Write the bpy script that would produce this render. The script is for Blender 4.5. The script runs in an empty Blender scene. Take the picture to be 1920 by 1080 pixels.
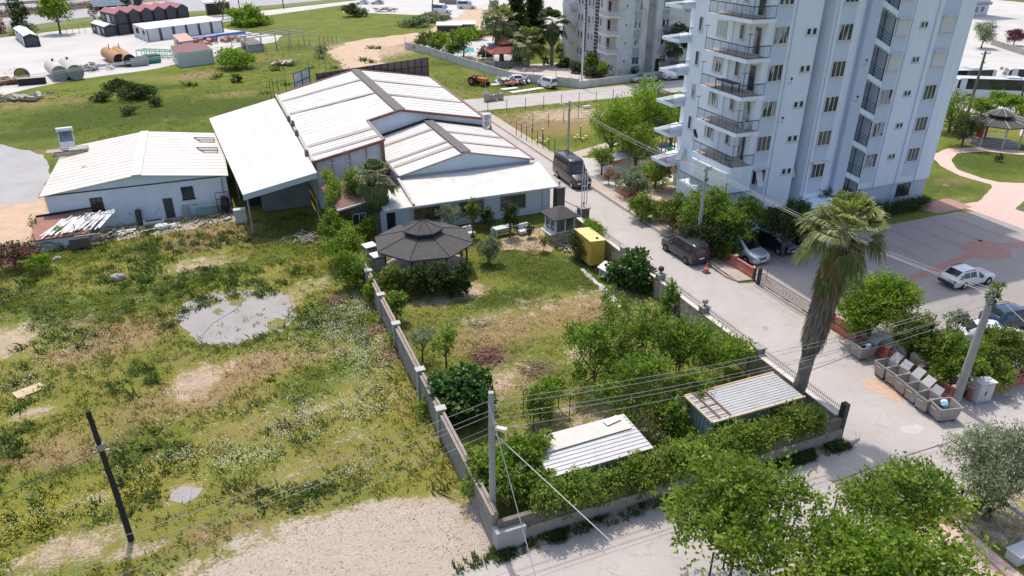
import bpy, math, random
import numpy as np
from mathutils import Vector, Matrix
C = bpy.context.scene.collection
R = math.radians
# ---------------------------------------------------------------- camera
F, PITCH, CAMH, YAW = 1340.0, math.atan(690/1340), 25.0, R(22.2)
cam = bpy.data.cameras.new('camera'); camo = bpy.data.objects.new('camera', cam); C.objects.link(camo)
cam.sensor_width = 36; cam.lens = 36*F/1920; cam.clip_end = 4000; cam.clip_start = .5
camo.location = (0, 0, CAMH); camo.rotation_euler = (math.pi/2-PITCH, 0, -YAW)
bpy.context.scene.camera = camo
# ---------------------------------------------------------------- world, sun, exposure
SUN_EL, SUN_AZ = R(66), R(3)          # azimuth measured from +Y towards +X
W = bpy.data.worlds.new('World'); bpy.context.scene.world = W; W.use_nodes = True
nt = W.node_tree; bg = nt.nodes['Background']
sk = nt.nodes.new('ShaderNodeTexSky'); sk.sky_type = 'NISHITA'; sk.sun_disc = False
sk.sun_elevation = SUN_EL; sk.sun_rotation = SUN_AZ; sk.air_density = 1.0; sk.dust_density = 2.6; sk.ozone_density = 1.0
nt.links.new(sk.outputs[0], bg.inputs[0]); bg.inputs[1].default_value = .15
sl = bpy.data.lights.new('sun', 'SUN'); sl.energy = 2.2; sl.angle = R(.5); sl.color = (1, .93, .83)
so = bpy.data.objects.new('sun', sl); C.objects.link(so)
so.rotation_euler = Vector((math.cos(SUN_EL)*math.sin(SUN_AZ), math.cos(SUN_EL)*math.cos(SUN_AZ), math.sin(SUN_EL))).to_track_quat('Z', 'Y').to_euler()
vs = bpy.context.scene.view_settings
vs.view_transform = 'Standard'; vs.look = 'None'; vs.exposure = .6; vs.gamma = 1
# ---------------------------------------------------------------- helpers
_ca, _sa, _cp, _sp = math.cos(YAW), math.sin(YAW), math.cos(PITCH), math.sin(PITCH)
def G(u, v, z=0.0):
    "ground point (at height z) that the surveyor's sighting (u, v) meets"
    x = u-960; d = v-540; yf = F*_cp-d*_sp; zz = -(F*_sp+d*_cp); t = (z-CAMH)/zz
    return (x*t*_ca+yf*t*_sa, -x*t*_sa+yf*t*_ca)
def G3(u, v, z=0.0):
    x, y = G(u, v, z); return (x, y, z)
rng = np.random.default_rng(7); rnd = random.Random(11)
XF = {}
def tag(o, label=None, cat=None, group=None, kind=None):
    if label: o['label'] = label
    if cat: o['category'] = cat
    if group: o['group'] = group
    if kind: o['kind'] = kind
    return o
def thing(name, label, cat, loc=(0, 0, 0), rz=0, group=None):
    o = bpy.data.objects.new(name, None); C.objects.link(o); o.empty_display_size = .3
    if len(loc) == 2: loc = (loc[0], loc[1], 0)
    o.location = loc; o.rotation_euler = (0, 0, rz); XF[o.name] = Matrix.Translation(loc) @ Matrix.Rotation(rz, 4, 'Z')
    return tag(o, label, cat, group)
def root_of(o):
    while o.parent: o = o.parent
    return o
class MB:
    def __init__(s): s.v = []; s.f = []
    def quad(s, *p):
        n = len(s.v); s.v += [tuple(q) for q in p]; s.f.append(tuple(range(n, n+len(p)))); return s
    def hexa(s, p):   # 8 points: bottom 4 ccw, top 4 ccw
        n = len(s.v); s.v += [tuple(q) for q in p]
        for f in ((3, 2, 1, 0), (4, 5, 6, 7), (0, 1, 5, 4), (1, 2, 6, 5), (2, 3, 7, 6), (3, 0, 4, 7)): s.f.append(tuple(n+i for i in f))
        return s
    def box(s, x0, y0, z0, x1, y1, z1):
        return s.hexa([(x0, y0, z0), (x1, y0, z0), (x1, y1, z0), (x0, y1, z0), (x0, y0, z1), (x1, y0, z1), (x1, y1, z1), (x0, y1, z1)])
    def cbox(s, c, d, rz=0, tilt=None):
        m = Matrix.Rotation(rz, 4, 'Z')
        if tilt: m = m @ Matrix.Rotation(tilt[0], 4, 'X') @ Matrix.Rotation(tilt[1], 4, 'Y')
        P = []
        for z in (-1, 1):
            for x, y in ((-1, -1), (1, -1), (1, 1), (-1, 1)):
                q = m @ Vector((x*d[0]/2, y*d[1]/2, z*d[2]/2)); P.append((q.x+c[0], q.y+c[1], q.z+c[2]))
        return s.hexa(P)
    def tube(s, pts, rad, n=6, cap=True):
        pts = [Vector(p) for p in pts]; rs = rad if hasattr(rad, '__len__') else [rad]*len(pts)
        rings = []
        for i, p in enumerate(pts):
            a = pts[max(i-1, 0)]; b = pts[min(i+1, len(pts)-1)]; d = (b-a).normalized() if (b-a).length > 1e-6 else Vector((0, 0, 1))
            u = d.cross(Vector((0, 0, 1))); u = u.normalized() if u.length > .05 else d.cross(Vector((1, 0, 0))).normalized(); w = u.cross(d)
            rings.append([len(s.v)+k for k in range(n)])
            for k in range(n):
                t = 2*math.pi*k/n; q = p+(u*math.cos(t)+w*math.sin(t))*rs[i]; s.v.append(tuple(q))
        for a, b in zip(rings, rings[1:]):
            for k in range(n): s.f.append((a[k], b[k], b[(k+1) % n], a[(k+1) % n]))
        if cap: s.f.append(tuple(rings[0])); s.f.append(tuple(reversed(rings[-1])))
        return s
    def prism(s, poly, z0, z1, slope=None):
        n = len(poly); k = len(s.v)
        s.v += [(x, y, z0) for x, y in poly]+[(x, y, z1) for x, y in poly]
        s.f.append(tuple(k+i for i in reversed(range(n)))); s.f.append(tuple(k+n+i for i in range(n)))
        for i in range(n): j = (i+1) % n; s.f.append((k+i, k+j, k+n+j, k+n+i))
        return s
    def slab(s, quad, t):  # 4 top points, thickness t downwards
        return s.hexa([(p[0], p[1], p[2]-t) for p in quad]+list(quad))
    def disc(s, c, r, axis='y', n=16, h=.02):
        c = Vector(c); d = {'x': Vector((1, 0, 0)), 'y': Vector((0, 1, 0)), 'z': Vector((0, 0, 1))}[axis]
        return s.tube([c-d*h/2, c+d*h/2], r, n)
    def blob(s, c, r, n=10, m=6, jit=0, seed=0):
        g = random.Random(seed); k = len(s.v)
        for i in range(m+1):
            a = math.pi*i/m
            for j in range(n):
                b = 2*math.pi*j/n; q = 1+g.uniform(-jit, jit)
                s.v.append((c[0]+r[0]*math.sin(a)*math.cos(b)*q, c[1]+r[1]*math.sin(a)*math.sin(b)*q, c[2]+r[2]*math.cos(a)*(q if 0 < i < m else 1)))
        for i in range(m):
            for j in range(n): s.f.append((k+i*n+j, k+(i+1)*n+j, k+(i+1)*n+(j+1) % n, k+i*n+(j+1) % n))
        return s
    def build(s, name, m, parent=None, world=False, smooth=False, bevel=0, loc=None, label=None):
        me = bpy.data.meshes.new(name); v = s.v
        if parent is not None and world:
            inv = XF[root_of(parent).name].inverted(); v = [tuple(inv @ Vector(p)) for p in v]
        if loc is not None: v = [(p[0]-loc[0], p[1]-loc[1], p[2]-loc[2]) for p in v]
        me.from_pydata(v, [], s.f); me.materials.append(m); me.validate(); me.update()
        if smooth:
            me.shade_smooth(); me.set_sharp_from_angle(angle=R(38))
        o = bpy.data.objects.new(name, me); C.objects.link(o)
        if parent is not None: o.parent = parent
        if loc is not None: o.location = loc
        if label: o['label'] = label
        if bevel:
            b = o.modifiers.new('bevel', 'BEVEL'); b.width = bevel; b.segments = 2; b.limit_method = 'ANGLE'; b.angle_limit = R(30)
        return o
def solo(mb, name, m, label, cat, loc, group=None, rz=0, **k):
    "a thing that is one mesh, given in coordinates local to its base"
    o = mb.build(name, m, **k); o.location = loc if len(loc) == 3 else (loc[0], loc[1], 0); o.rotation_euler = (0, 0, rz)
    return tag(o, label, cat, group)
def copy_tree(o, loc=None, rz=None, label=None, parent=None, group=None):
    c = o.copy(); C.objects.link(c); c.parent = parent
    if loc is not None: c.location = loc if len(loc) == 3 else (loc[0], loc[1], 0)
    if rz is not None: c.rotation_euler = (0, 0, rz)
    if label: c['label'] = label
    if group: c['group'] = group
    for ch in list(o.children): copy_tree(ch, parent=c)
    return c
def npmesh(name, V, Fq, m, tint=None):
    me = bpy.data.meshes.new(name); V = np.asarray(V, np.float32); Fq = np.asarray(Fq, np.int32); k = Fq.shape[1]
    me.vertices.add(len(V)); me.vertices.foreach_set('co', V.ravel())
    me.loops.add(Fq.size); me.loops.foreach_set('vertex_index', Fq.ravel())
    me.polygons.add(len(Fq)); me.polygons.foreach_set('loop_start', np.arange(0, Fq.size, k, dtype=np.int32))
    me.materials.append(m); me.update(calc_edges=True)
    if tint is not None:
        a = me.attributes.new('tint', 'FLOAT', 'POINT'); a.data.foreach_set('value', np.asarray(tint, np.float32))
    return me
# ---------------------------------------------------------------- materials
def newmat(name):
    m = bpy.data.materials.new(name); m.use_nodes = True; t = m.node_tree; b = t.nodes['Principled BSDF']; return m, t, b
def noise(t, scale, detail=4, rough=.6, vec=None, dist=0):
    n = t.nodes.new('ShaderNodeTexNoise'); n.inputs['Scale'].default_value = scale; n.inputs['Detail'].default_value = detail
    n.inputs['Roughness'].default_value = rough; n.inputs['Distortion'].default_value = dist
    if vec: t.links.new(vec, n.inputs['Vector'])
    return n.outputs['Fac']
def wpos(t):
    return t.nodes.new('ShaderNodeNewGeometry').outputs['Position']
def opos(t):
    return t.nodes.new('ShaderNodeTexCoord').outputs['Object']
def ramp(t, fac, stops):
    r = t.nodes.new('ShaderNodeValToRGB'); e = r.color_ramp.elements
    for i, (p, c) in enumerate(stops):
        if i > 1: e.new(p)
        e[i].position = p; e[i].color = (c, c, c, 1) if not hasattr(c, '__len__') else (*c, 1)
    t.links.new(fac, r.inputs[0]); return r.outputs[0]
def mixc(t, f, a, b, mode='MIX'):
    n = t.nodes.new('ShaderNodeMix'); n.data_type = 'RGBA'; n.blend_type = mode
    for i, s in ((0, f), (6, a), (7, b)):
        if hasattr(s, 'is_linked') or hasattr(s, 'node'): t.links.new(s, n.inputs[i])
        else: n.inputs[i].default_value = s if i == 0 else ((*s, 1) if len(s) == 3 else s)
    return n.outputs[2]
def mathn(t, op, a, b=0.0, clamp=False):
    n = t.nodes.new('ShaderNodeMath'); n.operation = op; n.use_clamp = clamp
    for i, s in ((0, a), (1, b)):
        if hasattr(s, 'node'): t.links.new(s, n.inputs[i])
        else: n.inputs[i].default_value = s
    return n.outputs[0]
def bump(t, b, h, dist=.02, strength=1.0):
    n = t.nodes.new('ShaderNodeBump'); n.inputs['Distance'].default_value = dist; n.inputs['Strength'].default_value = strength
    t.links.new(h, n.inputs['Height']); t.links.new(n.outputs[0], b.inputs['Normal'])
MC = {}
def M(rgb, rough=.75, var=.22, scale=1.2, bmp=0.0, metal=0.0, dirt=None, damt=.35, dscale=.5, spec=.4, world=True, name=None):
    key = (tuple(rgb), rough, var, scale, bmp, metal, dirt, damt, dscale)
    if key in MC: return MC[key]
    m, t, b = newmat(name or 'paint'); P = wpos(t) if world else opos(t)
    n1 = noise(t, scale, 5, .65, P); n2 = noise(t, scale*9, 3, .6, P)
    f = mathn(t, 'ADD', mathn(t, 'MULTIPLY', n1, .65), mathn(t, 'MULTIPLY', n2, .35))
    lo = tuple(c*(1-var) for c in rgb); hi = tuple(min(c*(1+var*.8), .95) for c in rgb)
    col = ramp(t, f, [(.32, lo), (.68, hi)])
    if dirt:
        d = ramp(t, noise(t, dscale, 7, .72, P, .6), [(.5, 0), (.72, 1)])
        col = mixc(t, mathn(t, 'MULTIPLY', d, damt), col, dirt)
    t.links.new(col, b.inputs['Base Color']); b.inputs['Roughness'].default_value = rough; b.inputs['Metallic'].default_value = metal
    b.inputs['Specular IOR Level'].default_value = spec
    if bmp: bump(t, b, f, bmp)
    MC[key] = m; return m
def leafmat(name, c1, c2, c3=None, trans=.35, rough=.55):
    m, t, b = newmat(name); ri = t.nodes.new('ShaderNodeNewGeometry').outputs['Random Per Island']
    at = t.nodes.new('ShaderNodeAttribute'); at.attribute_name = 'tint'
    f = mathn(t, 'ADD', mathn(t, 'MULTIPLY', ri, .45), mathn(t, 'MULTIPLY', at.outputs['Fac'], .55))
    col = ramp(t, f, [(.15, c1), (.8, c2)] if c3 is None else [(.12, c1), (.6, c2), (.92, c3)])
    t.links.new(col, b.inputs['Base Color']); b.inputs['Roughness'].default_value = rough; b.inputs['Specular IOR Level'].default_value = .3
    tr = t.nodes.new('ShaderNodeBsdfTranslucent'); t.links.new(mixc(t, .5, col, (.35, .45, .08), 'MULTIPLY'), tr.inputs[0])
    t.links.new(mixc(t, 1.0, col, (1.3, 1.5, .6), 'MULTIPLY'), tr.inputs[0])
    mx = t.nodes.new('ShaderNodeMixShader'); mx.inputs[0].default_value = trans
    t.links.new(b.outputs[0], mx.inputs[1]); t.links.new(tr.outputs[0], mx.inputs[2]); t.links.new(mx.outputs[0], t.nodes['Material Output'].inputs[0])
    return m
L_BRIGHT = leafmat('bright_leaves', (.07, .12, .012), (.19, .28, .028), (.36, .45, .08), .52)
L_MID = leafmat('green_leaves', (.06, .10, .012), (.17, .25, .03), (.36, .44, .09), .52)
L_DARK = leafmat('dark_leaves', (.018, .036, .009), (.048, .080, .018), (.12, .17, .04))
L_CITRUS = leafmat('citrus_leaves', (.045, .07, .010), (.13, .175, .025), (.33, .36, .05))
L_OLIVE = leafmat('olive_leaves', (.09, .12, .06), (.19, .235, .13), (.36, .41, .26), .25)
L_DRY = leafmat('dry_leaves', (.10, .07, .04), (.22, .15, .09), (.34, .26, .17), .15)
L_PINK = leafmat('pink_flowers', (.10, .03, .05), (.42, .12, .2), (.65, .32, .4), .3)
L_PALEPINK = leafmat('pale_pink_flowers', (.08, .10, .04), (.35, .19, .17), (.58, .36, .34), .3)
L_WHITE = leafmat('white_flowers', (.45, .47, .36), (.7, .7, .62), (.85, .85, .8), .3)
L_YELLOW = leafmat('yellow_flowers', (.30, .28, .03), (.55, .46, .03), (.7, .6, .05), .3)
L_PALM = leafmat('palm_leaves', (.075, .09, .022), (.18, .20, .06), (.38, .38, .17), .3, .45)
L_SKIRT = leafmat('dead_fronds', (.10, .08, .06), (.24, .19, .15), (.42, .36, .29), .1)
BARK = M((.14, .11, .085), .9, .35, 4, .03, name='bark')
BARK2 = M((.22, .19, .16), .9, .35, 4, .03, name='grey_bark')
# ---------------------------------------------------------------- foliage geometry
def rhombs(P, A, N, L, Wd):
    "leaf quads at P along unit A with normals N"
    S = np.cross(A, N); S /= np.linalg.norm(S, axis=1, keepdims=True)+1e-9
    L = L[:, None]; Wd = Wd[:, None]
    mid = P+A*L*.5
    V = np.stack([P, mid+S*Wd*.5, P+A*L, mid-S*Wd*.5], 1).reshape(-1, 3)
    return V, np.arange(len(V)).reshape(-1, 4)
def unit(v): return v/(np.linalg.norm(v, axis=1, keepdims=True)+1e-9)
def crown(blobs, sprays, per, leaf, spread=.16, up=.25, inner=.45, wide=.55, droop=0.0):
    B = np.array(blobs, float); vol = (B[:, 3]*B[:, 4]*B[:, 5])**.72; pick = rng.choice(len(B), sprays, p=vol/vol.sum())
    D = rng.normal(size=(sprays, 3)); D[:, 2] += up; D = unit(D)
    rt = rng.uniform(.62, 1.28, sprays); rb = rng.uniform(inner*.6, inner*1.4, sprays)
    t = rng.uniform(0, 1, (sprays, per))**.75
    c = B[pick][:, None, :3]; rad = B[pick][:, None, 3:6]
    mean = rad.mean(2, keepdims=True)
    rr = rb[:, None]+(rt-rb)[:, None]*t
    P = c+rad*D[:, None, :]*rr[..., None]+rng.normal(size=(sprays, per, 3))*spread*mean*(.6+.4*(1-t[..., None]))
    P[..., 2] -= droop*(rr**2)*rad[..., 2]
    P = P.reshape(-1, 3); Dn = np.repeat(D, per, 0)
    A = unit(Dn*.6+rng.normal(size=P.shape)*.7+np.array([0, 0, -droop])); N = unit(rng.normal(size=P.shape)*.6+Dn*.4+np.array([0, 0, 1.0]))
    s = leaf*rng.uniform(.65, 1.3, len(P))
    V, Fq = rhombs(P, A, N, s, s*wide)
    tint = np.repeat(np.clip(np.repeat(rng.normal(.5, .30, sprays), per)+rng.normal(0, .08, len(P)), 0, 1), 4)
    return V, Fq, tint
def auto_blobs(r, rz, zc, k, squash=.5):
    bl = [(0, 0, zc, r*.62, r*.62, rz*.7)]
    for i in range(k):
        a = 2*math.pi*(i+rnd.random()*.6)/k; q = r*rnd.uniform(.42, .66); z = zc+rz*rnd.uniform(-.55, .55)
        s = r*rnd.uniform(.3, squash); bl.append((q*math.cos(a), q*math.sin(a), z, s, s, s*rz/r*rnd.uniform(.8, 1.15)))
    bl.append((rnd.uniform(-.2, .2)*r, rnd.uniform(-.2, .2)*r, zc+rz*.6, r*.4, r*.4, rz*.42))
    return bl
def plant(name, label, cat, xy, r, h, mat, sprays=500, per=12, leaf=.2, trunk=.12, zc=None, rz=None, k=7, blobs=None, bark=None, group=None, spread=.16, up=.25, wide=.55, droop=0., inner=.45, extra=None, crown_name='crown'):
    zc = h*.6 if zc is None else zc; rz = h-zc if rz is None else rz
    o = thing(name, label, cat, (xy[0], xy[1], 0), 0, group)
    bl = blobs or auto_blobs(r, rz, zc, k)
    V, Fq, ti = crown(bl, sprays, per, leaf, spread, up, inner, wide, droop)
    V[:, 2] = np.maximum(V[:, 2], .03)
    c = bpy.data.objects.new(crown_name, npmesh(crown_name, V, Fq, mat, ti)); C.objects.link(c); c.parent = o
    if trunk:
        mb = MB(); top = Vector((rnd.uniform(-.1, .1)*r, rnd.uniform(-.1, .1)*r, zc)); base = Vector((0, 0, -.05)); mid = (base+top)*.5+Vector((rnd.uniform(-.08, .08)*r, rnd.uniform(-.08, .08)*r, 0))
        fork = base.lerp(top, .45)
        mb.tube([base, mid.lerp(fork, .5), fork, top], [trunk*1.25, trunk, trunk*.85, trunk*.35], 8)
        for b in bl[1:]:
            e = Vector(b[:3]); q = fork.lerp(e, .5)+Vector((0, 0, -.1*r)); mb.tube([fork, q, e, e+(e-q)*.5], [trunk*.55, trunk*.4, trunk*.22, trunk*.08], 5)
            for _ in range(3):
                d = Vector((rnd.uniform(-1, 1)*b[3], rnd.uniform(-1, 1)*b[4], rnd.uniform(-.2, 1)*b[5])); mb.tube([e, e+d*.5+Vector((0, 0, .03)), e+d*.95], [trunk*.2, trunk*.12, trunk*.04], 4)
        mb.build('trunk', bark or BARK, o, smooth=True)
    if extra:
        for nm, em, frac, sz in extra:
            V, Fq, ti = crown(bl, int(sprays*frac), 6, sz, .12, .6, .9, .9); q = bpy.data.objects.new(nm, npmesh(nm, V, Fq, em, ti)); C.objects.link(q); q.parent = o
    return o
# ---------------------------------------------------------------- ground
def axis(parts):
    out = []
    for a, b, s in parts: out += list(np.arange(a, b, s))
    out.append(parts[-1][1]); return np.array(out)
gx = axis([(-1500, -300, 150), (-300, -90, 15), (-90, -42, 2), (-42, 46, .5), (46, 100, 1), (100, 300, 20), (300, 1500, 150)])
gy = axis([(-300, -20, 40), (-20, 8, 4), (8, 76, .5), (76, 120, 1), (120, 300, 3), (300, 2400, 150)])
X, Y = np.meshgrid(gx, gy); nx, ny = len(gx), len(gy)
gxr, gyr = X.ravel(), Y.ravel()
soil = np.zeros(gxr.shape); lush = np.full(gxr.shape, .5); straw = np.zeros(gxr.shape); pale = np.zeros(gxr.shape)
BL = []   # (channel, x, y, rx, ry, value)
def blob(ch, u, v, rx, ry, val, xy=False):
    x, y = (u, v) if xy else G(u, v); BL.append((ch, x, y, rx, ry, val))
for a in [('soil', 370, 498, 3.2, 1.8, .8), ('soil', 360, 728, 1.6, 1.8, .9), ('soil', 420, 690, 3, 1.6, .55), ('soil', 345, 925, .9, .9, 1), ('soil', 190, 932, .8, .5, .9),
          ('soil', 60, 775, 1.5, .8, .9), ('soil', 15, 640, 2.4, 2.6, 1.1), ('soil', 130, 1030, 2.6, 1.1, .95), ('soil', 250, 1035, 1.3, .5, .9), ('soil', 540, 560, 2, 1.5, .6), ('soil', 600, 530, 2.5, 1.2, .5),
          ('soil', 100, 500, 1.8, 1.2, .4), ('soil', 40, 395, 5, 7, 1.1), ('soil', 40, 440, 4, 3.5, 1.1), ('soil', 620, 760, 2, 1, .45), ('soil', 560, 880, 2, 1, .5), ('soil', 690, 810, 2, 1, .4), ('soil', 430, 800, 2.4, 1.0, .4), ('soil', 150, 560, 2, 1.5, .35),
          ('straw', 400, 440, 5, 4, .9), ('straw', 250, 620, 4, 2.6, .8), ('straw', 460, 690, 5, 2, .7), ('straw', 320, 760, 5, 2.0, .7), ('straw', 500, 800, 4, 1.5, .6), ('straw', 60, 850, 3, 1.4, .7), ('straw', 400, 1000, 3, 1, .7), ('straw', 180, 660, 4, 2, .5),
          ('straw', 620, 660, 1.5, 1, .5), ('straw', 730, 620, 1.2, 2.5, .6), ('straw', 590, 450, 4, 3, .3), ('straw', 180, 850, 3, 1.2, .5), ('straw', 640, 850, 3, 1.2, .5),
          ('soil', 1010, 575, 3, 1.6, .42), ('soil', 1110, 555, 2.5, 1.6, .5), ('soil', 900, 600, 2.2, 1.5, .4), ('soil', 960, 690, 2.0, 1.2, .4), ('soil', 840, 560, 3, 1.2, .9), ('soil', 1060, 460, 1.5, 2, .6), ('soil', 880, 540, 1.2, 1.5, .8),
          ('soil', 1130, 650, 3, 2, .6), ('soil', 1080, 780, 5, 1.6, .6), ('soil', 1250, 780, 4, 1.5, .6), ('soil', 1190, 560, 1.5, 3, .5), ('soil', 900, 730, 3, 1.5, .6),
          ('straw', 1000, 600, 4, 2.4, .6), ('straw', 1130, 570, 3, 2.0, .6), ('straw', 900, 640, 3, 2.2, .6), ('straw', 950, 720, 3, 1.6, .6), ('straw', 1180, 590, 3, 2.5, .7), ('straw', 990, 470, 2, 2, .3),
          ('lush', 980, 490, 2.4, 3.5, .55), ('lush', 1060, 510, 2.6, 2.0, .6), ('lush', 1100, 530, 2, 1.4, .6), ('lush', 960, 560, 3, 1.5, .25), ('lush', 930, 560, 1.4, 1.4, .3),
          ('lush', 600, 440, 5, 4, .4), ('lush', 200, 570, 6, 2.4, .35), ('lush', 420, 500, 4, 1.5, .3), ('lush', 640, 600, 3, 2.5, .25), ('lush', 600, 700, 3, 2, .2), ('lush', 120, 480, 3, 2, .35), ('lush', 60, 560, 3, 2, .3), ('lush', 260, 830, 4, 1.4, .2),
          ('lush', 500, 700, 3, 1.5, -.1), ('lush', 500, 930, 3, 1, -.1), ('soil', 700, 990, 5, .9, 1.2), ('pale', 700, 1010, 6, 1.1, 1), ('soil', 560, 1040, 5, 1.2, 1.3), ('pale', 560, 1045, 6, 1.2, 1), ('soil', 820, 1030, 3.5, 1.8, 1.3), ('pale', 820, 1030, 4, 2, 1), ('soil', 740, 960, 2, .8, .9), ('soil', 900, 1060, 2.0, 1, 1.2), ('pale', 900, 1060, 3, 1.5, 1), ('soil', 680, 1085, 4, 1.4, 1.3), ('pale', 680, 1085, 5, 1.6, 1), ('soil', 790, 1090, 3, 1.2, 1.3), ('pale', 790, 1090, 4, 1.4, 1), ('soil', 580, 1085, 3, 1.2, 1.2), ('pale', 580, 1085, 4, 1.4, 1), ('soil', 500, 1000, 2.5, .8, .7), ('pale', 500, 1000, 3, 1, .6), ('soil', 640, 965, 3, .6, .6), ('pale', 640, 965, 3, .8, .7), ('soil', 910, 980, .7, 1.2, .7),
          ('soil', 690, 95, 6, 14, .9), ('soil', 770, 90, 12, 8, .8), ('soil', 680, 120, 3, 9, 1), ('soil', 850, 70, 10, 12, 1), ('soil', 900, 50, 12, 20, 1), ('straw', 740, 100, 16, 20, .4), ('soil', 640, 90, 4, 8, .5),
          ('soil', 1020, 215, 10, 4, .5), ('straw', 1030, 230, 14, 8, .9), ('soil', 1090, 215, 7, 4, .6), ('soil', 880, 195, 3, 5, .6), ('straw', 900, 175, 6, 6, .4), ('straw', 500, 110, 9, 9, .4), ('straw', 560, 45, 15, 15, .35), ('lush', 330, 210, 16, 14, .2), ('lush', 480, 60, 12, 12, .1),
          ('straw', 60, 190, 6, 6, .3), ('lush', 150, 220, 10, 8, .3), ('lush', 950, 160, 10, 8, .1), ('lush', 1100, 260, 6, 3, .1), ('soil', 255, 130, 3, 2, .8),
          ('soil', 1880, 450, 4, 4, .2), ('straw', 1790, 340, 4, 2, .6), ('lush', 1860, 300, 9, 6, .35), ('lush', 1760, 350, 5, 4, .3), ('soil', 1800, 372, 2.2, .8, .6), ('soil', 1890, 960, 4, 2.2, .9), ('lush', 1210, 430, 2, 6, .3), ('soil', 1450, 420, 4, 2, .9)]: blob(*a)
for k in range(90):
    BL.append((rnd.choice(['straw', 'straw', 'lush']), rnd.uniform(-45, 48), rnd.uniform(90, 175), rnd.uniform(2, 9), rnd.uniform(1, 4), rnd.uniform(.2, .75)))
for k in range(70):
    BL.append((rnd.choice(['straw', 'straw', 'lush', 'soil']), rnd.uniform(-35, 8), rnd.uniform(22, 66), rnd.uniform(.5, 2.2), rnd.uniform(.4, 1.4), rnd.uniform(.15, .55)))
CH = dict(soil=soil, lush=lush, straw=straw, pale=pale)
def chan(x, y, which):
    out = np.full(np.shape(x), .5 if which == 'lush' else 0.)
    for ch, bx, by, rx, ry, val in BL:
        if ch == which: out = out+val*np.exp(-(((x-bx)/rx)**2+((y-by)/ry)**2)**1.3)
    return out
GARD = lambda x, y: (x > 8.3) & (x < 27.8) & (y > 21.9) & (y < 57)
for k in CH: CH[k][:] = chan(gxr, gyr, k)
g_ = GARD(gxr, gyr); soil[g_] += .10; straw[g_] += .18; lush[g_] += .02
far_ = gyr > 76; lush[far_] += .08; lush[(gxr < 8.2) & (gyr < 70)] -= .07
V = np.stack([gxr, gyr, np.zeros_like(gxr)], 1)
i = np.arange(nx*ny).reshape(ny, nx); Fq = np.stack([i[:-1, :-1], i[:-1, 1:], i[1:, 1:], i[1:, :-1]], -1).reshape(-1, 4)
gm, t, b = newmat('field_ground'); P = wpos(t)
def attr(n): a = t.nodes.new('ShaderNodeAttribute'); a.attribute_name = n; return a.outputs['Fac']
nL = noise(t, .22, 5, .62, P, .4); nM = noise(t, 1.3, 6, .7, P, .3); nS = noise(t, 7, 4, .7, P); nX = noise(t, 30, 3, .7, P)
gf = mathn(t, 'ADD', mathn(t, 'MULTIPLY', attr('lush'), .42), mathn(t, 'ADD', mathn(t, 'MULTIPLY', nL, .30), mathn(t, 'ADD', mathn(t, 'MULTIPLY', nM, .3), mathn(t, 'MULTIPLY', nS, .22))))
gf = mathn(t, 'ADD', mathn(t, 'MULTIPLY', mathn(t, 'SUBTRACT', gf, .60), 1.75), .56)
green = ramp(t, gf, [(.20, (.27, .19, .09)), (.36, (.28, .22, .075)), (.50, (.215, .20, .045)), (.66, (.13, .16, .028)), (.85, (.065, .095, .016))])
sf = mathn(t, 'ADD', attr('straw'), mathn(t, 'MULTIPLY', mathn(t, 'SUBTRACT', nM, .5), 1.7)); sf = ramp(t, mathn(t, 'ADD', sf, mathn(t, 'MULTIPLY', mathn(t, 'SUBTRACT', nS, .5), .9)), [(.3, 0), (.95, .85)])
strawc = ramp(t, nS, [(.3, (.20, .125, .06)), (.55, (.31, .21, .115)), (.75, (.40, .31, .19))])
col = mixc(t, sf, green, strawc)
of = mathn(t, 'ADD', mathn(t, 'ADD', attr('soil'), mathn(t, 'MULTIPLY', mathn(t, 'SUBTRACT', nL, .5), .9)), mathn(t, 'ADD', mathn(t, 'MULTIPLY', mathn(t, 'SUBTRACT', nM, .5), 2.6), mathn(t, 'MULTIPLY', mathn(t, 'SUBTRACT', nS, .5), 1.9)))
of = ramp(t, of, [(.42, 0), (.95, 1)])
soilc = ramp(t, mathn(t, 'ADD', mathn(t, 'MULTIPLY', nS, .5), mathn(t, 'MULTIPLY', nM, .5)), [(.3, (.27, .195, .125)), (.5, (.42, .32, .225)), (.7, (.54, .44, .33))])
palec = ramp(t, mathn(t, 'ADD', mathn(t, 'MULTIPLY', nX, .5), mathn(t, 'ADD', mathn(t, 'MULTIPLY', nS, .3), mathn(t, 'MULTIPLY', nM, .2))), [(.34, (.32, .26, .205)), (.5, (.45, .375, .305)), (.64, (.55, .48, .41))])
soilc = mixc(t, ramp(t, attr('pale'), [(.2, 0), (.6, 1)]), soilc, palec)
col = mixc(t, of, col, soilc)
deb = ramp(t, noise(t, 9, 3, .6, P), [(.66, 0), (.74, .7)]); col = mixc(t, deb, col, (.5, .45, .36))
t.links.new(col, b.inputs['Base Color']); b.inputs['Roughness'].default_value = .95; b.inputs['Specular IOR Level'].default_value = .1
bump(t, b, mathn(t, 'ADD', mathn(t, 'MULTIPLY', nM, .6), mathn(t, 'MULTIPLY', nS, .4)), .22)
gme = npmesh('ground', V, Fq, gm)
for k in CH:
    a = gme.attributes.new(k, 'FLOAT', 'POINT'); a.data.foreach_set('value', CH[k].astype(np.float32))
go = bpy.data.objects.new('ground', gme); C.objects.link(go); tag(go, kind='structure')
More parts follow.
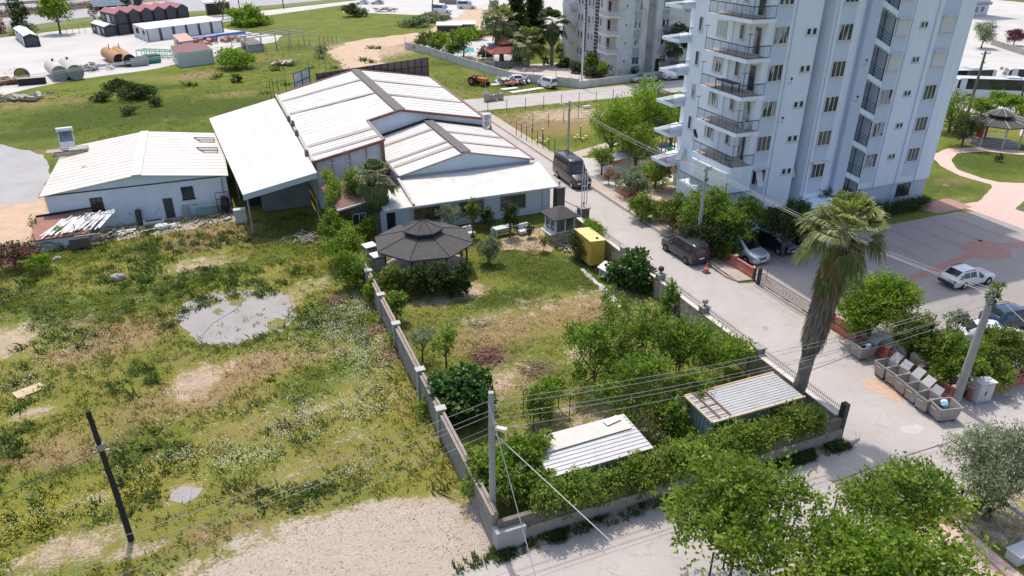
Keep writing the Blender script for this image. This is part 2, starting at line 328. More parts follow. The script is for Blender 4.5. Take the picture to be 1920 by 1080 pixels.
# ---------------------------------------------------------------- sheets laid on the ground
def ragged(poly, step=.6, amp=.12, seed=1):
    g = random.Random(seed); out = []
    for i in range(len(poly)):
        a = poly[i]; b = poly[(i+1) % len(poly)]; L = math.hypot(b[0]-a[0], b[1]-a[1]); n = max(1, int(L/step))
        for k in range(n):
            q = k/n; out.append((a[0]+(b[0]-a[0])*q+g.uniform(-amp, amp), a[1]+(b[1]-a[1])*q+g.uniform(-amp, amp)))
    return out
def sheet(name, poly, z, m, px=False, amp=.12, step=.6, thick=0, kind='structure'):
    if px: poly = [G(*p) for p in poly]
    if amp: poly = ragged(poly, step, amp, len(poly)*7+int(z*1000))
    mb = MB()
    if thick: mb.prism(poly, z-thick, z)
    else: mb.quad(*[(x, y, z) for x, y in poly])
    o = mb.build(name, m); tag(o, kind=kind); return o
def roadmat(name, base, crack=.5, spots=(.33, .27, .21), sp=.5, sc=1.0):
    m, t, b = newmat(name); P = wpos(t); n1 = noise(t, .25*sc, 6, .7, P, .5); n2 = noise(t, 9*sc, 4, .7, P); n3 = noise(t, 60, 2, .6, P)
    f = mathn(t, 'ADD', mathn(t, 'MULTIPLY', n1, .5), mathn(t, 'ADD', mathn(t, 'MULTIPLY', n2, .3), mathn(t, 'MULTIPLY', n3, .2)))
    c = ramp(t, f, [(.33, tuple(x*.80 for x in base)), (.5, base), (.66, tuple(min(.9, x*1.13) for x in base))])
    c = mixc(t, mathn(t, 'MULTIPLY', ramp(t, noise(t, .55*sc, 7, .75, P, 1.2), [(.57, 0), (.72, 1)]), sp), c, spots)
    v = t.nodes.new('ShaderNodeTexVoronoi'); v.feature = 'DISTANCE_TO_EDGE'; v.inputs['Scale'].default_value = .16*sc
    mp = t.nodes.new('ShaderNodeMix'); mp.data_type = 'VECTOR'; mp.inputs[0].default_value = .04
    nn = t.nodes.new('ShaderNodeTexNoise'); nn.inputs['Scale'].default_value = 1.2; nn.inputs['Detail'].default_value = 6; t.links.new(P, nn.inputs['Vector'])
    vm = t.nodes.new('ShaderNodeVectorMath'); vm.operation = 'MULTIPLY_ADD'; t.links.new(nn.outputs['Color'], vm.inputs[0]); vm.inputs[1].default_value = (1.6, 1.6, 1.6); t.links.new(P, vm.inputs[2])
    t.links.new(vm.outputs[0], v.inputs['Vector'])
    ck = ramp(t, v.outputs['Distance'], [(.0, 1), (.006, 0)]); gate = ramp(t, noise(t, .3, 3, .6, P), [(.5, 0), (.6, 1)])
    c = mixc(t, mathn(t, 'MULTIPLY', mathn(t, 'MULTIPLY', ck, gate), crack), c, tuple(x*.45 for x in base))
    t.links.new(c, b.inputs['Base Color']); b.inputs['Roughness'].default_value = .9; b.inputs['Specular IOR Level'].default_value = .2
    bump(t, b, n2, .01); return m
ROAD = roadmat('street_concrete', (.415, .38, .355))
LITE = roadmat('pale_concrete', (.50, .475, .45), .4, (.48, .36, .26), .35, .5)
GREYR = roadmat('grey_asphalt', (.36, .35, .35), .3)
WALK = roadmat('pavement', (.43, .37, .31), .5, (.24, .17, .12), .6, 1.5)
PADM = roadmat('old_concrete', (.31, .29, .275), .7, (.22, .18, .13), .5, 2)
def pavermat():
    m, t, b = newmat('pavers'); P = wpos(t); br = t.nodes.new('ShaderNodeTexBrick'); t.links.new(P, br.inputs['Vector'])
    br.inputs['Scale'].default_value = 5; br.inputs['Color1'].default_value = (.40, .37, .34, 1); br.inputs['Color2'].default_value = (.33, .30, .28, 1); br.inputs['Mortar'].default_value = (.24, .21, .19, 1); br.inputs['Mortar Size'].default_value = .03
    c = mixc(t, mathn(t, 'MULTIPLY', ramp(t, noise(t, .5, 6, .7, P), [(.4, 0), (.7, 1)]), .4), br.outputs['Color'], (.26, .22, .19))
    t.links.new(c, b.inputs['Base Color']); b.inputs['Roughness'].default_value = .9; return m
PAVE = pavermat()
REDP = M((.40, .22, .18), .9, .25, 2.5, dirt=(.36, .30, .26), damt=.6, dscale=1.2, name='red_pavers')
PINK = M((.60, .42, .36), .9, .15, 2.5, dirt=(.55, .48, .42), damt=.5, dscale=.6, name='pink_pavers')
KERB = M((.42, .39, .36), .85, .2, 3, dirt=(.25, .2, .16), name='kerb_stone')
sheet('street', [(27.9, 21.4), (27.9, 99.6), (34.9, 99.6), (34.9, 39), (36.4, 38.6), (36.2, 28), (36.6, 21.9), (44, 21.8), (75, 21.8), (75, 15.6), (33.5, 15.6), (27, 15.8), (5, 15.8), (2, 14), (-2, 12), (-2, 18.6), (6, 21.0), (9, 21.6)], .006, ROAD, amp=.05)
sheet('cross_street', [(27, 99.5), (27, 107.2), (140, 108.2), (140, 99.5)], .010, ROAD, amp=.15)
sheet('concrete_pad', [(325, 590), (345, 568), (380, 553), (430, 547), (485, 545), (530, 549), (556, 576), (552, 600), (528, 622), (475, 634), (432, 651), (375, 645), (350, 622)], .012, PADM, px=True, amp=.16, step=.35)
sheet('concrete_patch', [(318, 925), (335, 913), (378, 915), (372, 930), (345, 943), (320, 936)], .010, PADM, px=True, amp=.08, step=.3)
sheet('garden_stone_edge', [(1085, 503), (1093, 503), (1150, 552), (1168, 575), (1160, 577), (1140, 556)], .02, LITE, px=True, amp=.12, step=.3)
sheet('mortar_patch', [(1140, 930), (1142, 915), (1160, 914), (1165, 930)], .012, LITE, px=True, amp=.05, step=.2)
sheet('repair_patch', [(1690, 800), (1720, 795), (1735, 805), (1715, 815), (1692, 812)], .012, LITE, px=True, amp=.06, step=.2)
sheet('rust_stain', [(1612, 712), (1640, 708), (1680, 735), (1700, 752), (1680, 755), (1650, 738), (1625, 728)], .010, M((.50, .34, .25), .95, .2, 3), px=True, amp=.18, step=.2)
sheet('oil_stain', [(1428, 613), (1436, 611), (1443, 615), (1440, 620), (1431, 620)], .012, M((.33, .29, .26), .7, .1, 3), px=True, amp=.05, step=.15)
sheet('storage_yard', [(-95, 160), (-60, 150), (-32, 138), (-23.5, 147.6), (-9.1, 154.5), (-6.3, 158.5), (2, 160), (6, 176), (15, 180), (17, 190), (5.9, 207), (0, 216), (-22, 228), (-34, 216), (-48, 207), (-95, 190)], .012, LITE, amp=.5, step=3)
sheet('yard_road', [(-110, 165), (-44, 213), (-22, 229), (4, 239), (40, 262), (75, 285), (75, 276), (42, 254), (8, 226), (-6, 216), (-44, 206), (-110, 158)], .020, LITE, amp=.2, step=4)
sheet('highway', [(-130, 205), (-56, 224), (-48, 230), (-26, 241), (3.5, 252), (40, 273), (110, 306), (180, 330), (180, 420), (-130, 300)], .016, GREYR, amp=0)
sheet('far_lot', [(40, 235), (62, 216), (70, 200), (74, 180), (64, 172), (90, 150), (90, 190), (150, 190), (200, 240), (200, 300), (90, 285), (50, 262)], .008, LITE, amp=.5, step=3)
sheet('west_lane', [(-26.5, 106), (-20.5, 98.5), (-18.4, 90), (-18.6, 80), (-22.5, 81), (-60, 78), (-60, 105)], .012, GREYR, amp=.3, step=1)
sheet('east_lot', [(96, 60), (103, 64.5), (101.5, 73), (99, 86), (104, 100), (96, 104), (100, 130), (150, 200), (260, 200), (260, 60)], .012, LITE, amp=.2, step=2)
sheet('parking_lot', [(36.6, 22.2), (36.4, 45.2), (44, 46.0), (52, 43.5), (64, 43.6), (65.6, 43.0), (70, 42.8), (76, 46), (100, 46), (100, 22.2)], .014, PAVE, amp=.04)
for k in range(6):
    x0 = 49+k*2.65; sheet('paver_line', [(x0, 37.6), (x0+.28, 37.6), (x0+.28, 42.8), (x0, 42.8)], .020, REDP, amp=0)
sheet('paver_band', [(44, 34.2), (56, 36.4), (57.5, 38), (60, 38), (61, 36.6), (66, 36), (66, 35.4), (60.5, 35.6), (59, 34.4), (57, 34.6), (56, 35.6), (44, 33.5)], .020, REDP, amp=0)
for k in range(4): sheet('paver_line', [(40.6+k*2.6, 40.4), (40.9+k*2.6, 40.4), (40.9+k*2.6, 45), (40.6+k*2.6, 45)], .020, REDP, amp=0)
sheet('garden_path', [(1745, 292), (1775, 279), (1840, 276), (1920, 283), (1990, 300), (1990, 312), (1920, 291), (1850, 284), (1795, 288), (1783, 300), (1795, 318), (1840, 334), (1875, 342), (1990, 346), (1990, 460), (1920, 430), (1820, 394), (1790, 385), (1835, 378), (1860, 352), (1858, 346), (1800, 330), (1765, 312)], .018, PINK, px=True, amp=.05, step=.5)
sheet('lawn_wedge', [(1902, 392), (1925, 372), (1990, 380), (1990, 420)], .024, M((.10, .14, .035), .95, .4, 1.5), px=True, amp=.05)
sheet('building_apron', [(43.0, 47.0), (43.0, 60.5), (41.0, 61), (38.6, 60), (38.4, 57.5), (40.3, 56), (40.3, 47)], .03, PINK, amp=.1)
sheet('entrance_paving', [(60.5, 46.6), (66.6, 46.6), (66.6, 43.9), (62.0, 43.9)], .022, REDP, amp=0)
sheet('court_slab', [(36.6, 60.3), (36.4, 69.5), (38.3, 73.2), (44, 70), (54, 66.5), (50, 62), (43, 61.5)], .014, LITE, amp=.05)
sheet('playground_paving', [(41, 71), (46, 74), (60, 74), (60, 62), (54, 66)], .012, LITE, amp=.1)
sheet('pavement_strip', [(36.6, 69.5), (36.2, 73.5), (38.5, 75.2), (48, 79), (48, 77.6), (39, 73.4)], .010, WALK, amp=.15)
sheet('house_yard', [(-16.5, 66.2), (-9, 66.4), (0.2, 67.4), (0.6, 70.5), (-0.3, 70.5), (-17, 70.6)], .010, WALK, amp=.2)
sheet('kiosk_terrace', [(20, 52), (24, 50), (25.5, 52), (25.2, 55), (21, 54)], .008, M((.4, .3, .2), .95, .3, 2), amp=.2)
sheet('paved_corner', [(27.5, 15.4), (28.6, 14.4), (28.4, 11), (27, 4), (18, 4), (20, 12), (24, 15.4)], .022, PINK, amp=.03)
sheet('pool_terrace', [(44, 166), (64, 168), (68, 156), (60, 138), (52.5, 133.5), (49.5, 140), (42.4, 160)], .012, LITE, amp=.1)
sheet('court_paving', [(48, 123), (55, 132), (66.2, 131), (66.4, 114.8), (60, 110.6), (56.5, 110.4)], .010, M((.55, .46, .4), .9, .15, 2), amp=.1)
def water(name, poly, col):
    m, t, b = newmat(name); b.inputs['Base Color'].default_value = (*col, 1); b.inputs['Roughness'].default_value = .08; bump(t, b, noise(t, 3, 3, .5, wpos(t)), .03); sheet(name, poly, .03, m, amp=0)
water('pool_water', [(56.6, 149.6), (65, 150.6), (67.5, 159.6), (59, 160)], (.05, .17, .36))
water('paddling_pool_water', [(47.5, 148.5), (52.5, 149.6), (54, 155), (50, 158)], (.10, .42, .5))
DIRT = M((.34, .29, .235), .95, .3, 2.5, name='road_dirt')
sheet('road_dirt_edge', [(27.96, 22.2), (28.2, 22.2), (28.25, 53), (27.96, 53)], .012, DIRT, amp=.09, step=.25)
sheet('road_dirt_edge', [(34.6, 40.5), (34.77, 43.5), (34.77, 97), (34.62, 97), (34.55, 60)], .012, DIRT, amp=.07, step=.25)
sheet('road_dirt_edge', [(9.6, 21.5), (27.6, 21.5), (28.0, 21.0), (22, 20.95), (9.5, 21.0)], .012, DIRT, amp=.16, step=.3)
sheet('road_dirt_edge', [(35.2, 31), (35.5, 31), (35.5, 38), (34.9, 38.6), (35.1, 36), (34.7, 34), (35.0, 32.5)], .012, M((.42, .37, .32), .95, .2, 2), amp=.12, step=.25)
TAN = M((.50, .36, .25), .95, .22, .5, dirt=(.36, .30, .2), damt=.5, dscale=.25, name='tan_earth')
sheet('bare_earth', [(-40, 372), (30, 366), (78, 372), (95, 408), (72, 452), (40, 475), (-30, 470)], .006, TAN, px=True, amp=.5, step=1)
sheet('dirt_track', [(612, 98), (650, 80), (690, 73), (740, 67), (790, 60), (835, 46), (860, 30), (880, 12), (935, 20), (975, 40), (905, 60), (850, 68), (800, 73), (760, 82), (725, 88), (705, 104), (720, 120), (748, 133), (655, 136), (640, 118)], .009, TAN, px=True, amp=.9, step=2.5)
OLDP = M((.40, .365, .33), .92, .12, 2, dirt=(.3, .27, .24), name='old_patch')
MOSS = M((.17, .165, .05), .95, .35, 3, dirt=(.28, .22, .12), damt=.6, dscale=1.5, name='moss')
for px_ in ([(425, 556), (445, 550), (462, 562), (450, 574), (432, 572)], [(500, 606), (520, 596), (540, 600), (530, 614), (508, 620)], [(385, 566), (402, 560), (412, 568), (398, 574)], [(400, 582), (414, 578), (420, 586), (404, 590)]): sheet('moss_patch', px_, .018, MOSS, px=True, amp=.16, step=.15)
MB().tube([(*G(362, 648), .014), (*G(400, 606), .014), (*G(440, 582), .014), (*G(468, 552), .014)], .025, 4).build('pad_joint', M((.14, .13, .11), .9))['kind'] = 'structure'
for px_ in ([(1462, 560), (1500, 572), (1512, 600), (1490, 612), (1462, 588)], [(1375, 545), (1400, 552), (1410, 566), (1385, 562)], [(1455, 655), (1478, 662), (1500, 690), (1470, 680)], [(1770, 835), (1800, 825), (1850, 830), (1820, 845)], [(1640, 790), (1660, 800), (1650, 830), (1625, 825)], [(1230, 1000), (1290, 985), (1330, 1000), (1260, 1020)]): sheet('repair_patch', px_, .010, OLDP, px=True, amp=.12, step=.25)
MB().tube([(*G(1560, 905), .008), (*G(1650, 872), .008), (*G(1760, 835), .008), (*G(1850, 808), .008)], .03, 4).build('road_joint', M((.2, .18, .16), .9))['kind'] = 'structure'
MB().tube([(*G(1505, 700), .008), (*G(1560, 680), .008), (*G(1625, 655), .008), (*G(1660, 640), .008)], .03, 4).build('road_joint', M((.2, .18, .16), .9))['kind'] = 'structure'
# kerbs and raised pavement (a real step)
mb = MB(); mb.box(34.78, 43.5, 0, 34.95, 98, .13); mb.build('kerb', KERB)['kind'] = 'structure'
o = MB().prism([(34.95, 39.3), (36.3, 39.05), (36.3, 98), (34.95, 98)], 0, .125).build('pavement', WALK); tag(o, kind='structure')
o = MB().prism([(34.95, 43.5), (34.78, 43.5), (34.55, 40.3), (34.9, 39.2), (36.35, 38.95), (36.35, 39.05), (34.95, 39.3), (34.75, 40.4)], 0, .13).build('kerb', M((.36, .27, .23), .85, .25, 3, dirt=(.25, .2, .16))); tag(o, kind='structure')
o = MB().prism([(36.3, 22.4), (35.6, 22.4), (35.5, 29.4), (36.3, 29.4)], 0, .12).build('pavement', WALK); tag(o, kind='structure')
mb = MB().tube([(28.6, 15.3, .1), (27.9, 12.8, .1), (27.4, 9, .1), (26.8, 4, .1)], .13, 6); mb.build('kerb', M((.5, .38, .33), .85, .2, 3))['kind'] = 'structure'
mb = MB(); mb.tube([(29.3, 21.75, .07), (28.9, 21.3, .07), (28.2, 21.15, .07), (27.6, 21.4, .07)], .1, 6); mb.build('kerb', KERB)['kind'] = 'structure'
# ---------------------------------------------------------------- grass, weeds and wild flowers (nobody could count them)
ROADS = [((27.9, 15.6), (36.4, 99))]
def bad(x, y):
    u = (x < -18) & (y > 77) & (y < 107)
    for a, b_ in [((27.7, -99), (36.5, 99.5)), ((-17, 70), (30, 90)), ((36.4, 22), (100, 43.4)), ((-.6, 67.2), (8, 92)), ((7, 62), (29, 103)), ((9.4, 56.6), (30, 63)), ((27, 99), (140, 108)), ((40.3, 46), (64, 61)), ((36.4, 60.5), (60, 74))]:
        u |= (x > a[0]) & (x < b_[0]) & (y > a[1]) & (y < b_[1])
    px_, py_ = G(440, 600); u |= (((x-px_)/3.6)**2+((y-py_)/3.3)**2 < 1) & (rng.random(x.shape) < .97)
    u |= (y < 21.5) & (x > 5.5)
    return u
def tufts(name, n, region, hgt, wid, blades, mat, dens=None, spread=.12, label=None, cat=None, free=False):
    x = rng.uniform(region[0], region[1], n); y = rng.uniform(region[2], region[3], n)
    keep = ~bad(x, y) if not free else np.ones(n, bool)
    if dens is not None: keep &= rng.random(n) < np.clip(dens(x, y), 0, 1)
    x, y = x[keep], y[keep]; n = len(x)
    a = rng.uniform(0, 2*np.pi, (n, blades)); h = hgt*rng.uniform(.5, 1.3, (n, 1))*rng.uniform(.6, 1.1, (n, blades)); ln = rng.uniform(.4, 1.6, (n, blades))*h
    bx = x[:, None]+rng.normal(size=(n, blades))*spread; by = y[:, None]+rng.normal(size=(n, blades))*spread
    dx, dy = np.cos(a), np.sin(a); w = wid*rng.uniform(.6, 1.3, (n, blades))
    z0 = np.zeros_like(bx)
    p0 = np.stack([bx-dy*w, by+dx*w, z0], -1); p1 = np.stack([bx+dy*w, by-dx*w, z0], -1)
    m1 = np.stack([bx+dx*ln*.4+dy*w*.8, by+dy*ln*.4-dx*w*.8, h*.6], -1); p2 = np.stack([bx+dx*ln, by+dy*ln, h], -1)
    V = np.stack([p0, p1, m1, p2], 2).reshape(-1, 3)
    ti = np.repeat(np.clip(rng.normal(.5, .25, n), 0, 1), blades*4)
    o = bpy.data.objects.new(name, npmesh(name, V, np.arange(len(V)).reshape(-1, 4), mat, ti)); C.objects.link(o); tag(o, label, cat, kind='stuff'); return o
def vn(x, y, s, seed=0):   # cheap smooth value noise 0..1
    g = np.random.default_rng(seed).random((64, 64)); u, v = x/s+1000, y/s+1000; iu, iv = np.floor(u).astype(int), np.floor(v).astype(int); fu, fv = u-iu, v-iv
    fu, fv = fu*fu*(3-2*fu), fv*fv*(3-2*fv); q = lambda a, c: g[a % 64, c % 64]
    return (q(iu, iv)*(1-fu)+q(iu+1, iv)*fu)*(1-fv)+(q(iu, iv+1)*(1-fu)+q(iu+1, iv+1)*fu)*fv
GB1 = leafmat('grass_blades', (.09, .12, .02), (.18, .205, .038), (.34, .34, .11), .5, .7)
GB2 = leafmat('dry_grass', (.15, .10, .045), (.27, .19, .09), (.42, .33, .19), .2, .8)
GB3 = leafmat('weed_leaves', (.030, .058, .013), (.075, .12, .025), (.19, .25, .08), .35, .7)
GB4 = leafmat('meadow_blades', (.10, .12, .025), (.155, .17, .035), (.24, .23, .07), .5, .8)
FIELD = (-38, 8.1, 18, 70)
tufts('grass', 42000, FIELD, .22, .030, 6, GB1, lambda x, y: (vn(x, y, 2.2, 1)*.7+vn(x, y, .7, 2)*.5)*chan(x, y, 'lush')*1.5-.9*chan(x, y, 'soil')-.35*chan(x, y, 'straw'), .13, 'wild green grass covering the open field', 'grass')
tufts('dry_grass', 26000, FIELD, .18, .020, 5, GB2, lambda x, y: .25+.8*chan(x, y, 'straw')-.8*chan(x, y, 'soil')+.5*(vn(x, y, 1.8, 5)-.5), .13, 'withered straw coloured grass in the open field', 'grass')
tufts('weeds', 4000, FIELD, .38, .05, 16, GB3, lambda x, y: (vn(x, y, 3.5, 3)-.42)*2.2*(.4+chan(x, y, 'lush'))-.9*chan(x, y, 'soil'), .20, 'dark green weeds in clumps across the open field', 'weeds')
tufts('lawn_grass', 15000, (8.4, 27.7, 22, 57), .12, .025, 6, GB1, lambda x, y: (vn(x, y, 1.6, 9))*chan(x, y, 'lush')*1.7-.7*chan(x, y, 'soil')-.45*chan(x, y, 'straw'), .12, 'patchy short lawn grass inside the walled garden', 'grass')
tufts('dry_lawn', 11000, (8.4, 27.7, 22, 57), .10, .02, 5, GB2, lambda x, y: .15+.6*chan(x, y, 'straw')-.5*chan(x, y, 'soil'), .13, 'dried out lawn grass inside the walled garden', 'grass')
tufts('meadow_grass', 15000, (-40, 60, 88, 165), .16, .05, 5, GB4, lambda x, y: (vn(x, y, 6, 4)*.9+.1)*(1-chan(x, y, 'soil')*1.3)*(((x < -33) | (x > -6) | (y < 140)) & ((x < 44) | (y < 118-0*x) | (x < 40))), .25, 'long green meadow grass behind the white roofed halls', 'grass')
tufts('meadow_scrub', 160, (-40, 40, 90, 165), .7, .12, 26, GB3, lambda x, y: (vn(x, y, 9, 14)-.5)*2.4*(y < 137+.4*(x+32)), .45, 'low dark scrub dotted over the meadow', 'scrub')
tufts('roadside_grass', 2600, (6, 28, 20.9, 21.6), .25, .03, 7, GB3, lambda x, y: .1+.9*(vn(x, y, 1.2, 6) > .45), .08, 'grass growing along the foot of the long front wall', 'grass', True)
def flowers(name, mat, spots, size, label, n):
    P = []
    for u, v, rx, ry, w in spots:
        x, y = G(u, v); k = int(n*w)
        # clumps of heads
        cx = x+rng.normal(size=k//9+1)*rx; cy = y+rng.normal(size=k//9+1)*ry; j = rng.integers(0, len(cx), k)
        P.append(np.stack([cx[j]+rng.normal(size=k)*.22, cy[j]+rng.normal(size=k)*.22, rng.uniform(.12, .38, k)], 1))
    P = np.concatenate(P); P = P[~bad(P[:, 0], P[:, 1])]; k = len(P)
    A = unit(np.stack([rng.normal(size=k), rng.normal(size=k), rng.normal(size=k)*.25], 1)); N = unit(np.stack([rng.normal(size=k)*.35, rng.normal(size=k)*.35, np.ones(k)], 1))
    s = size*rng.uniform(.6, 1.3, k); V, Fq = rhombs(P, A, N, s, s*.9)
    o = bpy.data.objects.new(name, npmesh(name, V, Fq, mat, np.repeat(rng.random(k), 4))); C.objects.link(o); tag(o, label, 'wild flowers', kind='stuff')
flowers('white_wild_flowers', L_WHITE, [(640, 610, 1.6, 2.0, 1), (690, 670, 1.0, 1.6, .9), (600, 650, 2, 1.4, .5), (570, 770, 1.6, 1, .45), (640, 790, 1.5, .8, .35), (470, 860, 1.3, .6, .45), (380, 850, 2, .7, .25), (100, 610, 2.0, 1.3, .3), (130, 660, 1.6, .8, .25), (60, 730, 2.5, 1, .25), (150, 690, 3, 1, .2), (660, 570, 1.2, 1.4, .5), (30, 560, 3, 1, .2), (700, 740, .7, 1, .3), (470, 540, 3, 1, .15), (600, 900, 2, .6, .15), (120, 960, 1.2, .4, .15), (350, 790, 3, 1, .15)], .055, 'scattered white wild flowers in the open field', 1600)
flowers('yellow_wild_flowers', L_YELLOW, [(40, 970, 1.6, .9, 1), (100, 950, 1.4, .6, .6), (150, 980, 1.3, .5, .3), (250, 925, .6, .25, .3), (30, 1010, 1.2, .5, .5), (330, 880, 1.2, .4, .15), (60, 1050, 1.0, .3, .2)], .05, 'scattered yellow wild flowers in the near corner of the field', 1000)

# loose stones on the gravel and on the bare soil
k = 26000; x = rng.uniform(-12, 9, k); y = rng.uniform(16, 34, k); w = chan(x, y, 'soil')-.25; kp = (rng.random(k) < np.clip(w, .015, 1)) & ~((y < 21.4) & (x > 5)); x, y = x[kp], y[kp]; k = len(x)
P = np.stack([x, y, rng.uniform(.01, .04, k)], 1); A = unit(np.stack([rng.normal(size=k), rng.normal(size=k), rng.normal(size=k)*.3], 1)); N = unit(np.stack([rng.normal(size=k)*.4, rng.normal(size=k)*.4, np.ones(k)], 1)); sz = rng.gamma(2, .014, k)+.02
V, Fq = rhombs(P, A, N, sz, sz*.8)
o = bpy.data.objects.new('gravel_stones', npmesh('gravel_stones', V, Fq, leafmat('stones', (.24, .195, .155), (.40, .34, .28), (.60, .54, .47), 0, .9), np.repeat(rng.random(k), 4))); C.objects.link(o); tag(o, 'loose stones over the bare gravel at the bottom of the picture', 'gravel', kind='stuff')
# ---------------------------------------------------------------- building materials
WHITEROOF = M((.61, .585, .545), .55, .06, .6, dirt=(.44, .39, .33), damt=.6, dscale=.45, name='white_sheet_roof')
CREAMROOF = M((.60, .55, .495), .5, .05, .6, dirt=(.50, .41, .32), damt=.65, dscale=.5, name='cream_sheet_roof')
WALLW = M((.66, .70, .76), .8, .05, .8, dirt=(.46, .48, .52), damt=.45, dscale=.9, name='white_wall')
WALLW2 = M((.60, .66, .74), .8, .05, .8, dirt=(.42, .44, .48), damt=.35, dscale=.7, name='panel_wall')
STEEL = M((.34, .33, .31), .5, .2, 2, metal=.3, name='steel')
DARKM = M((.035, .035, .04), .5, .3, 3, name='dark_paint')
BLACK = M((.015, .015, .018), .6, .2, 3, name='black')
FASC = M((.22, .10, .08), .7, .25, 3, dirt=(.3, .26, .22), damt=.5, name='red_brown_trim')
SKYL = M((.33, .295, .25), .5, .12, 2, name='rooflight_strip')
RIDGE = M((.115, .105, .095), .7, .2, 2, name='ridge_cap')
GREYP = M((.30, .31, .32), .6, .2, 2, name='grey_paint')
WHITEP = M((.62, .62, .61), .5, .06, 3, dirt=(.5, .46, .4), damt=.3, name='white_paint')
CONC = M((.36, .34, .31), .9, .22, 2.5, .01, dirt=(.16, .145, .12), damt=.6, dscale=.9, name='weathered_concrete')
RUSTM = M((.26, .13, .07), .85, .35, 3, dirt=(.12, .06, .04), name='rust')
WOOD = M((.24, .16, .10), .85, .35, 5, name='wood')
TILE = None
def glassmat(c=(.03, .04, .05), r=.08):
    key = ('g', c); 
    if key in MC: return MC[key]
    m, t, b = newmat('glass'); b.inputs['Base Color'].default_value = (*c, 1); b.inputs['Roughness'].default_value = r; b.inputs['Specular IOR Level'].default_value = .8
    n = noise(t, .6, 2, .5, wpos(t)); t.links.new(ramp(t, n, [(.4, tuple(x*.6 for x in c)), (.6, tuple(x*1.8 for x in c))]), b.inputs['Base Color']); MC[key] = m; return m
GLASS = glassmat()
def tilemat():
    m, t, b = newmat('roof_tiles'); P = wpos(t); br = t.nodes.new('ShaderNodeTexBrick'); t.links.new(P, br.inputs['Vector']); br.inputs['Scale'].default_value = 3
    br.inputs['Color1'].default_value = (.42, .19, .13, 1); br.inputs['Color2'].default_value = (.33, .15, .11, 1); br.inputs['Mortar'].default_value = (.12, .06, .05, 1); br.inputs['Mortar Size'].default_value = .05
    c = mixc(t, mathn(t, 'MULTIPLY', ramp(t, noise(t, 1.2, 5, .7, P), [(.4, 0), (.7, 1)]), .5), br.outputs['Color'], (.45, .33, .27)); t.links.new(c, b.inputs['Base Color']); b.inputs['Roughness'].default_value = .85; bump(t, b, br.outputs['Fac'], .03); return m
TILE = tilemat()
def lerp3(a, b, t): return tuple(a[i]+(b[i]-a[i])*t for i in range(3))
def sheetroof(parent, q, mat, ribs, along='ab', t=.08, rib_h=.03, name='roof', world=True, rw=.035):
    "q = 4 corner points a,b,c,d; ribs run from edge ab to edge dc"
    a, b_, c, d = q; mb = MB(); mb.slab(q, t)
    for k in range(1, ribs):
        s = k/ribs; p = Vector(lerp3(a, b_, s)); r = Vector(lerp3(d, c, s)); w = (Vector(b_)-Vector(a)).normalized()*rw; up = Vector((0, 0, rib_h))
        mb.hexa([p-w*1.4, p+w*1.4, r+w*1.4, r-w*1.4, p-w*.6+up, p+w*.6+up, r+w*.6+up, r-w*.6+up])
    return mb.build(name, mat, parent, world=world)
def strip(parent, p0, p1, w, h, mat, name, up=.05):
    "flat band of width w lying over a roof from p0 to p1"
    p0, p1 = Vector(p0), Vector(p1); d = (p1-p0).normalized(); s = d.cross(Vector((0, 0, 1))).normalized()*w/2; u = Vector((0, 0, up)); l = Vector((0, 0, up-h))
    return MB().hexa([p0-s+l, p0+s+l, p1+s+l, p1-s+l, p0-s+u, p0+s+u, p1+s+u, p1-s+u]).build(name, mat, parent, world=True)
WC = {}
def window(parent, x, y, z, w, h, face='y', n=2, frame=None, glass=None, name='window', bars=0, depth=.06, shut=0):
    "window standing proud of a wall that looks to -Y ('y') or -X ('x'); (x, y, z) is the middle of its sill on the wall plane"
    key = (w, h, face, n, bars, shut, frame, glass)
    if key not in WC:
        f = MB(); g = MB(); fw = .06
        f.box(-w/2-.08, -depth-.05, -.09, w/2+.08, .01, -.012)
        f.box(-w/2, -depth, 0, -w/2+fw, .01, h); f.box(w/2-fw, -depth, 0, w/2, .01, h)
        f.box(-w/2+fw, -depth, 0, w/2-fw, .01, fw); f.box(-w/2+fw, -depth, h-fw, w/2-fw, .01, h)
        for k in range(1, n): xx = -w/2+w*k/n; f.box(xx-fw/2, -depth+.002, fw, xx+fw/2, .01, h-fw)
        for k in range(bars): xx = -w/2+w*(k+.5)/bars; f.box(xx-.012, -depth-.03, fw, xx+.012, -depth-.006, h-fw)
        if shut: f.box(-w/2+.01, -depth-.03, h*(1-shut), w/2-.01, -depth-.002, h-.01); f.box(-w/2-.12, -depth-.25, h+.02, w/2+.12, .01, h+.14)
        g.box(-w/2+fw, -.03, fw, w/2-fw, -.004, h-fw)
        if face == 'x':
            for m_ in (f, g): m_.v = [(p[1], -p[0], p[2]) for p in m_.v]
        fo = f.build(name, frame or WHITEP); go_ = g.build('pane', glass or GLASS)
        me1, me2 = fo.data, go_.data; bpy.data.objects.remove(fo); bpy.data.objects.remove(go_); WC[key] = (me1, me2)
    me1, me2 = WC[key]; o = bpy.data.objects.new(name, me1); C.objects.link(o); o.parent = parent
    inv = XF[root_of(parent).name].inverted(); o.location = inv @ Vector((x, y, z))
    p = bpy.data.objects.new('pane', me2); C.objects.link(p); p.parent = o
    return o
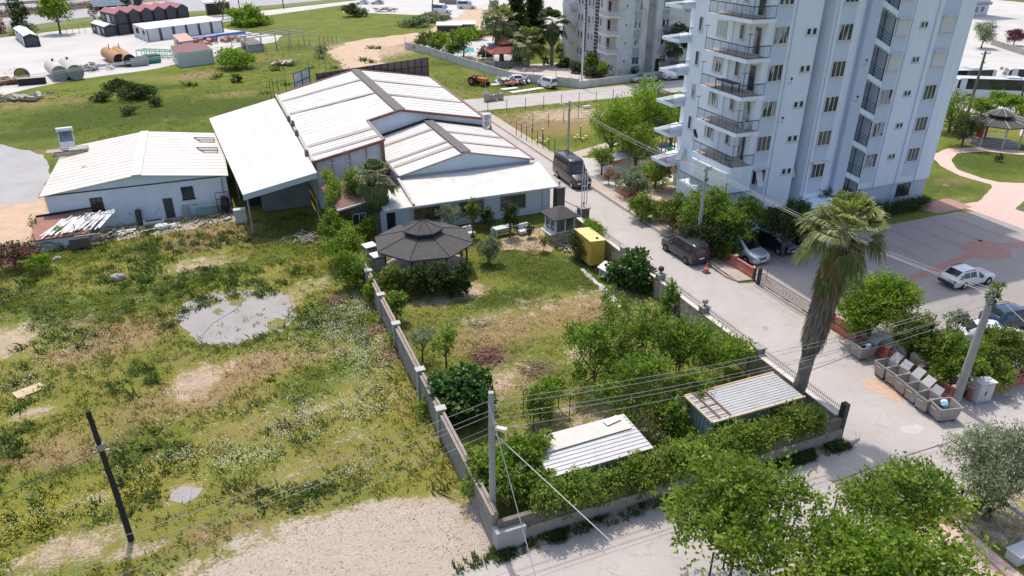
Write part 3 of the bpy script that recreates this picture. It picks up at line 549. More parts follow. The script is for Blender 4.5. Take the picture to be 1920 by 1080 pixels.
# ================================================================ long white house
H0 = thing('white_house', 'long white single storey house with dark band and low gabled cream sheet roof', 'house', (-8, 78, 0))
HX0, HX1, HY0, HY1 = -15.55, -.55, 70.5, 86.4
MB().box(HX0, HY0, 0, HX1, HY1, 3.40).build('wall', WALLW, H0, world=True)
mb = MB(); mb.v += [(HX0, HY0, 3.41), (HX1, HY0, 3.41), (-8, HY0, 4.42), (HX0, HY0+.12, 3.41), (HX1, HY0+.12, 3.41), (-8, HY0+.12, 4.42)]; mb.f += [(0, 1, 2), (5, 4, 3), (0, 2, 5, 3), (1, 4, 5, 2)]
mb.build('gable', WALLW2, H0, world=True)
MB().box(HX0-.02, HY0-.05, 3.41, HX1+.02, HY0+.1, 3.51).build('dark_band', DARKM, H0, world=True)
sheetroof(H0, [(HX0-.35, HY0-.2, 3.50), (HX0-.35, HY1+.2, 3.50), (-8, HY1+.2, 4.50), (-8, HY0-.2, 4.50)], CREAMROOF, 15)
sheetroof(H0, [(HX1+.25, HY1+.2, 3.52), (HX1+.25, HY0-.2, 3.52), (-8, HY0-.2, 4.50), (-8, HY1+.2, 4.50)], CREAMROOF, 15)
strip(H0, (-8, HY0-.22, 4.50), (-8, HY1+.22, 4.50), .8, .04, WHITEROOF, 'ridge_cap')
window(H0, -11.7, HY0, 1.6, 1.0, 1.2, 'y', 2, DARKM, glassmat((.06, .045, .03)), bars=6)
window(H0, -4.1, HY0, 1.65, 1.05, 1.2, 'y', 2, DARKM, bars=7)
d = MB().box(-6.35, HY0-.05, 0, -5.55, HY0+.02, 1.95).build('door', M((.05, .055, .07), .5, .2, 3), H0, world=True)
MB().box(-5.7, HY0-.09, .95, -5.64, HY0-.04, 1.1).build('handle', STEEL, d, world=True)
MB().tube([(-1.0, HY0-.12, 3.3), (-1.0, HY0-.12, 1.2), (-.8, HY0-.2, .1)], .05).build('drain_pipe', M((.45, .28, .2), .7), H0, world=True)
gr = MB()
for (a, c, e, f_) in ((-4.9, .95, -4.6, 1.12), (-4.75, 1.0, -4.5, .95), (-4.5, .98, -4.15, 1.15), (-4.3, .9, -4.05, 1.02), (-4.05, 1.1, -3.75, .95), (-3.9, .92, -3.5, 1.12), (-9.4, .85, -9.28, .97), (-8.3, 1.05, -8.24, 1.11), (-6.95, .9, -6.8, 1.0), (-7.2, .6, -7.1, .75)):
    gr.tube([(a, HY0-.004, c), ((a+e)/2, HY0-.004, (c+f_)/2+.04), (e, HY0-.004, f_)], .025, 4)
gr.build('black_scribble', BLACK, H0, world=True, label='black paint scribble on the wall right of the door')
# things on and by the house
sw = thing('solar_water_heater', 'solar water heater with dark glass collector on the corner of the cream roof', 'solar heater', (-15.2, 84.9, 3.6), R(6))
MB().slab([(-.6, -.9, .5), (.6, -.9, .5), (.6, .5, 1.9), (-.6, .5, 1.9)], .08).build('collector', glassmat((.05, .07, .09)), sw)
MB().slab([(-.68, -.95, .47), (.68, -.95, .47), (.68, .56, 1.93), (-.68, .56, 1.93)], .06).build('collector_frame', M((.32, .34, .35), .4, .1, 2, metal=.4), sw)
MB().tube([(-.75, .75, 2.05), (.75, .75, 2.05)], .26, 12).build('tank', M((.62, .63, .62), .4, .1, 2), sw, smooth=True)
mb = MB()
for x in (-.6, .6): mb.tube([(x, -.9, 0), (x, -.9, .5)], .03); mb.tube([(x, .55, 0), (x, .55, 1.9)], .03); mb.tube([(x, -.9, .1), (x, .55, 1.2)], .025)
mb.build('stand', STEEL, sw)
mb = MB()
mb.box(0, 0, 0, 3.0, .08, .35); mb.box(0, 1.2, 0, 3, 1.28, .35); mb.box(0, 0, 0, .08, 1.28, .35); mb.box(2.92, 0, 0, 3, 1.28, .35); mb.box(1.5, .1, .05, 3.2, 1.6, .55); mb.box(-.6, .7, .3, .9, 1.9, .36)
solo(mb, 'metal_trough', M((.33, .29, .25), .7, .35, 2, dirt=(.5, .42, .36)), 'rusty grey metal troughs and sheets in front of the solar heater on the cream roof', 'scrap metal', (-16.4, 82.6, 3.62), rz=R(4))
for k, (x, y, lb) in enumerate([(-2.1, 83.2, 'grey metal frame lying on the cream roof, the upper of two by the white canopy'), (-1.9, 79.0, 'grey metal frame lying on the cream roof, the lower of two by the white canopy')]):
    mb = MB()
    for a, c in (((-1.0, 1), (1, 1)), ((1, 1), (1, -1)), ((1, -1), (-.3, -1)), ((-.3, -1), (-1, 1)), ((-.7, 0), (1, 0))): mb.tube([(a[0], a[1]*.9, .1-a[0]*.12), (c[0], c[1]*.9, .1-c[0]*.12)], .045, 5)
    solo(mb, 'roof_lattice', DARKM, lb, 'metal frame', (x, y, 3.72), group='metal frames on the cream roof')
solo(MB().box(0, 0, 0, 1.1, .5, .03), 'roof_patch', M((.42, .2, .19), .8, .2, 2), 'small faded red sheet lying on the cream roof', 'sheet', (-13.2, 76.9, 3.86))
# lean-to shed with planks
t_ = thing('lean_to_shed', 'low shed with rusty red sheet roof against the left end of the white house', 'shed', (-15.8, 67.8, 0))
MB().box(-.6, -1.5, 0, 3.2, 2.4, .95).build('wall', WALLW, t_); MB().slab([(-.8, -1.8, 1.15), (3.6, -1.6, 1.15), (3.6, 2.6, 1.75), (-.8, 2.6, 1.75)], .06).build('roof', M((.32, .16, .12), .85, .25, 2, dirt=(.2, .1, .08)), t_)
MB().tube([(-.8, 2.5, 1.8), (3.7, 2.5, 1.95)], .09, 6).build('roof_beam', BLACK, t_)
mb = MB()
for k in range(20): mb.box(2.5+k*.09, -2.0, .2, 2.53+k*.09, -1.95, 1.1)
mb.box(2.5, -2.06, 1.06, 4.3, -1.94, 1.14); mb.box(2.5, -2.06, .2, 4.3, -1.94, .27)
mb.build('slatted_screen', M((.4, .36, .33), .8, .2, 3), t_)
pl = thing('plank_pile', 'fan of long white planks strewn over the rusty shed roof', 'planks', (-13.6, 67.6, 1.2))
for k in range(34):
    x = -1.5+k*.13+rnd.uniform(-.1, .1); y = rnd.uniform(-.4, .4); a = R(62+rnd.uniform(-9, 9)); MB().cbox((x, y, .32+k*.007+y*.13), (rnd.uniform(2.4, 3.2), .13, .035), a, (R(rnd.uniform(-4, 4)), R(-8))).build('plank', WHITEP, pl)
sg = thing('swing_frame', 'white and grey A-frame swing stand in front of the white house', 'swing stand', (-11.2, 67.6, 0), R(-22))
MB().tube([(-1.3, 0, 2.25), (1.3, 0, 2.25)], .05, 8).build('top_bar', WHITEP, sg)
for x in (-1.3, 1.3):
    for y in (-.95, .95): MB().tube([(x, 0, 2.25), (x*1.05, y, 0)], .035, 6).build('leg', STEEL, sg)
    MB().tube([(x*1.02, -.45, 1.2), (x*1.02, .45, 1.2)], .025, 6).build('cross_bar', DARKM, sg)
def junk(name, label, cat, xy, fn, z=0, rz=0, group=None): o = thing(name, label, cat, (*xy, z), rz, group); fn(o); return o
junk('boiler', 'dark upright metal cylinder leaning on the white house wall', 'boiler', (-8.6, 70.1), lambda o: (MB().tube([(0, -.5, 0), (.05, .0, 1.3)], .27, 12).build('tank', DARKM, o, smooth=True), MB().tube([(.05, 0, 1.3), (.06, .03, 1.42)], .1, 8).build('outlet', RUSTM, o)))
def _bath(o):
    MB().prism([(-.85, -.35), (.85, -.35), (.95, .2), (.6, .38), (-.85, .35)], .1, .38).build('basin', WHITEP, o); MB().prism([(-.72, -.24), (.72, -.24), (.78, .14), (.5, .26), (-.72, .24)], .3, .385).build('hollow', DARKM, o); MB().box(-.5, -.2, 0, .5, .2, .1).build('base', DARKM, o)
junk('old_bathtub', 'dirty white bathtub on the ground between boiler and dark door', 'bathtub', (-7.4, 69.4), _bath)
def _ward(o):
    MB().box(-.45, -.2, 0, .45, .2, 1.05).build('cabinet', M((.2, .19, .19), .6), o)
junk('metal_cabinet', 'small dark metal cabinet right of the dark door', 'cabinet', (-4.6, 70.15), lambda o: (MB().box(-.3, -.2, 0, .3, .25, .9).build('body', GREYP, o), MB().box(-.27, -.22, .05, .27, -.202, .85).build('door', STEEL, o)))
junk('glass_counter', 'pale green glass topped counter standing along the white house wall', 'counter', (-2.6, 70.0), lambda o: (MB().box(-1.1, -.25, 0, 1.1, .3, .95).build('body', M((.20, .30, .31), .4), o), MB().box(-1.15, -.3, .955, 1.15, .35, 1.0).build('top', M((.35, .45, .45), .3), o), MB().box(-.02, -.262, .05, .02, -.252, .9).build('divider', STEEL, o)))
def _gate(o):
    mb = MB(); mb.box(-.6, 0, 0, -.55, .06, 2.2); mb.box(.55, 0, 0, .6, .06, 2.2); mb.box(-.55, 0, 2.15, .55, .06, 2.2); mb.box(-.55, 0, 1.5, .55, .06, 1.55); mb.build('frame', BLACK, o)
    mb = MB(); [mb.tube([(-.5+k*.18, .03, 0), (-.5+k*.18, .03, 1.5)], .015, 4) for k in range(7)]; mb.build('bars', BLACK, o)
    MB().blob((.2, .3, .9), (.45, .3, .8), jit=.3, seed=4).build('cage_load', DARKM, o)
junk('barred_gate', 'tall black barred gate frame leaning at the right end of the white house', 'gate', (-1.2, 69.6), _gate)
mb = MB()
for k in range(34):
    x, y = rnd.uniform(-13, 0), rnd.uniform(67.2, 70.0); mb.cbox((x, y, .08+rnd.random()*.1), (rnd.uniform(.2, .9), rnd.uniform(.1, .4), rnd.uniform(.05, .25)), rnd.uniform(0, 3), (rnd.uniform(-.2, .2), 0))
o = mb.build('rubbish', M((.34, .31, .28), .9, .5, 1.5, dirt=(.6, .58, .55), damt=.7, dscale=2)); tag(o, 'litter of broken boards and rubble along the front of the white house', 'rubbish', kind='stuff')
solo(MB().cbox((0, 0, .12), (1.7, .5, .03), .1, (.05, 0)).cbox((.3, .3, .18), (1.6, .35, .03), -.15), 'white_boards', WHITEP, 'two white boards lying flat below the swing stand', 'boards', (-9.9, 67.9), rz=R(10))
solo(MB().blob((0, 0, .2), (.7, .45, .28), 12, 6, .25, 3).blob((.8, .1, .15), (.4, .3, .2), 9, 5, .25, 5), 'plastic_sacks', WHITEP, 'crumpled white sacks on the ground below the bathtub', 'sacks', (-6.6, 67.9))
solo(MB().cbox((0, 0, .55), (1.5, .08, 1.1), .0, (.1, 0)), 'board_panel', M((.13, .11, .09), .85), 'dark brown board panel standing by the rocks', 'panel', (-12.9, 65.3))
for k, (u, v, s, lb) in enumerate([(88, 470, .95, 'flat topped grey boulder at the left edge of the field near the shed'), (115, 462, .9, 'grey boulder stacked beside the flat topped one'), (145, 463, .7, 'broken grey rock slab right of the two boulders'), (222, 524, .62, 'lone grey rock in the open grass of the field'), (108, 487, .35, 'small pale rock in the grass below the boulders'), (565, 0, 0, '')]):
    if not s: continue
    mb = MB().blob((0, 0, s*.32), (s, s*.7, s*.5), 11, 7, .16, k+20); solo(mb, 'boulder', M((.30, .285, .26), .95, .35, 3, .05, dirt=(.14, .13, .11)), lb, 'boulder', G(u, v), group='rocks in the field', rz=k)
for k, (u, v, lb) in enumerate([(75, 478, 'leftmost of the thin rusty fence posts before the white house'), (150, 458, 'thin fence post beside the brown board panel'), (265, 445, 'thin fence post below the bathtub'), (337, 435, 'thin fence post in front of the dark door'), (408, 418, 'thin fence post in front of the glass counter')]):
    mb = MB().tube([(0, 0, 0), (-.05, .02, 1.9)], .035, 6).box(-.12, -.05, 0, .12, .05, .06); solo(mb, 'fence_post', RUSTM, lb, 'post', G(u, v), group='thin posts along the field edge')
solo(MB().cbox((0, 0, .1), (1.5, .75, .05), .3, (.1, .05)).cbox((-.3, -.3, .05), (.7, .4, .04), .9), 'cardboard_sheet', M((.55, .42, .27), .9), 'tan cardboard sheet lying in the left of the field', 'cardboard', G(55, 735), rz=.2)
bp = thing('branch_pile', 'heap of grey cut branches in the grass near the canopy', 'branches', (*G(577, 448), 0))
mb = MB()
for k in range(60): a = rnd.uniform(0, 6.3); q = rnd.uniform(.2, 1.3); x, y = rnd.gauss(0, .7), rnd.gauss(0, .5); mb.tube([(x, y, rnd.uniform(.03, .3)), (x+q*math.cos(a), y+q*math.sin(a), rnd.uniform(.05, .35))], rnd.uniform(.02, .045), 4)
mb.build('sticks', M((.36, .32, .28), .9, .3, 4), bp)
def twigheap(label, uv, r, mat, n=90):
    o = thing('brush_heap', label, 'brushwood', (*G(*uv), 0), 0, 'heaps of cut brushwood'); mb = MB()
    for k in range(n): a = rnd.uniform(0, 6.3); q = rnd.uniform(.3, 1.1)*r*.7; x, y = rnd.gauss(0, r*.4), rnd.gauss(0, r*.35); z = rnd.uniform(.02, .45)*r*.5; mb.tube([(x, y, z), (x+q*math.cos(a), y+q*math.sin(a), max(.02, z+rnd.uniform(-.1, .2)))], rnd.uniform(.008, .022), 3)
    mb.build('twigs', mat, o)
twigheap('reddish brown heap of cut twigs on the garden lawn', (915, 672), 1.6, M((.26, .13, .10), .9, .3, 4), 220)
twigheap('grey brown heap of cut twigs near the fig tree below the red one', (1005, 695), 1.2, M((.25, .17, .12), .9, .3, 4), 120)
twigheap('sparse dead branch lying in the middle of the garden lawn', (900, 608), 1.0, M((.2, .17, .14), .9, .3, 4), 50)
twigheap('dry rusty brush outside the garden wall beside the hedge', (628, 565), .9, M((.28, .15, .09), .9, .3, 4), 150)
twigheap('tan dry brush against the outside of the garden wall', (732, 668), 1.0, M((.36, .22, .12), .9, .3, 4), 150)
twigheap('orange brown dry brush at the garden wall, farther up', (705, 620), .8, M((.38, .24, .13), .9, .3, 4), 130)
# ================================================================ steel canopy
cn = thing('steel_canopy', 'open sided steel canopy with sloping white sheet roof left of the big hall', 'canopy', (3.8, 78, 0))
q = [G3(455, 365, 4.0), G3(594, 323, 5.0), G3(515, 184, 5.0), G3(392, 222, 4.0)]
sheetroof(cn, [q[3], q[0], q[1], q[2]], WHITEROOF, 4, rib_h=.03) if False else None
a, b_, c_, d_ = q
sheetroof(cn, [a, b_, c_, d_], WHITEROOF, 4, rib_h=.025)
mb = MB()
for p0, p1 in ((a, b_),): mb.hexa([(p0[0], p0[1]-.12, p0[2]-.5), (p1[0], p1[1]-.12, p1[2]-.5), (p1[0], p1[1]-.02, p1[2]-.5), (p0[0], p0[1]-.02, p0[2]-.5), (p0[0], p0[1]-.12, p0[2]+.02), (p1[0], p1[1]-.12, p1[2]+.02), (p1[0], p1[1]-.02, p1[2]+.02), (p0[0], p0[1]-.02, p0[2]+.02)])
mb.build('fascia', M((.46, .52, .56), .5, .1, 2), cn, world=True)
for (x, y, z) in ((.9, 63.2, 3.9), (.3, 72, 3.9), (0, 80, 3.9), (-.6, 88, 3.9), (6.9, 64.4, 4.8), (6.8, 74, 4.8)): MB().tube([(x, y, 0), (x, y, z)], .08, 8).build('post', STEEL, cn, world=True)
mb = MB()
for k in range(6): y0 = 65+k*5; mb.tube([(.4-.2*k, y0, 3.8), (6.9, y0+.8, 4.7)], .06, 5)
mb.build('rafter', STEEL, cn, world=True)
# back and side boarding under the canopy
sc = thing('boarded_screen', 'grey green boarded screen standing in the shade under the canopy', 'screen', (4, 68.5, 0))
MB().box(2.2, 68.6, .1, 6.8, 68.75, 2.6).build('boards', M((.16, .19, .18), .8, .3, .8), sc, world=True)
MB().box(2.1, 68.5, 2.6, 6.9, 68.85, 2.7).build('top_rail', STEEL, sc, world=True)
solo(MB().box(-.5, -.3, 0, .5, .3, 1.25).box(-.53, -.33, 1.25, .53, .33, 1.3), 'white_chest', M((.5, .52, .52), .6), 'pale upright chest beside the front canopy post', 'chest', (.1, 66.9))
solo(MB().box(-1.2, -.6, 0, 1.2, .6, .7).box(-1, -.5, .7, .6, .5, 1.1).cbox((.8, 0, 1), (.9, .1, .6), .4), 'dark_crates', BLACK, 'dark stack of crates in the shade under the canopy', 'crates', (2.2, 71.6))
# ================================================================ big hall
bh = thing('main_hall', 'big hall with white gabled sheet roof, dark ridge cap and beige rooflight strips', 'industrial hall', (17, 85, 0))
Ln, Ni, No = G3(590, 303, 4.85), G3(687, 227, 6.05), G3(718, 263, 6.1)
Rn, Rf, Ef, Lf = G3(750, 206, 6.85), G3(666, 131, 6.85), G3(803, 143, 5.05), G3(520, 178, 4.85)
En = G3(907, 222, 5.05)
def ptl(a, b, s): return lerp3(a, b, s)
# left slope is split where the small hall bites into it
s = .36; Lm = (Ln[0]+.02, Ni[1]-.2, 4.85)
sheetroof(bh, [Ln, Lm, Ni, No], WHITEROOF, 10)
sheetroof(bh, [Lm, Lf, Rf, Rn], WHITEROOF, 16) if False else None
o = MB().slab([Lm, Ni, Rn, Rf][0:4], .08) if False else None
mb = MB(); n0 = len(mb.v)
top = [Lm, Ni, Rn, Rf, Lf]; mb.v += [(p[0], p[1], p[2]-.08) for p in top]+top; mb.f += [(4, 3, 2, 1, 0), (5, 6, 7, 8, 9)]+[(i, (i+1) % 5, 5+(i+1) % 5, 5+i) for i in range(5)]
for k in range(1, 17):
    y = Lm[1]+(Lf[1]-Lm[1])*k/17; p = Vector((Ln[0]+.1, y, 4.9)); r = Vector((Rn[0], y+1.6, 6.88)); w = Vector((0, .04, 0)); up = Vector((0, 0, .02)); mb.hexa([p-w, p+w, r+w, r-w, p-w*.5+up, p+w*.5+up, r+w*.5+up, r-w*.5+up])
mb.build('roof', WHITEROOF, bh, world=True)
sheetroof(bh, [En, Ef, Rf, Rn][::1], WHITEROOF, 16)
strip(bh, (Rn[0], Rn[1]-.05, 6.85), (Rf[0], Rf[1], 6.85), 1.15, .05, RIDGE, 'ridge_cap', .09)
for a, b_ in ((ptl(Lm, Lf, .82), ptl(Rn, Rf, .74)), (ptl(Lm, Lf, .50), ptl(Rn, Rf, .40)), (ptl(Ln, Lm, .62), ptl(No, Ni, .60)), (ptl(Ln, Lm, .25), ptl(No, Ni, .22))):
    strip(bh, (a[0]+.1, a[1], a[2]), (b_[0]-.05, b_[1], b_[2]), .75, .03, SKYL, 'rooflight_strip', .07)
for t1 in (.70, .34): a = ptl(Rn, Rf, t1); b_ = ptl(En, Ef, t1-.02); strip(bh, (a[0]+.6, a[1], a[2]-.1), (b_[0]-.1, b_[1], b_[2]), .75, .03, SKYL, 'rooflight_strip', .07)
# walls
mb = MB(); wl = [(Ln[0]+.15, Ln[1]+.2), (No[0]-.1, No[1]+.2), (Ni[0]-.1, Ni[1]+.1), (En[0]-.1, En[1]+.1), (Ef[0]-.1, Ef[1]-.2), (Lf[0]+.2, Lf[1]-.2)]
hz = [4.7, 5.95, 5.9, 4.9, 4.9, 4.7]
k0 = len(mb.v); mb.v += [(x, y, 0) for x, y in wl]+[(x, y, z) for (x, y), z in zip(wl, hz)]
for i in range(6): j = (i+1) % 6; mb.f.append((i, j, 6+j, 6+i))
mb.v += [(Rn[0], Rn[1]+.1, 6.72), (Rf[0], Rf[1]-.2, 6.72)]; mb.f += [(8, 9, 12), (10, 11, 13)]
mb.build('wall', WALLW2, bh, world=True)
def beam(parent, p0, p1, w, h, mat, name, off=(0, 0, 0)):
    p0 = Vector(p0)+Vector(off); p1 = Vector(p1)+Vector(off); d = (p1-p0).normalized(); s_ = d.cross(Vector((0, 0, 1))).normalized()*w/2; u = Vector((0, 0, h/2))
    return MB().hexa([p0-s_-u, p0+s_-u, p1+s_-u, p1-s_-u, p0-s_+u, p0+s_+u, p1+s_+u, p1-s_+u]).build(name, mat, parent, world=True)
for a, b_ in ((Ln, No), (Ni, Rn), (Rn, En), (Lf, Rf), (Rf, Ef)): beam(bh, a, b_, .28, .24, FASC, 'fascia', (0, -.12 if a[1] < 80 else .1, 0))
beam(bh, No, Ni, .26, .2, M((.24, .22, .20), .8, .2, 2), 'gutter', (.1, 0, 0)); beam(bh, En, Ef, .3, .2, FASC, 'gutter', (.12, 0, 0))
beam(bh, Ln, Lf, .30, .22, M((.40, .37, .34), .8, .25, 2, dirt=(.2, .17, .15)), 'gutter', (-.16, 0, 0))
MB().box(No[0]-.25, No[1]-.22, 0, No[0]+.05, No[1]+.02, 6.1).build('corner_post', FASC, bh, world=True)
mb = MB(); y = No[1]-.06
for s in (.25, .5, .75): p = ptl(Ln, No, s); mb.box(p[0]-.02, p[1]+.02, 0, p[0]+.02, p[1]+.2, p[2]-.2)
mb.build('panel_joint', GREYP, bh, world=True)
mb = MB(); p = ptl(Ln, No, .42); mb.tube([(p[0], p[1]-.5, 4.0), (p[0], p[1]-.5, 5.7)], .03); mb.tube([(p[0]-1.6, p[1]-.5, 4.6), (p[0]+1.3, p[1]-.5, 4.75)], .03); mb.tube([(p[0]-.5, p[1]-.5, 5.4), (p[0]+.5, p[1]-.5, 5.45)], .025)
solo(MB().tube([(0, 0, 0), (0, 0, 2.4)], .03).tube([(-1.5, 0, 1.2), (1.3, 0, 1.35)], .03).tube([(-.5, 0, 2.1), (.5, 0, 2.15)], .02), 'roof_antenna', STEEL, 'thin metal aerial rising before the hall wall above the tiled roof', 'aerial', (p[0]-.2, p[1]-1.6, 3.7))
for k, (u, v) in enumerate([(543, 223), (551, 232), (558, 250), (577, 288)]):
    x, y = G(u, v, 5.2); solo(MB().box(-.18, -.18, 0, .18, .18, .5).tube([(0, 0, .5), (0, 0, .62)], .1, 8), 'roof_vent', M((.13, .12, .12), .7), ['topmost dark vent stub along the gutter between canopy and hall roof', 'second dark vent stub from the top along the gutter between the roofs', 'third dark vent stub from the top along the gutter between the roofs', 'lowest dark vent stub along the gutter between the roofs'][k], 'vent', (x-.1, y, 4.95), group='vent stubs between canopy and hall')
# brown hoarding and framed sign behind the hall roof
hb = thing('sheet_hoarding', 'long brown corrugated metal hoarding rising behind the hall roof', 'hoarding', (20, 100, 0))
pa, pb = Vector((12.6, 99.6, 0)), Vector((28.8, 102.6, 0)); d = (pb-pa).normalized(); nrm = Vector((-d.y, d.x, 0))
pa = Vector((*G(594, 152, 5.6), 0)); pb = Vector((*G(802, 143, 5.0), 0))
x0_, y0_ = pa.x, 101.5; x1_, y1_ = pb.x+.2, 102.4
MB().hexa([(x0_, y0_, 3.5), (x1_, y1_, 3.5), (x1_, y1_+.1, 3.5), (x0_, y0_+.1, 3.5), (x0_, y0_, 6.6), (x1_, y1_, 7.6), (x1_, y1_+.1, 7.6), (x0_, y0_+.1, 6.6)]).build('sheeting', M((.135, .10, .095), .75, .25, 1.5, dirt=(.08, .06, .06)), hb, world=True)
mb = MB()
for k in range(17): s = k/16; x = x0_+(x1_-x0_)*s; y = y0_+(y1_-y0_)*s; mb.box(x-.04, y-.1, 0, x+.04, y-.01, 6.6+s)
mb.hexa([(x0_, y0_-.08, 6.0), (x1_, y1_-.08, 6.3), (x1_, y1_-.02, 6.3), (x0_, y0_-.02, 6.0), (x0_, y0_-.08, 6.08), (x1_, y1_-.08, 6.4), (x1_, y1_-.02, 6.4), (x0_, y0_-.02, 6.08)])
mb.build('posts', BLACK, hb, world=True)
sf_ = thing('framed_panel', 'pair of pale square panels in a black steel frame left behind the hall', 'panel frame', (9, 100.5, 0))
xa, ya = G(553, 165, 5.2); xb, yb = G(582, 152, 5.2)
MB().hexa([(xa, ya, 4.6), (xb, yb, 4.6), (xb, yb+.06, 4.6), (xa, ya+.06, 4.6), (xa, ya, 7.0), (xb, yb, 7.0), (xb, yb+.06, 7.0), (xa, ya+.06, 7.0)]).build('panel', M((.5, .52, .55), .6), sf_, world=True)
mb = MB()
for s in (0, .5, 1): x = xa+(xb-xa)*s; y = ya+(yb-ya)*s; mb.box(x-.05, y-.1, 0, x+.05, y-.02, 7.05)
mb.tube([(xa, ya-.06, 5.8), (xb, yb-.06, 5.8)], .05, 4); mb.tube([(xa, ya-.06, 7.0), (xb, yb-.06, 7.0)], .05, 4); mb.build('frame', BLACK, sf_, world=True)
sk_ = thing('bare_steel_frame', 'bare thin steel uprights left of the pale panels behind the hall', 'steel frame', (7, 99, 0)); mb = MB()
for u in (508, 514, 523, 538): x, y = G(u, 176, 4.8); mb.tube([(x, y, 0), (x, y, 7.0-(u % 3)*.2)], .04, 5)
x, y = G(512, 176, 4.8); x2, y2 = G(540, 170, 4.8); mb.tube([(x, y, 6.1), (x2, y2, 6.2)], .03, 4); mb.build('uprights', BLACK, sk_, world=True)
# ================================================================ small hall
sh = thing('small_hall', 'smaller white gabled hall stepping forward from the big one', 'industrial hall', (21, 69, 0))
sy0, sy1 = 62.7, 75.6; sl_, sr_, sx = 14.35, 27.75, 20.9
sheetroof(sh, [(sl_, sy0, 3.95), (sl_, sy1, 3.95), (sx, sy1, 5.5), (sx, sy0, 5.5)], WHITEROOF, 16)
sheetroof(sh, [(sr_, sy1, 4.05), (sr_, sy0, 4.05), (sx, sy0, 5.5), (sx, sy1, 5.5)], WHITEROOF, 16)
strip(sh, (sx, sy0-.05, 5.5), (sx, sy1, 5.5), 1.0, .05, RIDGE, 'ridge_cap', .09)
for yy in (65.3, 67.2, 72.3):
    strip(sh, (sl_+.1, yy, 3.97), (sx-.5, yy, 5.40), .6, .03, SKYL, 'rooflight_strip', .07)
for yy in (66.6, 70.8): strip(sh, (sr_-.1, yy, 4.07), (sx+.5, yy, 5.40), .6, .03, SKYL, 'rooflight_strip', .07)
mb = MB(); P_ = [(sl_+.2, sy0+.15), (sr_-.2, sy0+.15), (sr_-.2, sy1), (sl_+.2, sy1)]
mb.v += [(x, y, 0) for x, y in P_]+[(x, y, 3.9) for x, y in P_]+[(sx, sy0+.15, 5.42), (sx, sy1, 5.42)]; mb.f += [(0, 1, 5, 8, 4), (1, 2, 6, 5), (2, 3, 7, 9, 6), (3, 0, 4, 7)]
mb.build('wall', M((.56, .64, .71), .7, .05, .6, dirt=(.5, .54, .58), damt=.3), sh, world=True)
for a, b_ in (((sl_, sy0, 3.95), (sx, sy0, 5.5)), ((sx, sy0, 5.5), (sr_, sy0, 4.05))): beam(sh, a, b_, .12, .14, M((.30, .27, .25), .7), 'fascia', (0, -.08, -.02))
for a, b_ in (((sl_, sy1, 3.95), (sx, sy1, 5.5)), ((sx, sy1, 5.5), (sr_, sy1, 4.05))): beam(sh, a, b_, .5, .1, BLACK, 'flashing', (0, .1, .12))
beam(sh, (sl_, sy0, 3.9), (sl_, sy1, 3.9), .22, .16, M((.18, .13, .11), .8), 'gutter', (-.12, 0, 0)); beam(sh, (sr_, sy0, 4.0), (sr_, sy1, 4.0), .22, .16, FASC, 'gutter', (.12, 0, 0))
beam(sh, (sl_+.3, sy0, 3.72), (sr_-.3, sy0, 3.72), .1, .22, M((.32, .32, .33), .7), 'flashing', (0, .02, 0))
ac = thing('air_conditioner', 'white outdoor air conditioning unit with two fans at the hall corner', 'air conditioner', (*G(913, 236, 4.4), 4.4))
MB().box(-.48, -.2, 0, .48, .2, 1.35).build('body', WHITEP, ac, bevel=.02)
for z in (.36, 1.0):
    f_ = MB().disc((-.1, -.215, z), .27, 'y', 18, .03).build('fan', M((.30, .31, .32), .6), ac); MB().disc((-.1, -.24, z), .09, 'y', 12, .03).build('hub', WHITEP, f_)
MB().box(-.5, -.25, -.9, -.42, .25, -.02).box(.42, -.25, -.9, .5, .25, -.02).build('bracket', STEEL, ac)
# ================================================================ lean-to
lt = thing('front_annex', 'low white annex with bright lean-to roof and dark windows facing the garden', 'annex', (19, 60, 0))
sheetroof(lt, [(14.3, 57.35, 2.92), (28.05, 57.35, 2.92), (28.5, 62.75, 3.66), (14.3, 62.75, 3.66)], WHITEROOF, 6, rib_h=.02)
sheetroof(lt, [(11.55, 57.35, 2.9), (14.1, 57.35, 2.9), (14.1, 61.4, 3.3), (11.3, 61.4, 3.3)], WHITEROOF, 3, rib_h=.02)
beam(lt, (14.2, 57.35, 2.95), (14.2, 62.7, 3.66), .22, .2, M((.42, .41, .39), .6), 'verge', (0, 0, .06))
beam(lt, (11.5, 57.3, 2.84), (28.1, 57.3, 2.86), .16, .14, M((.5, .5, .5), .5), 'gutter')
beam(lt, (11.3, 61.45, 3.3), (14.1, 61.45, 3.3), .16, .14, STEEL, 'gutter')
MB().box(11.45, 58.6, 0, 27.85, 62.6, 2.86).build('wall', WALLW2, lt, world=True)
for x0, x1 in ((14.45, 16.9), (18.7, 21.1), (22.75, 25.3)):
    window(lt, (x0+x1)/2, 58.6, .85, x1-x0, 1.3, 'y', 3, M((.22, .22, .23), .5), GLASS)
d = MB().box(12.0, 58.53, .03, 12.75, 58.62, 2.1).build('door', BLACK, lt, world=True); MB().tube([(12.65, 58.5, 1.0), (12.65, 58.5, 1.15)], .025).build('handle', STEEL, d, world=True)
for x in (14.2, 17.4, 27.0): MB().tube([(x, 58.5, 0), (x, 58.5, 2.7)], .04, 6).build('downpipe', WHITEP, lt, world=True)
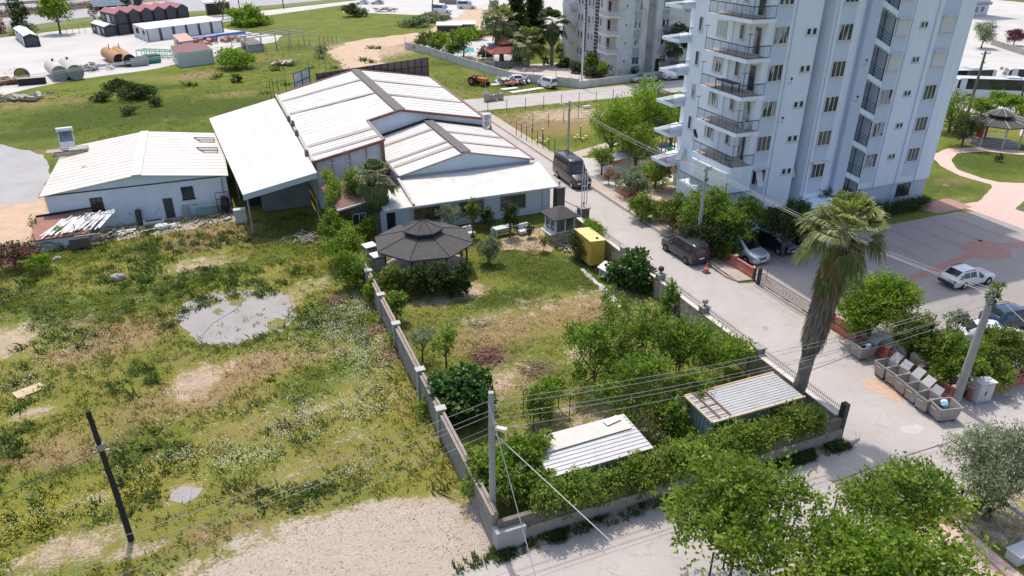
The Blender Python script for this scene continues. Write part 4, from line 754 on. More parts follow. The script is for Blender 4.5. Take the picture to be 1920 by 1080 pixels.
# ================================================================ tiled cottage
tc = thing('tiled_cottage', 'small cottage with hipped red tile roof half hidden behind the palm', 'cottage', (10.8, 62.8, 0))
MB().box(8.4, 59.8, 0, 11.2, 66, 2.6).box(11.2, 62.0, 0, 14.0, 66, 2.6).build('wall', M((.10, .085, .075), .9), tc, world=True)
mb = MB(); mb.v += [(7.9, 59.4, 2.7), (14.15, 61.6, 2.9), (14.15, 66.6, 2.9), (7.5, 66.6, 2.7), (10.2, 63.4, 4.0), (12.4, 64.0, 4.0)]; mb.f += [(0, 1, 5, 4), (1, 2, 5), (2, 3, 4, 5), (3, 0, 4), (3, 2, 1, 0)]
mb.build('roof', TILE, tc, world=True)
beam(tc, (7.9, 59.3, 2.65), (11.3, 60.5, 2.75), .2, .16, M((.42, .42, .42), .6), 'gutter')
window(tc, 9.8, 59.78, .9, 1.2, 1.1, 'y', 2)
# ================================================================ apartment tower
def streaked(rgb, stain, amt=.5, name='streaked_render'):
    m, t, b = newmat(name); P = wpos(t); mp = t.nodes.new('ShaderNodeMapping'); mp.inputs['Scale'].default_value = (1.6, 1.6, .09); t.links.new(P, mp.inputs['Vector'])
    s = ramp(t, noise(t, 1.0, 6, .7, mp.outputs[0]), [(.50, 0), (.74, 1)]); g = ramp(t, noise(t, .25, 5, .65, P), [(.35, 0), (.75, 1)])
    c = mixc(t, mathn(t, 'MULTIPLY', s, amt), rgb, stain); c = mixc(t, mathn(t, 'MULTIPLY', g, amt*.45), c, stain); f = noise(t, 6, 4, .7, P); c = mixc(t, mathn(t, 'MULTIPLY', ramp(t, f, [(.55, 0), (.75, 1)]), .18), c, stain)
    t.links.new(c, b.inputs['Base Color']); b.inputs['Roughness'].default_value = .8; bump(t, b, f, .006); return m
def curtained(dark=(.035, .04, .05), pale=(.33, .33, .34), th=.52):
    m, t, b = newmat('curtained_glass'); P = wpos(t); mp = t.nodes.new('ShaderNodeMapping'); mp.inputs['Scale'].default_value = (1.5, 1.5, .45); t.links.new(P, mp.inputs['Vector'])
    f = ramp(t, noise(t, 1.1, 1, .5, mp.outputs[0]), [(th, 0), (th+.03, 1)]); c = mixc(t, f, dark, pale); t.links.new(c, b.inputs['Base Color']); b.inputs['Roughness'].default_value = .12; return m
AW = streaked((.76, .81, .89), (.56, .60, .67), .45)
AW2 = M((.57, .64, .74), .8, .05, .7, name='blue_render')
AW3 = streaked((.77, .83, .89), (.52, .54, .55), .5)
GL2 = curtained(); GL3 = curtained((.10, .10, .11), (.42, .42, .42), .45)
RAIL = M((.03, .03, .035), .5, .1, 3, name='black_railing')
ap = thing('apartment_tower', 'tall pale blue apartment tower with white balconies and dark open stairwell', 'apartment block', (52, 53, 0))
TOP = 35.0
def wbox(x0, y0, z0, x1, y1, z1): return MB().box(x0, y0, z0, x1, y1, z1)
mb = MB(); mb.box(41.0, 47.3, 0, 46.3, 57.0, TOP); mb.build('wall', AW, ap, world=True)
wbox(46.3, 48.3, 0, 47.1, 57, TOP).build('recess_wall', AW, ap, world=True)
wbox(47.1, 46.75, 0, 51.6, 57.2, TOP).build('wall', AW, ap, world=True)
wbox(50.4, 46.3, 2.6, 51.6, 46.74, TOP).build('pilaster', M((.52, .58, .70), .8, .05, .7), ap, world=True)
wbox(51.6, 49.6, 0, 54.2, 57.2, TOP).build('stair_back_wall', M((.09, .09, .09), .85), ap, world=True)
wbox(54.2, 47.1, 2.4, 63.6, 57.4, TOP).build('wall', AW, ap, world=True)
wbox(55.0, 47.25, 0, 63.5, 57.3, 2.4).build('basement_wall', M((.48, .54, .64), .85, .08, .6), ap, world=True)
wbox(43.4, 57.0, 0, 62, 61, TOP).build('rear_wall', AW3, ap, world=True)
wbox(40.7, 46.9, TOP, 63.9, 61.2, TOP+.5).build('roof_parapet', AW3, ap, world=True)
FL = lambda k: 3.55+2.93*k
# coloured bands under windows
for x0, x1, yy in ((41.7, 43.2, 47.3), (47.8, 49.3, 46.75), (54.45, 55.95, 47.1), (59.7, 61.3, 47.1)):
    wbox(x0, yy-.03, 3.0, x1, yy-.002, TOP-.3).build('colour_band', AW2, ap, world=True)
for x0, x1 in ((56.2, 57.0), (61.5, 63.0)): wbox(x0, 46.95, 2.45, x1, 47.098, TOP).build('pilaster', AW, ap, world=True)
for x0, x1 in ((43.2, 46.25),): wbox(x0, 47.24, 3.0, x1, 47.298, TOP).build('facade_panel', AW, ap, world=True)
SH = {(0, 0): 0}
for k in range(-1, 8):
    z = FL(k)+.9
    if k >= 0:
        sh_ = rnd.random() < .25
        window(ap, 42.45, 47.27, z, 1.45, 1.35, 'y', 3, WHITEP, rnd.choice([GL2, GLASS, GL3]))
        window(ap, 48.55, 46.72, z, 1.45, 1.35, 'y', 3, WHITEP, rnd.choice([GL2, GLASS]))
        window(ap, 55.2, 47.07, z, 1.35, 1.35, 'y', 3, WHITEP, GL2, shut=.98 if k in (3, 4) else 0)
        window(ap, 60.5, 47.07, z, 1.45, 1.35, 'y', 3, WHITEP, GLASS, shut=.98 if k in (3, 4) else 0)
        for xx in (45.15, 45.75): window(ap, xx, 47.24, z+.55, .45, .55, 'y', 1, WHITEP, BLACK)
        for xx in (57.5, 57.95): window(ap, xx, 47.08, z+.55, .38, .5, 'y', 1, WHITEP, BLACK)
        window(ap, 46.7, 48.28, z, .6, 1.35, 'y', 1, WHITEP, GL2)
window(ap, 60.6, 47.23, 1.0, 1.7, 1.15, 'y', 2, RAIL, GLASS, bars=5)
# open stairwell
for (x, y) in ((43.55, 47.2), (47.35, 46.68), (50.25, 46.68), (59.0, 47.02)): MB().tube([(x, y, .3), (x, y, TOP)], .045, 6).build('downpipe', AW2, ap, world=True)
for y in (49.2, 51.4): MB().tube([(40.93, y, 6.5), (40.93, y, TOP)], .04, 6).build('downpipe', AW3, ap, world=True)
for (x, y, z) in ((50.6, 46.2, 14.2), (50.5, 46.2, 11.2), (43.9, 47.2, 13.0), (43.7, 47.2, 9.8)): MB().tube([(x, y, z), (x, y-.35, z), (x, y-.35, z+.55)], .02, 5).box(x-.1, y-.38, z+.35, x+.1, y-.32, z+.5).build('wall_bracket', DARKM, ap, world=True)
for k in range(-1, 9):
    zl = FL(k)+1.25; zr = zl-1.25
    if zr < .1: zl, zr = 1.4, .1
    m_ = MB(); m_.hexa([(51.6, 46.9, zl-.38), (54.2, 46.9, zr-.38), (54.2, 48.1, zr-.38), (51.6, 48.1, zl-.38), (51.6, 46.9, zl), (54.2, 46.9, zr), (54.2, 48.1, zr), (51.6, 48.1, zl)])
    for j in range(9):
        x = 51.62+j*.285; zz = zl-.38-1.25*j/9; m_.hexa([(x, 46.88, zz-.16), (x+.2, 46.88, zz-.16), (x+.2, 48.0, zz-.16), (x, 48.0, zz-.16), (x, 46.88, zz+.02), (x+.27, 46.88, zz-.02), (x+.27, 48, zz-.02), (x, 48, zz+.02)])
    m_.build('stair_flight', AW3, ap, world=True)
    r_ = MB()
    for j in range(4): r_.tube([(51.65, 46.95, zl+.22+j*.24), (54.15, 46.95, zr+.22+j*.24)], .025, 4)
    for xx in (51.68, 52.9, 54.1): q = (xx-51.6)/2.6; r_.box(xx-.035, 46.92, zl-1.25*q, xx+.035, 46.98, zl-1.25*q+2.4)
    for j in range(22): q = j/22; r_.tube([(51.7+2.4*q, 46.96, zl-1.25*q), (51.7+2.4*q, 46.96, zl-1.25*q+.95)], .008, 3) if False else None
    r_.build('stair_railing', RAIL, ap, world=True)
def railing(x0, y0, x1, y1, x2, y2, z, parent, gap=.13, posts=True):
    r_ = MB()
    for (a, b_), (c, d) in (((x0, y0), (x1, y1)), ((x1, y1), (x2, y2))):
        L = math.hypot(c-a, d-b_); n = max(2, int(L/gap)); r_.tube([(a, b_, z+.95), (c, d, z+.95)], .04, 5); r_.tube([(a, b_, z+.1), (c, d, z+.1)], .02, 4)
        for j in range(n+1): x = a+(c-a)*j/n; y = b_+(d-b_)*j/n; r_.tube([(x, y, z+.02), (x, y, z+.95)], .012 if j % 8 else .028, 4, cap=False)
    for (x, y) in ((x0, y0), (x1-.0, y1)): r_.tube([(x, y, z+.9), (x, y, z+1.9)], .025, 4); r_.tube([(x-.25, y, z+1.9), (x+.25, y, z+1.9)], .025, 4)
    return r_.build('railing', RAIL, parent, world=True)
FLOORT = M((.42, .36, .32), .85, .1, 3)
for k in range(1, 9):
    z = FL(k)
    # slanted corner balcony: front edge runs back along the side
    m_ = MB().prism([(38.9, 52.2), (38.75, 46.5), (41.1, 46.5), (41.1, 47.28), (40.98, 47.28), (40.98, 52.6)], z-.28, z)
    bal = m_.build('balcony', AW3, ap, world=True)
    railing(39.0, 52.3, 38.85, 46.6, 41.0, 46.6, z, bal)
    MB().prism([(39.1, 52.1), (38.95, 46.75), (40.95, 46.75), (40.95, 52.4)], z+.002, z+.02).build('balcony_floor', FLOORT, bal, world=True)
    m_ = MB().box(38.6, 46.4, z-.28-.3, 38.75, 52.3, z+.02)
    # side wall: door, two windows
    dd = window(ap, 40.98, 48.2, z+.03, .9, 2.15, 'x', 1, WHITEP, GL2, name='balcony_door')
    window(ap, 40.98, 50.2, z+.95, .55, 1.2, 'x', 1, WHITEP, GLASS)
    window(ap, 40.98, 52.9, z+.8, 1.3, 1.35, 'x', 3, WHITEP, GL3)
    window(ap, 40.98, 55.9, z+.9, .5, 1.25, 'x', 1, WHITEP, GL2)
for k in (1, 2):
    z = FL(k)
# first floor corner room glazed in with a white shutter, terrace rail below
MB().prism([(38.9, 52.2), (38.75, 46.5), (41.0, 46.5), (41.0, 52.6)], FL(0)-.1, FL(1)-.285).build('corner_room', AW3, ap, world=True)
MB().box(38.68, 46.75, FL(0)+.1, 38.77, 51.7, FL(1)-.75).box(38.6, 46.7, FL(1)-.72, 38.78, 51.8, FL(1)-.5).build('roller_shutter', M((.78, .78, .76), .6), ap, world=True)
MB().prism([(38.6, 53.4), (38.3, 46.1), (41.2, 46.1), (41.2, 47.28), (40.98, 53.4)], FL(0)-.4, FL(0)-.12).build('terrace', AW3, ap, world=True)
MB().prism([(38.8, 53.2), (38.6, 46.4), (40.98, 46.4), (40.98, 53.2)], 0, FL(0)-.41).build('terrace_wall', AW, ap, world=True)
railing(38.55, 53.4, 38.35, 46.2, 41.1, 46.2, FL(0)-.12, ap)
# awning style shutters pushed out on the first floor
MB().cbox((48.4, 46.4, 5.1), (.5, .06, 1.5), 0, (R(22), 0)).cbox((42.35, 46.95, 5.2), (.5, .06, 1.5), 0, (R(22), 0)).build('tilted_shutter', WHITEP, ap, world=True) if False else None
for (x, y, z) in ((42.3, 46.9, 5.1), (46.6, 47.8, 5.1)): MB().cbox((x, y, z), (.62, .05, 1.45), 0, (R(-24), 0)).build('tilted_shutter', WHITEP, ap, world=True)
MB().cbox((40.55, 56.3, 4.9), (.05, .7, 1.3), 0, (0, R(24))).build('tilted_shutter', WHITEP, ap, world=True)
for (x, y) in ((42.45, 47.1), (46.7, 48.1), (48.55, 46.55)): MB().box(x-.9, y-.25, FL(0)+2.3, x+.9, y+.19, FL(0)+2.42).build('window_hood', WHITEP, ap, world=True)
MB().slab([(47.2, 44.9, 2.2), (50.6, 44.9, 2.2), (50.6, 46.7, 2.5), (47.2, 46.7, 2.5)], .15).build('porch_roof', AW3, ap, world=True)
MB().box(44.2, 46.9, 1.2, 45.4, 47.29, 1.9).build('dark_opening', BLACK, ap, world=True)
# far left and right side balconies
for k in range(0, 8):
    z = FL(k)
    m_ = MB().prism([(40.0, 57.6), (43.39, 57.6), (43.39, 61.4), (40.0, 60.4)], z-.3, z+.0); b2 = m_.build('balcony', AW3, ap, world=True); 
    r_ = MB()
    for (a, c) in (((40.1, 60.4), (40.1, 57.7)), ((40.1, 57.7), (43.3, 57.7))):
        n = 24; r_.tube([(*a, z+.95), (*c, z+.95)], .035, 4)
        for j in range(n+1): x = a[0]+(c[0]-a[0])*j/n; y = a[1]+(c[1]-a[1])*j/n; r_.tube([(x, y, z+.02), (x, y, z+.95)], .022, 3, cap=False)
    r_.build('railing', RAIL, b2, world=True)
    m_ = MB().box(63.61, 48.6, z-.3, 65.3, 52.6, z); b3 = m_.build('balcony', AW3, ap, world=True)
    if k == 4: MB().box(63.62, 48.7, z+.9, 65.2, 52.5, z+2.5).build('balcony_glazing', WHITEP, b3, world=True); window(b3, 64.4, 48.68, z+.95, 1.5, 1.45, 'y', 3)
    r_ = MB()
    for (a, c) in (((63.7, 48.7), (65.2, 48.7)), ((65.2, 48.7), (65.2, 52.5))):
        r_.tube([(*a, z+.95), (*c, z+.95)], .035, 4); r_.tube([(*a, z+.5), (*c, z+.5)], .02, 4)
        for j in range(9): x = a[0]+(c[0]-a[0])*j/8; y = a[1]+(c[1]-a[1])*j/8; r_.tube([(x, y, z+.02), (x, y, z+.95)], .012, 3, cap=False)
    r_.build('railing', RAIL, b3, world=True)
def dish(x, y, z, mat, label, rz=0, r=.45, up=True):
    o = thing('satellite_dish', label, 'satellite dish', (x, y, z), rz)
    V = []; mb = MB(); n = 14
    for i, (q, d) in enumerate(((.02, .0), (.5, .05), (1, .16))):
        for j in range(n): a = 2*math.pi*j/n; mb.v.append((r*q*math.cos(a), -d*r*2, r*q*math.sin(a)))
    for i in range(2):
        for j in range(n): mb.f.append((i*n+j, i*n+(j+1) % n, (i+1)*n+(j+1) % n, (i+1)*n+j))
    mb.v = [tuple(Matrix.Rotation(R(-28), 3, 'X') @ Vector(p)) for p in mb.v]; mb.build('reflector', mat, o)
    MB().tube([(0, 0, 0), (0, .1, -.1), (0, .1, -r*1.6)], .025, 5).build('mast', STEEL, o); MB().tube([(0, -.1, -r*.9), (0, -r*1.1, -.1)], .015, 4).build('arm', STEEL, o)
dish(*G(1329, 248, 9.3), 0, 0, 0) if False else None
dish(38.7, 52.0, FL(1)+1.6, DARKM, 'dark satellite dish on the lowest open balcony of the tower', R(40))
dish(40.1, 59.0, FL(3)+1.4, BLACK, 'black satellite dish on a rear side balcony of the tower', R(-20), .4)
dish(40.1, 59.0, FL(5)+1.2, WHITEP, 'white satellite dish on an upper rear side balcony', R(50), .4)
def chair_mat(): return M((.04, .25, .16), .5)
ch = thing('plastic_chair', 'green plastic chair on the lowest open balcony of the tower', 'chair', (39.1, 47.4, FL(1)+.02), R(30))
MB().box(-.22, -.22, .40, .22, .22, .44).build('seat', chair_mat(), ch); MB().hexa([(-.22, .2, .44), (.22, .2, .44), (.22, .24, .44), (-.22, .24, .44), (-.2, .3, .85), (.2, .3, .85), (.2, .34, .85), (-.2, .34, .85)]).build('backrest', chair_mat(), ch)
for x in (-.19, .19):
    for y in (-.19, .19): MB().box(x-.02, y-.02, 0, x+.02, y+.02, .40).build('leg', chair_mat(), ch)
bt = thing('balcony_table', 'low table and boxes crowding the third open balcony up', 'table', (39.7, 49.6, FL(3)+.02))
MB().box(-.4, -1.2, .65, .4, 1.2, .7).build('table_top', DARKM, bt)
for x in (-.35, .35):
    for y in (-1.1, 1.1): MB().box(x-.03, y-.03, 0, x+.03, y+.03, .65).build('leg', DARKM, bt)
acb = thing('air_conditioner', 'white air conditioner standing on the second open balcony up', 'air conditioner', (40.4, 47.6, FL(2)+.02)); MB().box(-.2, -.4, .05, .2, .4, .65).build('body', WHITEP, acb, bevel=.02); MB().disc((-.21, 0, .35), .24, 'x', 16, .02).build('fan', GREYP, acb)
# ================================================================ second apartment block, behind
BW = M((.60, .60, .60), .85, .06, .5, dirt=(.27, .25, .23), damt=.75, dscale=.22, name='stained_render'); BW2 = M((.68, .67, .67), .85, .05, .5)
a2 = thing('rear_apartment_block', 'older stained white apartment block with brown striped shafts and rounded balconies', 'apartment block', (73, 123, 0))
T2 = 26
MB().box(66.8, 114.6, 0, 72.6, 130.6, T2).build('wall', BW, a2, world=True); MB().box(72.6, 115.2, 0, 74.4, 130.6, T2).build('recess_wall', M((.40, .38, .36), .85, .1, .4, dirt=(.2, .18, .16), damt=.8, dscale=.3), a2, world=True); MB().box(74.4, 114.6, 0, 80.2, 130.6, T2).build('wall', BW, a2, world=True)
MB().box(66.3, 114.2, T2, 80.7, 131, T2+.5).build('parapet', BW2, a2, world=True)
BR = M((.085, .055, .045), .7)
for y0, y1 in ((126.6, 127.3), (121.8, 123.2)):
    MB().box(66.72, y0, 2.6, 66.798, y1, T2).build('brown_shaft', BR, a2, world=True)
    m_ = MB()
    for j in range(36): m_.box(66.68, y0, 2.9+j*.64, 66.722, y1, 2.98+j*.64)
    m_.build('shaft_bars', BW2, a2, world=True)
GB = M((.36, .37, .42), .8)
for k in range(0, 8):
    z = 1.0+3.05*k
    for y in (125.5, 128.3, 129.6): window(a2, 66.78, y, z+.8, .7, 1.3, 'x', 1, WHITEP, GLASS); 
    for y in (124.1, 120.9): window(a2, 66.78, y, z+.9, .5, 1.3, 'x', 1, WHITEP, GL2)
    window(a2, 70.6, 114.58, z+.9, 1.4, 1.35, 'y', 2, WHITEP, GLASS if k == 0 else GL3); window(a2, 68.3, 114.58, z+1.4, .4, .45, 'y', 1, BW2, BLACK)
    window(a2, 76.3, 114.58, z+.9, 1.4, 1.35, 'y', 2, WHITEP, GL2); window(a2, 79.3, 114.58, z+1.4, .4, .45, 'y', 1, BW2, BLACK)
    MB().box(69.9, 114.52, z+2.3, 71.3, 114.598, z+3.85-.1).build('grey_panel', GB, a2, world=True); MB().box(75.6, 114.52, z+2.3, 77.0, 114.598, z+3.75).build('grey_panel', GB, a2, world=True)
    if k:
        b2 = MB().prism([(65.3, 119.3), (65.0, 115.2), (66.79, 114.2), (66.79, 119.6)], z-.25, z+.02).build('balcony', BW2, a2, world=True)
        m_ = MB(); pts = [(65.35, 119.3), (65.05, 115.3), (66.75, 114.3)]
        for p_, q_ in zip(pts, pts[1:]): m_.tube([(*p_, z+.9), (*q_, z+.9)], .05, 4); m_.hexa([(p_[0], p_[1], z+.05), (q_[0], q_[1], z+.05), (q_[0]+.06, q_[1]+.04, z+.05), (p_[0]+.06, p_[1]+.04, z+.05), (p_[0], p_[1], z+.7), (q_[0], q_[1], z+.7), (q_[0]+.06, q_[1]+.04, z+.7), (p_[0]+.06, p_[1]+.04, z+.7)])
        m_.build('parapet_panel', M((.47, .46, .49), .7), b2, world=True)
        MB().box(66.76, 115.2, z+.05, 66.797, 118.9, z+2.6).build('balcony_back_wall', M((.50, .43, .41), .85), a2, world=True); window(a2, 66.74, 117.9, z+.06, .8, 2.1, 'x', 1, BR, GLASS, name='balcony_door')
        b3 = MB().prism([(65.1, 133.6), (65.1, 130.7), (67.6, 130.7), (67.6, 134.2)], z-.25, z+.02).build('balcony', BW2, a2, world=True); MB().box(65.1, 130.7, z+.05, 65.2, 133.6, z+.85).box(65.1, 130.61, z+.05, 67.6, 130.69, z+.85).build('parapet_panel', BW2, b3, world=True)
        b4 = MB().box(80.21, 115.4, z-.25, 83.4, 120, z+.02).build('balcony', BW2, a2, world=True); MB().box(80.3, 115.3, z+.05, 83.4, 115.39, z+.8).build('parapet_panel', GB, b4, world=True)
MB().box(66.9, 130.7, 0, 80, 137, T2-.5).build('rear_wall', BW, a2, world=True); MB().box(80.21, 118, 0, 84, 130.6, T2-.5).build('side_wall', BW2, a2, world=True)
d = MB().box(74.9, 114.5, .2, 75.7, 114.598, 2.6).build('entrance', BLACK, a2, world=True); MB().box(78.1, 114.5, .2, 78.8, 114.598, 2.9).build('blue_door', M((.25, .3, .36), .6), a2, world=True)
# block at the top right edge behind the tower
a3 = thing('corner_block', 'grey and white block corner behind the right side of the tower', 'apartment block', (118, 110, 0))
cx_, cy_ = G(1848, 28); MB().box(cx_-12, cy_, 0, cx_+.5, cy_+20, 24).build('wall', BW2, a3, world=True); MB().box(cx_-12.1, cy_-.3, 2.8, cx_+1.2, cy_-.01, 3.6).box(cx_-12.1, cy_-.3, 5.8, cx_+1.2, cy_-.01, 6.6).build('balcony', GB, a3, world=True)
for k in range(4): window(a3, cx_-2-k*2.6, cy_-.01, 1.0, 1.4, 1.4, 'y', 2)
# ================================================================ vehicles
TYRE = M((.018, .018, .018), .9, .2, 5, name='tyre'); RIM = M((.45, .46, .47), .35, .1, 5, metal=.6, name='rim'); CARGL = glassmat((.02, .025, .03), .05)
HEADL = M((.7, .72, .75), .15, .05, 5, name='headlight'); TAILL = M((.35, .015, .015), .2, .1, 5, name='tail_light'); PLATE = M((.75, .75, .73), .4, .03, 5, name='number_plate'); PLAST = M((.05, .05, .055), .7, .1, 5, name='black_plastic')
def carpaint(c, r=.25, metal=.0):
    m, t, b = newmat('car_paint'); n = noise(t, 1.5, 5, .7, opos(t)); t.links.new(ramp(t, n, [(.35, tuple(x*.85 for x in c)), (.65, c)]), b.inputs['Base Color']); b.inputs['Roughness'].default_value = r; b.inputs['Metallic'].default_value = metal; b.inputs['Coat Weight'].default_value = .5; b.inputs['Coat Roughness'].default_value = .1; return m
def vehicle(name, label, cat, xy, heading, L, Wd, st, paint, wheels, wr=.32, side=(), front=None, rear=None, group=None, zlift=0, roofbits=None, rim=RIM, arch=True, rails=False, bumper=None, capglass=None, plate=True, detail=True, mirrors=True):
    """st: stations from the nose back: (x, zbot, zbelt, ztop, half width at belt, half width at top); heading = direction of the nose in degrees from +X"""
    o = thing(name, label, cat, (*xy, 0), R(heading), group); mb = MB(); rings = []
    for (x, zb, zl, zt, wb, wt) in st:
        X_ = L/2-x; h = [(wb*.92, zb), (wb, zb+.18), (wb, zl-.08), (wb*.97, zl), (wt, zt-.07), (wt*.86, zt)]
        pts = [(X_, -y, z) for y, z in h]+[(X_, y, z) for y, z in reversed(h)]; k = len(mb.v); mb.v += pts; rings.append(list(range(k, k+len(pts))))
    n = 12
    for a, b_ in zip(rings, rings[1:]):
        for i in range(n): j = (i+1) % n; mb.f.append((a[i], a[j], b_[j], b_[i]))
    mb.f.append(tuple(reversed(rings[0]))); mb.f.append(tuple(rings[-1]))
    mb.build('body', paint, o, smooth=True, bevel=.03 if detail else 0)
    def sidepane(i, j, s0=.06, s1=.94, lo=.12, hi=.86):
        for sg in (-1, 1):
            A, B = st[i], st[j]; q = []
            for s, v in ((s0, lo), (s1, lo), (s1, hi), (s0, hi)):
                g = [A[k]+(B[k]-A[k])*s for k in range(6)]; y = g[4]*.97+(g[5]-g[4]*.97)*v; z = g[2]+(g[3]-.07-g[2])*v; q.append((L/2-g[0], sg*(y+.012), z))
            m_ = MB(); m_.slab(q, .01) if False else m_.quad(*(q if sg < 0 else q[::-1])); m_.build('side_window', CARGL, o)
    for a in side: sidepane(*a)
    def cross(i, j, lo, hi, nm):
        A, B = st[i], st[j]; q = []
        for s, w in ((lo, 1), (hi, 1), (hi, -1), (lo, -1)):
            g = [A[k]+(B[k]-A[k])*s for k in range(6)]; q.append(Vector((L/2-g[0], w*g[5]*.84, g[3])))
        nr = (q[1]-q[0]).cross(q[3]-q[0]).normalized(); nr = nr if nr.z > 0 else -nr; MB().quad(*[tuple(p+nr*.015) for p in q]).build(nm, CARGL, o)
    if front: cross(*front, 'windscreen')
    if rear: cross(*rear, 'rear_window')
    if capglass:
        zb, zt_, w = capglass; X_ = L/2-st[-1][0]-.012; MB().quad((X_, -w, zb), (X_, -w*.9, zt_), (X_, w*.9, zt_), (X_, w, zb)).build('rear_window', CARGL, o)
    wy = max(s[4] for s in st)
    for x in wheels:
        for sg in (-1, 1):
            if arch: MB().disc((L/2-x, sg*(wy-.045), wr+.02), wr*1.2, 'y', 20, .1).build('wheel_arch', PLAST, o) if detail else None
            w_ = MB().disc((L/2-x, sg*(wy-.09), wr), wr, 'y', 20, .24).build('wheel', TYRE, o)
            MB().disc((L/2-x, sg*(wy+.035), wr), wr*.62, 'y', 14, .02).build('rim', rim, w_)
    if detail:
        f0 = st[0]; r0 = st[-1]; zf = f0[2]*.5+f0[1]*.5
        for sg in (-1, 1):
            MB().cbox((L/2-f0[0]-.01, sg*f0[4]*.72, f0[2]-.12), (.06, f0[4]*.42, .17)).build('headlight', HEADL, o)
            MB().cbox((L/2-r0[0]+.0, sg*(r0[4]*.88), r0[2]-.05), (.05, .16, .32 if r0[3] > r0[2]+.3 else .14)).build('tail_light', TAILL, o)
            if mirrors:
                i = front[1] if front else 1; MB().cbox((L/2-st[i][0]+.05, sg*(st[i][4]+.12), st[i][2]+.08), (.12, .2, .16)).build('mirror', bumper or paint, o)
        MB().box(L/2-f0[0]-.02, -f0[4]*.88, f0[1]+.0, L/2-f0[0]+.07, f0[4]*.88, f0[1]+.24).build('front_bumper', bumper or paint, o, bevel=.02)
        MB().box(L/2-r0[0]-.07, -r0[4]*.9, r0[1]+.02, L/2-r0[0]+.02, r0[4]*.9, r0[1]+.26).build('rear_bumper', bumper or paint, o, bevel=.02)
        MB().box(L/2-f0[0]-.01, -f0[4]*.42, f0[2]-.22, L/2-f0[0]+.02, f0[4]*.42, f0[2]-.06).build('grille', PLAST, o)
        if plate: MB().box(L/2-r0[0]-.085, -.26, r0[1]+.33, L/2-r0[0]-.06, .26, r0[1]+.45).build('number_plate', PLATE, o); MB().box(L/2-f0[0]+.075, -.26, f0[1]+.08, L/2-f0[0]+.085, .26, f0[1]+.19).build('number_plate', PLATE, o)
    if roofbits:
        for (x0, x1, w, h) in roofbits: MB().box(L/2-x1, -w, st[3][3]-.01, L/2-x0, w, st[3][3]+h).build('roof_hatch', PLAST, o, bevel=.02)
    if rails:
        for sg in (-1, 1): zt_ = max(s[3] for s in st); MB().tube([(L/2-rails[0], sg*.6, zt_-.02), (L/2-rails[0]-.1, sg*.62, zt_+.05), (L/2-rails[1]+.1, sg*.62, zt_+.05), (L/2-rails[1], sg*.6, zt_-.02)], .025, 6).build('roof_rail', PLAST, o)
    return o
VAN = [(0, .35, .85, .95, .82, .70), (.25, .28, 1.0, 1.12, .97, .84), (1.15, .28, 1.25, 1.38, .99, .88), (1.95, .28, 1.35, 2.52, .99, .80), (2.3, .28, 1.35, 2.68, .99, .80), (5.75, .28, 1.35, 2.68, .99, .80), (5.9, .32, 1.35, 2.62, .97, .78)]
vehicle('panel_van', 'black high roofed van parked in the side street with roof hatches', 'van', (33.75, 65.7), -91, 5.9, 1.98, VAN, carpaint((.012, .012, .016), .2), (.95, 4.6), .35, ((2, 3, .35, .98, .1, .8), (4, 5, .03, .32, .1, .75), (4, 5, .35, .64, .1, .75), (4, 5, .67, .97, .1, .75)), (2, 3, .06, .9), None, roofbits=[(3.0, 3.7, .35, .08), (4.7, 5.5, .4, .05)], capglass=(1.45, 2.3, .75), bumper=PLAST)
VN2 = [(0, .3, .8, .9, .78, .68), (.2, .24, .92, 1.03, .9, .78), (1.0, .24, 1.03, 1.14, .91, .80), (1.75, .24, 1.08, 1.78, .915, .70), (2.1, .24, 1.08, 1.83, .915, .70), (4.2, .24, 1.08, 1.82, .91, .70), (4.4, .3, 1.05, 1.72, .89, .68)]
vehicle('family_van', 'dark grey boxy family van parked along the kerb beside the traffic cone', 'van', (33.9, 45.0), 92, 4.4, 1.82, VN2, carpaint((.045, .046, .05), .3, .3), (.85, 3.6), .32, ((2, 3, .35, .95, .12, .85), (4, 5, .0, .45, .12, .85), (4, 5, .5, .96, .12, .85)), (2, 3, .06, .92), None, capglass=(1.12, 1.62, .68), rails=(2.2, 4.0), rim=M((.12, .12, .12), .4, metal=.5), bumper=PLAST)
MPV = [(0, .3, .72, .82, .78, .66), (.2, .24, .86, .95, .92, .76), (1.0, .24, 1.02, 1.12, .95, .80), (2.0, .24, 1.12, 1.78, .955, .70), (2.5, .24, 1.12, 1.88, .955, .70), (4.5, .24, 1.12, 1.88, .95, .70), (4.75, .3, 1.1, 1.7, .93, .68)]
vehicle('minivan', 'silver minivan with black sunroof parked half under the tree behind the red fence', 'minivan', (38.35, 43.3), -82, 4.75, 1.9, MPV, carpaint((.52, .57, .62), .22, .4), (.95, 3.95), .33, ((2, 3, .3, .95, .1, .85), (4, 5, .02, .47, .1, .85), (4, 5, .52, .96, .1, .85)), (2, 3, .03, .93), None, roofbits=[(2.8, 4.1, .5, .012)], capglass=(1.2, 1.7, .68))
HAT = [(0, .3, .62, .68, .70, .62), (.15, .2, .68, .76, .80, .70), (1.15, .2, .80, .90, .83, .74), (1.95, .2, .85, 1.36, .83, .60), (2.2, .2, .85, 1.41, .83, .60), (3.45, .2, .85, 1.38, .83, .60), (4.1, .22, .82, .95, .81, .66), (4.25, .3, .78, .86, .79, .64)]
vehicle('hatchback', 'old white five door hatchback with black trim parked alone on the pavers', 'car', (51.2, 32.5), -2, 4.25, 1.66, HAT, carpaint((.72, .73, .72), .3), (.8, 3.25), .29, ((2, 3, .3, .95, .12, .88), (4, 5, .0, .46, .12, .88), (4, 5, .52, .98, .12, .88), (5, 6, .03, .5, .15, .75)), (2, 3, .04, .94), (5, 6, .06, .85), rails=(2.3, 3.4), bumper=PLAST)
